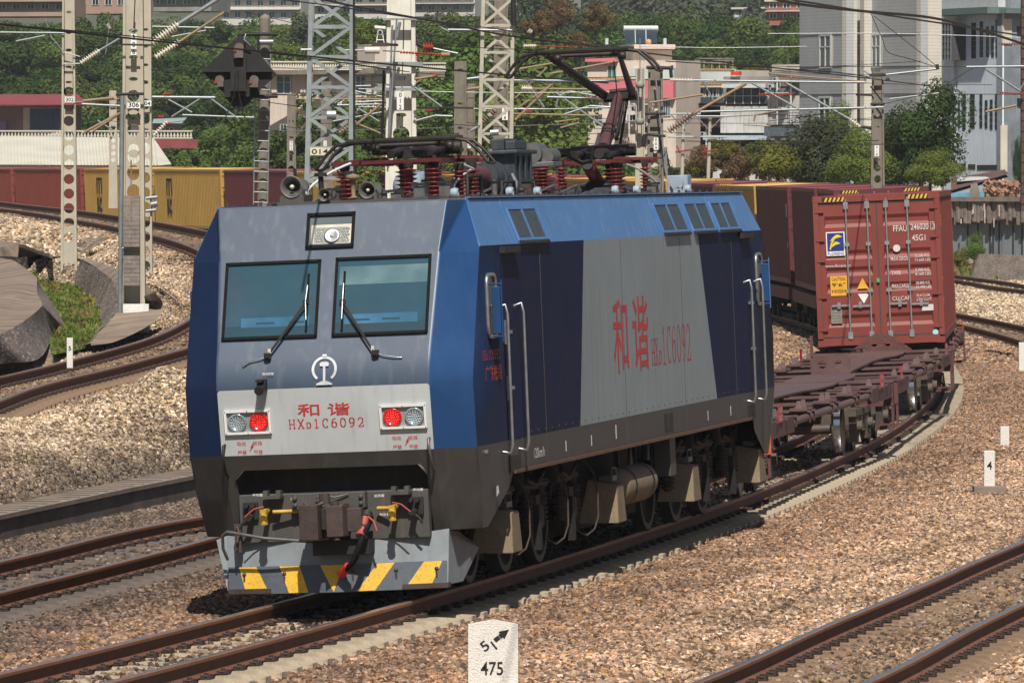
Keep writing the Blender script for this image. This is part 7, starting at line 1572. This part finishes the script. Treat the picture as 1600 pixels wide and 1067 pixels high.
window(W,1087,138,1100,152,B,mat('glass_blue_a',(.08,.17,.22),.3),bars=1); window(W,1102,138,1121,152,B,M_GLB,bars=2); window(W,1123,138,1136,152,B,bpy.data.materials['glass_blue_a'],bars=1)
a=MB(); p=[W.pt(1064,153,.1),W.pt(1140,153,.1),W.pt(1134,162,1.6),W.pt(1068,162,1.6)]; a.add(p,[(3,2,1,0)]); a.add([q-Vector((0,0,.1)) for q in p],[(0,1,2,3)]); part('black_awning',a,M_AWN,B)
a=MB(); slab(a,W,1066,162,1128,167,1.0,1.2); slab(a,W,1068,167,1128,180,.2,.3,1); part('balcony',a,[M_CREAM,M_AWN],B)
a=MB(); slab(a,W,1040,184,1132,198,.9,.3); part('maroon_awning',a,mat('awning_maroon',(.12,.05,.05),.7,var=.2),B)
a=MB(); slab(a,W,1040,200,1134,252,.1,.2); part('shop_opening',a,M_AWN,B); a=MB(); slab(a,W,1046,238,1080,262,.5,.2); part('lattice_parapet',a,M_MINT,B)
for x0 in range(1048,1080,5): a=MB(); slab(a,W,x0,256,x0+2.6,261,.53,.05) ; part('opening',a,M_GLD,B)
a=MB()
for x in (1090,1100,1112,1124,1134,1145): a.tube([W.pt(x,110,-1),W.pt(x,95,-1)],.04,5)
for y in (92,95,99): a.tube([W.pt(1086,y,-1),W.pt(1147,y,-1)],.03,5)
a.tube([W.pt(1086,92,-1),W.pt(1088,110,-1)],.04,5); part('roof_trellis',a,M_GRC,B)
B=bld('dirty_white_house','terrace house with stained white wall and dark glazed balcony'); W=Wall(1128,388,1208,387)
boxwall(W,1130,120,1208,262,M_GRC,B); a=MB(); slab(a,W,1130,166,1205,208,.5,.6); part('stained_wall',a,M_DIRTY,B); tile_edge(W,1130,1205,165,B,2.5)
a=MB(); slab(a,W,1140,139,1206,163,.6,.2); GL_=part('glazed_balcony',a,mat('balcony_glass',(.05,.06,.07),.35,var=.5,scale=3),B); a=MB()
for x in range(1140,1207,13): slab(a,W,x,139,x+.8,163,.65,.05)
slab(a,W,1138,132,1206,138,1.2,1.3); slab(a,W,1140,150,1206,151,.66,.05); part('balcony_frame',a,M_WFR,GL_)
a=MB(); slab(a,W,1112,212,1242,219,1.6,1.7); part('long_white_awning',a,mat('awning_white_blue',(.42,.5,.56),.6,var=.2,scale=2),B); a=MB(); slab(a,W,1112,219,1242,252,.2,.3); part('dark_opening',a,M_AWN,B)
a=MB(); slab(a,W,1144,112,1158,118,.3,.4); part('red_roof_tank',a,M_BRED,B)
B=bld('cream_roof_house','low cream house with tank frame and striped balcony next to the tiled building'); W=Wall(1200,384,1262,382)
boxwall(W,1204,112,1262,262,M_GRC,B); a=MB(); slab(a,W,1150,100,1262,119,-3,.4); part('roof_slab',a,M_CREAM,B); a=MB(); slab(a,W,1207,150,1258,195,.4,.5); part('front_wall',a,M_DIRTY,B); tile_edge(W,1204,1250,195,B,2.5)
a=MB(); slab(a,W,1207,198,1260,213,.7,.3); part('balcony_panel',a,mat('panel_blue_grey',(.12,.15,.18),.4,var=.4,scale=4),B); window(W,1208,122,1218,142,B,M_GLB,bars=1); a=MB()
for x in (1212,1235): 
    for dd in (.5,1.5): a.tube([W.pt(x,126,dd),W.pt(x,110,dd)],.04,5)
for y in (110,118,126): a.tube([W.pt(1212,y,.5),W.pt(1235,y,.5),W.pt(1235,y,1.5),W.pt(1212,y,1.5),W.pt(1212,y,.5)],.03,5)
part('tank_frame',a,M_GRC,B)
B=bld('grey_parapet_wall','long grey white parapet wall low behind the containers','wall'); W=Wall(1100,350,1250,349); boxwall(W,1105,252,1262,300,M_DIRTY,B,th=.3); a=MB(); slab(a,W,1105,250,1262,253,.1,.5); part('coping',a,M_PORC,B)
# small windows, coolers, pipes and awnings scattered over the terrace walls
r=random.Random(31)
def clutter(house,W,x0,x1,y0,y1,n):
    for i in range(n):
        x=r.uniform(x0,x1-14); y=r.uniform(y0,y1-10); k=i%5
        if k in (0,1): window(W,x,y,x+r.uniform(7,12),y+r.uniform(8,13),house,M_GLB if k else M_GLD,bars=1,out=.5)
        elif k==2: a=MB(); slab(a,W,x,y,x+6,y+5,.9,.5,0); slab(a,W,x+1,y+1,x+4.5,y+4,.92,.04,1); part('air_conditioner',a,[M_WFR,M_GLD],house)
        elif k==3: a=MB(); slab(a,W,x,y,x+r.uniform(16,34),y+1.6,1.1,1.0); part('awning',a,r.choice((M_WFR,M_AWN,M_ORT,M_MINT)),house)
        else: a=MB(); a.tube([W.pt(x,y0,.6),W.pt(x,y1,.6)],.06,5); part('pipe',a,M_WFR,house)
_W1=Wall(915,392,1056,390); _W2=Wall(1054,396,1150,394); _W3=Wall(1128,388,1208,387); _W4=Wall(1200,384,1262,382); _W0=Wall(415,352,590,350)
_h={o.name:o for o in bpy.data.objects}
clutter(_h['pink_terrace_house'],_W1,922,1052,156,215,16); clutter(_h['mint_terrace_house'],_W2,1058,1140,198,240,12); clutter(_h['dirty_white_house'],_W3,1132,1200,219,250,9); clutter(_h['cream_roof_house'],_W4,1205,1255,120,195,10); clutter(_h['pink_house'],_W0,420,585,150,215,14)
# houses and blocks on the hill along the top edge
def block(lab,x0,y0,x1,y1,d,m,rows,cols,gm=None,grp='flats on the hill along the top edge',name='hill_building',roof=None):
    B=bld(name,lab,grp=grp); W=Wall(x0,d,x1,d-1.5); a=MB(); slab(a,W,x0,y0,x1,y1+6,0,7); part('wall',a,m,B)
    for r_ in range(rows):
        for c in range(cols):
            xa=x0+(x1-x0)*(c+.2)/cols; xb=x0+(x1-x0)*(c+.75)/cols; ya=y0+(y1-y0)*(r_+.22)/rows; yb=y0+(y1-y0)*(r_+.72)/rows; window(W,xa,ya,xb,yb,B,gm or M_GLB,bars=1,out=.03)
    a=MB(); slab(a,W,x0-2,y0-2,x1+2,y0+1,.4,7.8); 
    for r_ in range(1,rows): y=y0+(y1-y0)*r_/rows; slab(a,W,x0,y-.7,x1,y+.7,.7,.8)
    part('slab_edges',a,roof or M_PORC,B); return B
M_TANW=mat('wall_orange_cream',(.36,.24,.18),.85,var=.2,scale=.3); M_LTW=mat('wall_pale',(.52,.49,.45),.85,var=.15,scale=.3,streak=.3)
block('orange cream house at the top left corner with dark eaves',-30,-14,105,20,640,M_TANW,2,6,M_GLD,roof=M_GRC)
block('orange cream house between masts 302 and 306 at the top',120,-10,200,16,655,M_TANW,1,4,M_GLD,roof=M_GRC)
block('dark fronted house just right of mast 306 at the top',232,-20,330,12,690,M_GRC,2,4)
block('pale block of flats above the signal',345,-22,470,34,740,M_LTW,3,7,bpy.data.materials['glass_blue_a'])
block('pale block of flats left of mast 012 at the top',492,-22,612,24,760,M_LTW,3,6)
block('pale block of flats just right of mast 012 at the top',646,-22,742,20,770,M_LTW,3,5,bpy.data.materials['glass_blue_a'])
block('blue and white flats behind the cream lattice mast',806,-20,884,20,800,M_LTW,3,4,bpy.data.materials['glass_blue_a'])
block('small grey house with many windows high on the wooded slope',1146,14,1200,33,760,M_GRC,1,5,M_WFR)
block('brick and grey house left of the tiled building high on the slope',1198,2,1262,34,750,mat('wall_brick_orange',(.33,.13,.08),.9,var=.3,scale=1),2,3,M_GLD)
# ------------------------------------------------------------------ right hand retaining walls, rubble, ivy
M_RUB2=mat('rubble_stone',(.19,.15,.125),.95,var=.5,scale=3,bump=.8,bscale=9,grime=(.36,.32,.28)); M_FEN=mat('slab_fence',(.19,.21,.23),.85,var=.25,scale=.7,streak=.8,scol=(.08,.08,.08))
W=Wall(1484,324,1625,320); B=bld('slab_wall','old wall of vertical grey slabs below a rubble band, right of the container','wall'); a=MB(); slab(a,W,1480,342,1625,402,0,.4); part('slabs',a,M_FEN,B); a=MB()
for x in (1512,1528,1547,1552,1561,1583,1597): slab(a,W,x,340,x+1.2,398,.06,.08)
part('slab_joints',a,M_AWN,B); a=MB(); 
r=random.Random(9); n=26
for i in range(n): x0=1482+i*5.4; slab(a,W,x0,314,x0+5.4,346+r.uniform(-5,8),.35+r.uniform(0,.2),.5)
part('rubble_band',a,M_RUB2,B,bevel=.05); a=MB(); slab(a,W,1480,308,1625,315,.6,1.0); part('coping',a,M_MASTD,B); a=MB()
for i in range(12): x=1483+r.uniform(0,118); y=r.uniform(318,342); slab(a,W,x,y,x+r.uniform(.6,1.6),y+r.uniform(6,20),.62,.03)
part('lime_streaks',a,M_PORC,B)
W=Wall(1512,300,1625,297); B=bld('rubble_wall','low dark rubble stone wall above the far track at the right','wall'); a=MB(); A=[W.pt(1514,440),W.pt(1625,446),W.pt(1625,400),W.pt(1530,397)]; f=Vector((0,-.6,0)); a.hexa([A[0]+f,A[1]+f,A[1]-f,A[0]-f,A[3]+f*.2,A[2]+f*.2,A[2]-f,A[3]-f]); part('rubble',a,M_RUB2,B)
B=bld('scrap_roof','rusty sloping sheet roof with blue tarpaulin in front of the white building','roof'); a=MB(); p=[at(1486,298,334),at(1576,272,336),at(1570,265,342),at(1486,279,342)]; a.add(p,[(0,1,2,3)]); a.add([q-Vector((0,0,.15)) for q in p],[(3,2,1,0)]); part('rusty_sheet',a,mat('rusty_sheet',(.12,.06,.05),.8,var=.35,scale=1.5,streak=.5),B)
a=MB(); a.hexa([at(1488,308,333),at(1538,308,333),at(1536,308,336),at(1488,308,336),at(1486,302,333),at(1538,301,333),at(1535,300,336),at(1488,302,336)]); part('blue_tarpaulin',a,mat('tarpaulin_blue',(.10,.32,.5),.6,var=.3,scale=3),B)
a=MB(); a.hexa([at(1514,308,332.5),at(1532,308,332.5),at(1532,308,334),at(1514,308,334),at(1517,288,332.5),at(1527,286,332.5),at(1527,286,334),at(1517,288,334)]); part('dark_post',a,M_MASTD,B); a=MB(); a.hexa([at(1495,284,337),at(1566,279,337),at(1560,275,343),at(1497,278,343),at(1495,281,337),at(1566,277,337),at(1560,272,343),at(1497,276,343)]); part('white_sheet',a,M_WFR,B)
a=MB(); 
for i in range(260): p=at(r.uniform(1538,1592),r.uniform(284,308),r.uniform(333,338)); s_=r.uniform(.06,.2); a.box(p,(s_*1.3,s_,s_*.8),rot=(r.uniform(-1,1),r.uniform(-1,1),r.uniform(0,3)))
tag(part('rubble_heap',a,mat('rubble_brick',(.32,.18,.12),.9,var=.4,scale=3)),'heap of broken brick beside the rusty sloping roof','rubble',kind='stuff')
# ------------------------------------------------------------------ hills
hm=bpy.data.meshes.new('hills'); vs=[];fs=[]; prof=[(436,.0),(460,2.0),(520,6.5),(600,12),(640,14.5),(700,14.5),(900,19),(1100,28),(1400,44),(1900,66),(2300,70)]
nx=60
for j,(d,z) in enumerate(prof):
    for i in range(nx):
        x=(i/(nx-1)-.5)*d*.30; u=i/(nx-1); zz=z if j>0 else -1.5
        
        vs.append((x,d+8*math.sin(u*7),zz))
for j in range(len(prof)-1):
    for i in range(nx-1): a=j*nx+i; fs.append((a,a+1,a+nx+1,a+nx))
hm.from_pydata(vs,[],fs); hm.polygons.foreach_set('use_smooth',[True]*len(fs)); hm.materials.append(mat('hill_earth',(.085,.09,.05),.95,var=.5,scale=.02,stretch=(1,1,1))); tag(link(bpy.data.objects.new('hills',hm)),kind='structure')
def hillz(x,y):
    for j in range(len(prof)-1):
        d0,z0=prof[j];d1,z1=prof[j+1]
        if y<=d1: t=max(0,(y-d0)/(d1-d0)); return z0+(z1-z0)*t if y>436 else tz(x,y)
    return prof[-1][1]
# ------------------------------------------------------------------ trees
M_BARK=mat('bark',(.09,.07,.05),.9,var=.3,scale=4)
LM={'dark':lmat('leaf_dark',(.062,.098,.030)),'mid':lmat('leaf_mid',(.105,.155,.042)),'bright':lmat('leaf_bright',(.145,.205,.05)),'yel':lmat('leaf_yellow',(.16,.17,.04)),'dry':lmat('leaf_dry',(.17,.12,.06)),'far':lmat('leaf_far_haze',(.10,.11,.075)),'olive':lmat('leaf_olive',(.075,.095,.05))}  # far leaves carry the distance haze as a grey tint
def crown_mesh(key,mk,seed,n,leaf,lobes=9,flat=1.,open_=.0):
    r=random.Random(seed); L=[]
    for i in range(lobes):
        a=r.uniform(0,6.28); e=r.uniform(-1.15,1.2); q=r.uniform(.3,.78); L.append((Vector((math.cos(a)*math.cos(e)*q,math.sin(a)*math.cos(e)*q,math.sin(e)*q*flat)),r.uniform(.2,.44)))
    vs=[];fs=[]; b=0
    for k in range(n):
        c,rr=r.choice(L); d=Vector((r.gauss(0,1),r.gauss(0,1),r.gauss(0,1)))
        if d.length<.01: continue
        d.normalize(); p=c+d*rr*(r.uniform(.45,1.08) if r.random()>.75 else r.uniform(.86,1.06)); nrm=(d+Vector((r.uniform(-.8,.8),r.uniform(-.8,.8),r.uniform(-.3,.9)))).normalized(); t=nrm.orthogonal().normalized(); t=(Matrix.Rotation(r.uniform(0,6.28),3,nrm)@t); s=nrm.cross(t); l=leaf*r.uniform(.6,1.5)
        vs+=[tuple(p-t*l*.5),tuple(p+s*l*.32),tuple(p+t*l*.6),tuple(p-s*l*.32)]; fs.append((b,b+1,b+2,b+3)); b+=4
    me=bpy.data.meshes.new('crown'); me.from_pydata(vs,[],fs); me.materials.append(LM[mk]); return me
CR={}
for mk in LM:
    for v in range(3 if mk not in ('far','dry') else 2): CR[(mk,v)]=crown_mesh(mk,mk,hash(mk)%97*0+len(CR)*7+3,5200 if mk not in ('far',) else 2600,.085 if mk!='far' else .13,lobes=17)
NC={k:crown_mesh(k,k,60+i,16000,.05,lobes=24) for i,k in enumerate(('dark','olive','bright'))}
tb=MB(); tb.tube([(0,0,-1.35),(.03,.02,-.9),(0,.05,-.2),(.06,0,.4)],.06,8,rad=[.085,.065,.045,.02])
for i in range(6): a_=i*1.05; tb.tube([(.0,.03,-.8+i*.15),(.25*math.cos(a_),.25*math.sin(a_),-.35+i*.17),(.5*math.cos(a_),.5*math.sin(a_),.0+i*.12)],.02,5,rad=[.035,.022,.01])
TRM=tb.mesh('trunk'); TRM.materials.append(M_BARK)
def tree(name,lab,px,pyc,d,rx,rz,mk,seed,grp,mesh=None):
    k=d/FPX; c=at(px,pyc,d); r=random.Random(seed); T=thing(name,lab,'tree',c,(0,0,r.uniform(0,6.28)),grp); rx*=1.12; rz*=1.12
    o=link(bpy.data.objects.new('crown',mesh or CR[(mk,seed%(2 if mk in('far','dry') else 3))]),T); o.scale=(rx*k*1.1,rx*k*1.1,rz*k*1.15); t=link(bpy.data.objects.new('trunk',TRM),T); t.scale=(rx*k*.8,rx*k*.8,rz*k*1.15); return T
rt=random.Random(21); cnt=[0]
def slope(x0,x1,d0,d1,rows,kinds,grp,lab,rad,pitch,name='hillside_tree',base=None):
    for j in range(rows):
        d=d0+(d1-d0)*j/max(1,rows-1); k=d/FPX; x=x0+rt.uniform(-20,20)
        while x<x1:
            dd=d+rt.uniform(-9,9); z=hillz(0,dd) if base is None else base; r_=rad*rt.uniform(.75,1.25); p=Vector(((x-800)/FPX*dd,dd,z+r_*.75)); cnt[0]+=1; mk=rt.choice(kinds); T=thing(name,lab,'tree',p,(0,0,rt.uniform(0,6.28)),grp)
            o=link(bpy.data.objects.new('crown',CR[(mk,cnt[0]%(2 if mk in('far','dry') else 3))]),T); o.scale=(r_*1.15,r_*1.15,r_*rt.uniform(.9,1.25)); t=link(bpy.data.objects.new('trunk',TRM),T); t.scale=(r_*.8,r_*.8,r_*.9)
            x+=pitch*r_/k*rt.uniform(.8,1.2)
slope(-170,380,452,655,8,['dark','dark','mid'],'dense dark green trees on the slope at left','dark green tree in the dense wood behind the left masts',2.3,1.25)
slope(380,830,452,655,8,['mid','mid','dark','bright','olive'],'green trees on the slope behind the locomotive roof','green tree in the wood behind the locomotive roof gear',2.5,1.3)
slope(830,1270,452,655,8,['mid','dark','olive','mid'],'green trees on the slope above the terrace houses','green tree on the slope above the terrace houses',2.5,1.3)
slope(590,760,308,335,3,['bright','mid','dark','bright'],'low green trees behind the folded pantograph','low green tree just behind the folded pantograph',2.2,1.1,'broadleaf_tree',2.3)
slope(430,600,344,347,2,['bright','mid','dark'],'trees in front of the pale pink house','green tree in front of the pale pink house',2.2,1.0,'broadleaf_tree',3.6)
slope(620,1000,330,345,2,['bright','bright','mid'],'bright green trees behind the pantographs','bright green tree right behind the raised pantograph',2.3,1.1,'broadleaf_tree',1.6)
slope(620,885,355,380,2,['bright','mid','mid'],'bright green trees behind the pantographs','bright green tree right behind the raised pantograph',2.5,1.1,'broadleaf_tree',4.4)
slope(640,870,380,430,3,['bright','mid','mid'],'taller green trees between mast 012 and the pantograph','taller green tree between mast 012 and the raised pantograph',3.0,1.1,'broadleaf_tree',6.5)
slope(540,1270,760,1350,8,['far','far','olive'],'hazy grey green bushes on the far hill','grey green bush on the far hill along the top edge',4.2,1.5,'distant_tree')  # trees, most with haze put into their grey leaf colour
for px,py,rr,mk,lab in ((335,228,36,'bright','rounded light green tree at the right end of the pale shed'),(390,205,38,'mid','green tree directly left of the signal post'),(300,262,28,'bright','low light green bush left of the locomotive roof'),(420,262,30,'mid','green bush behind the round signal post'),(455,215,26,'bright','light green tree left of the grey lattice mast'),(600,105,32,'bright','bright green tree left of the top of mast 012'),(568,60,28,'bright','bright yellow green tree behind the grey lattice mast'),(690,90,36,'dark','dark green tree between mast 012 and the old stained mast')):
    cnt[0]+=1; tree('broadleaf_tree',lab,px,py,402+cnt[0]%5*4 if py>150 else 440,rr,rr*.9,mk,cnt[0],None)
for px,py,rx,rz,mk,lab,d in ((1272,238,68,56,'olive','olive green bushy tree in front of the tiled building',292),(1335,252,52,38,'bright','lower green bush right of the olive tree in front of the tiled building',288),(1218,256,36,34,'yel','yellowish bush at the left of the olive green tree',290),(1437,216,70,74,'dark','large dark tree between the tiled building and the white one',290),(1452,264,46,24,'mid','green shrub at the foot of the large dark tree',285)):
    cnt[0]+=1; tree('garden_tree',lab,px,py,d,rx,rz,mk,cnt[0],None,NC['dark' if mk=='dark' else ('olive' if mk in('olive','yel') else 'bright')] if mk!='yel' else None)
for px,py,rx,rz,mk,lab in ((1305,205,36,34,'bright','yellow green upper crown of the bushes before the tiled building'),(1250,262,40,28,'bright','leafy shrub at the left foot of the olive green tree'),(1375,268,34,22,'bright','small green shrub behind mast 010'),(1405,258,40,34,'olive','olive shrub joining the large dark tree on its left')):
    cnt[0]+=1; tree('garden_tree',lab,px,py,294,rx,rz,mk,cnt[0],None,NC['olive' if mk=='olive' else 'bright'])
for i,(px,py) in enumerate(((1102,250),(1130,240),(1155,252),(1182,245),(1200,258),(1088,266),(1145,266))):
    cnt[0]+=1; tree('dry_shrub','dry brownish yellow shrub in front of the terrace houses',px,py,335,27,20,'dry' if i%2==0 else 'yel',cnt[0],'dry shrubs in front of the terrace houses')
for i,(px,py) in enumerate(((845,40),(905,75),(760,50),(930,30),(870,22))):
    cnt[0]+=1; tree('autumn_tree','brown and orange thinly leaved tree above the raised collector head',px,py,430+i*9,26,22,'dry',cnt[0],'thin brown trees above the raised collector head')
tree('ivy_bush','dark green ivy hanging at the foot of the white building corner',1592,255,335,10,34,'dark',4,None,NC['dark']); tree('weed_bush','bright green weed bush below the old slab wall',1522,388,318,17,18,'bright',5,None,NC['bright']); tree('weed_bush','dry weeds beside the container below the slab wall',1500,405,312,13,14,'yel',6,None)
leafblades('weeds',[gnd(1490,425,0),gnd(1560,432,0),gnd(1540,418,.1),gnd(1488,415,.1)],500,.25,.05,[GR1,GR3],'dry weeds at the foot of the low rubble wall','weeds',zoff=.0)

# ------------------------------------------------------------------ air
hb=MB(); hb.b2((-1300,-25,-3),(1300,2420,95)); hz=part('haze',hb,bpy.data.materials.new('haze')); hz['kind']='stuff'; hz['label']='thin summer haze over the valley'
hm_=bpy.data.materials['haze']; hm_.use_nodes=True; N=hm_.node_tree.nodes; N.remove(N['Principled BSDF']); v=N.new('ShaderNodeVolumePrincipled'); v.inputs['Color'].default_value=(.85,.9,.95,1); v.inputs['Density'].default_value=.0001; hm_.node_tree.links.new(v.outputs[0],N['Material Output'].inputs['Volume'])
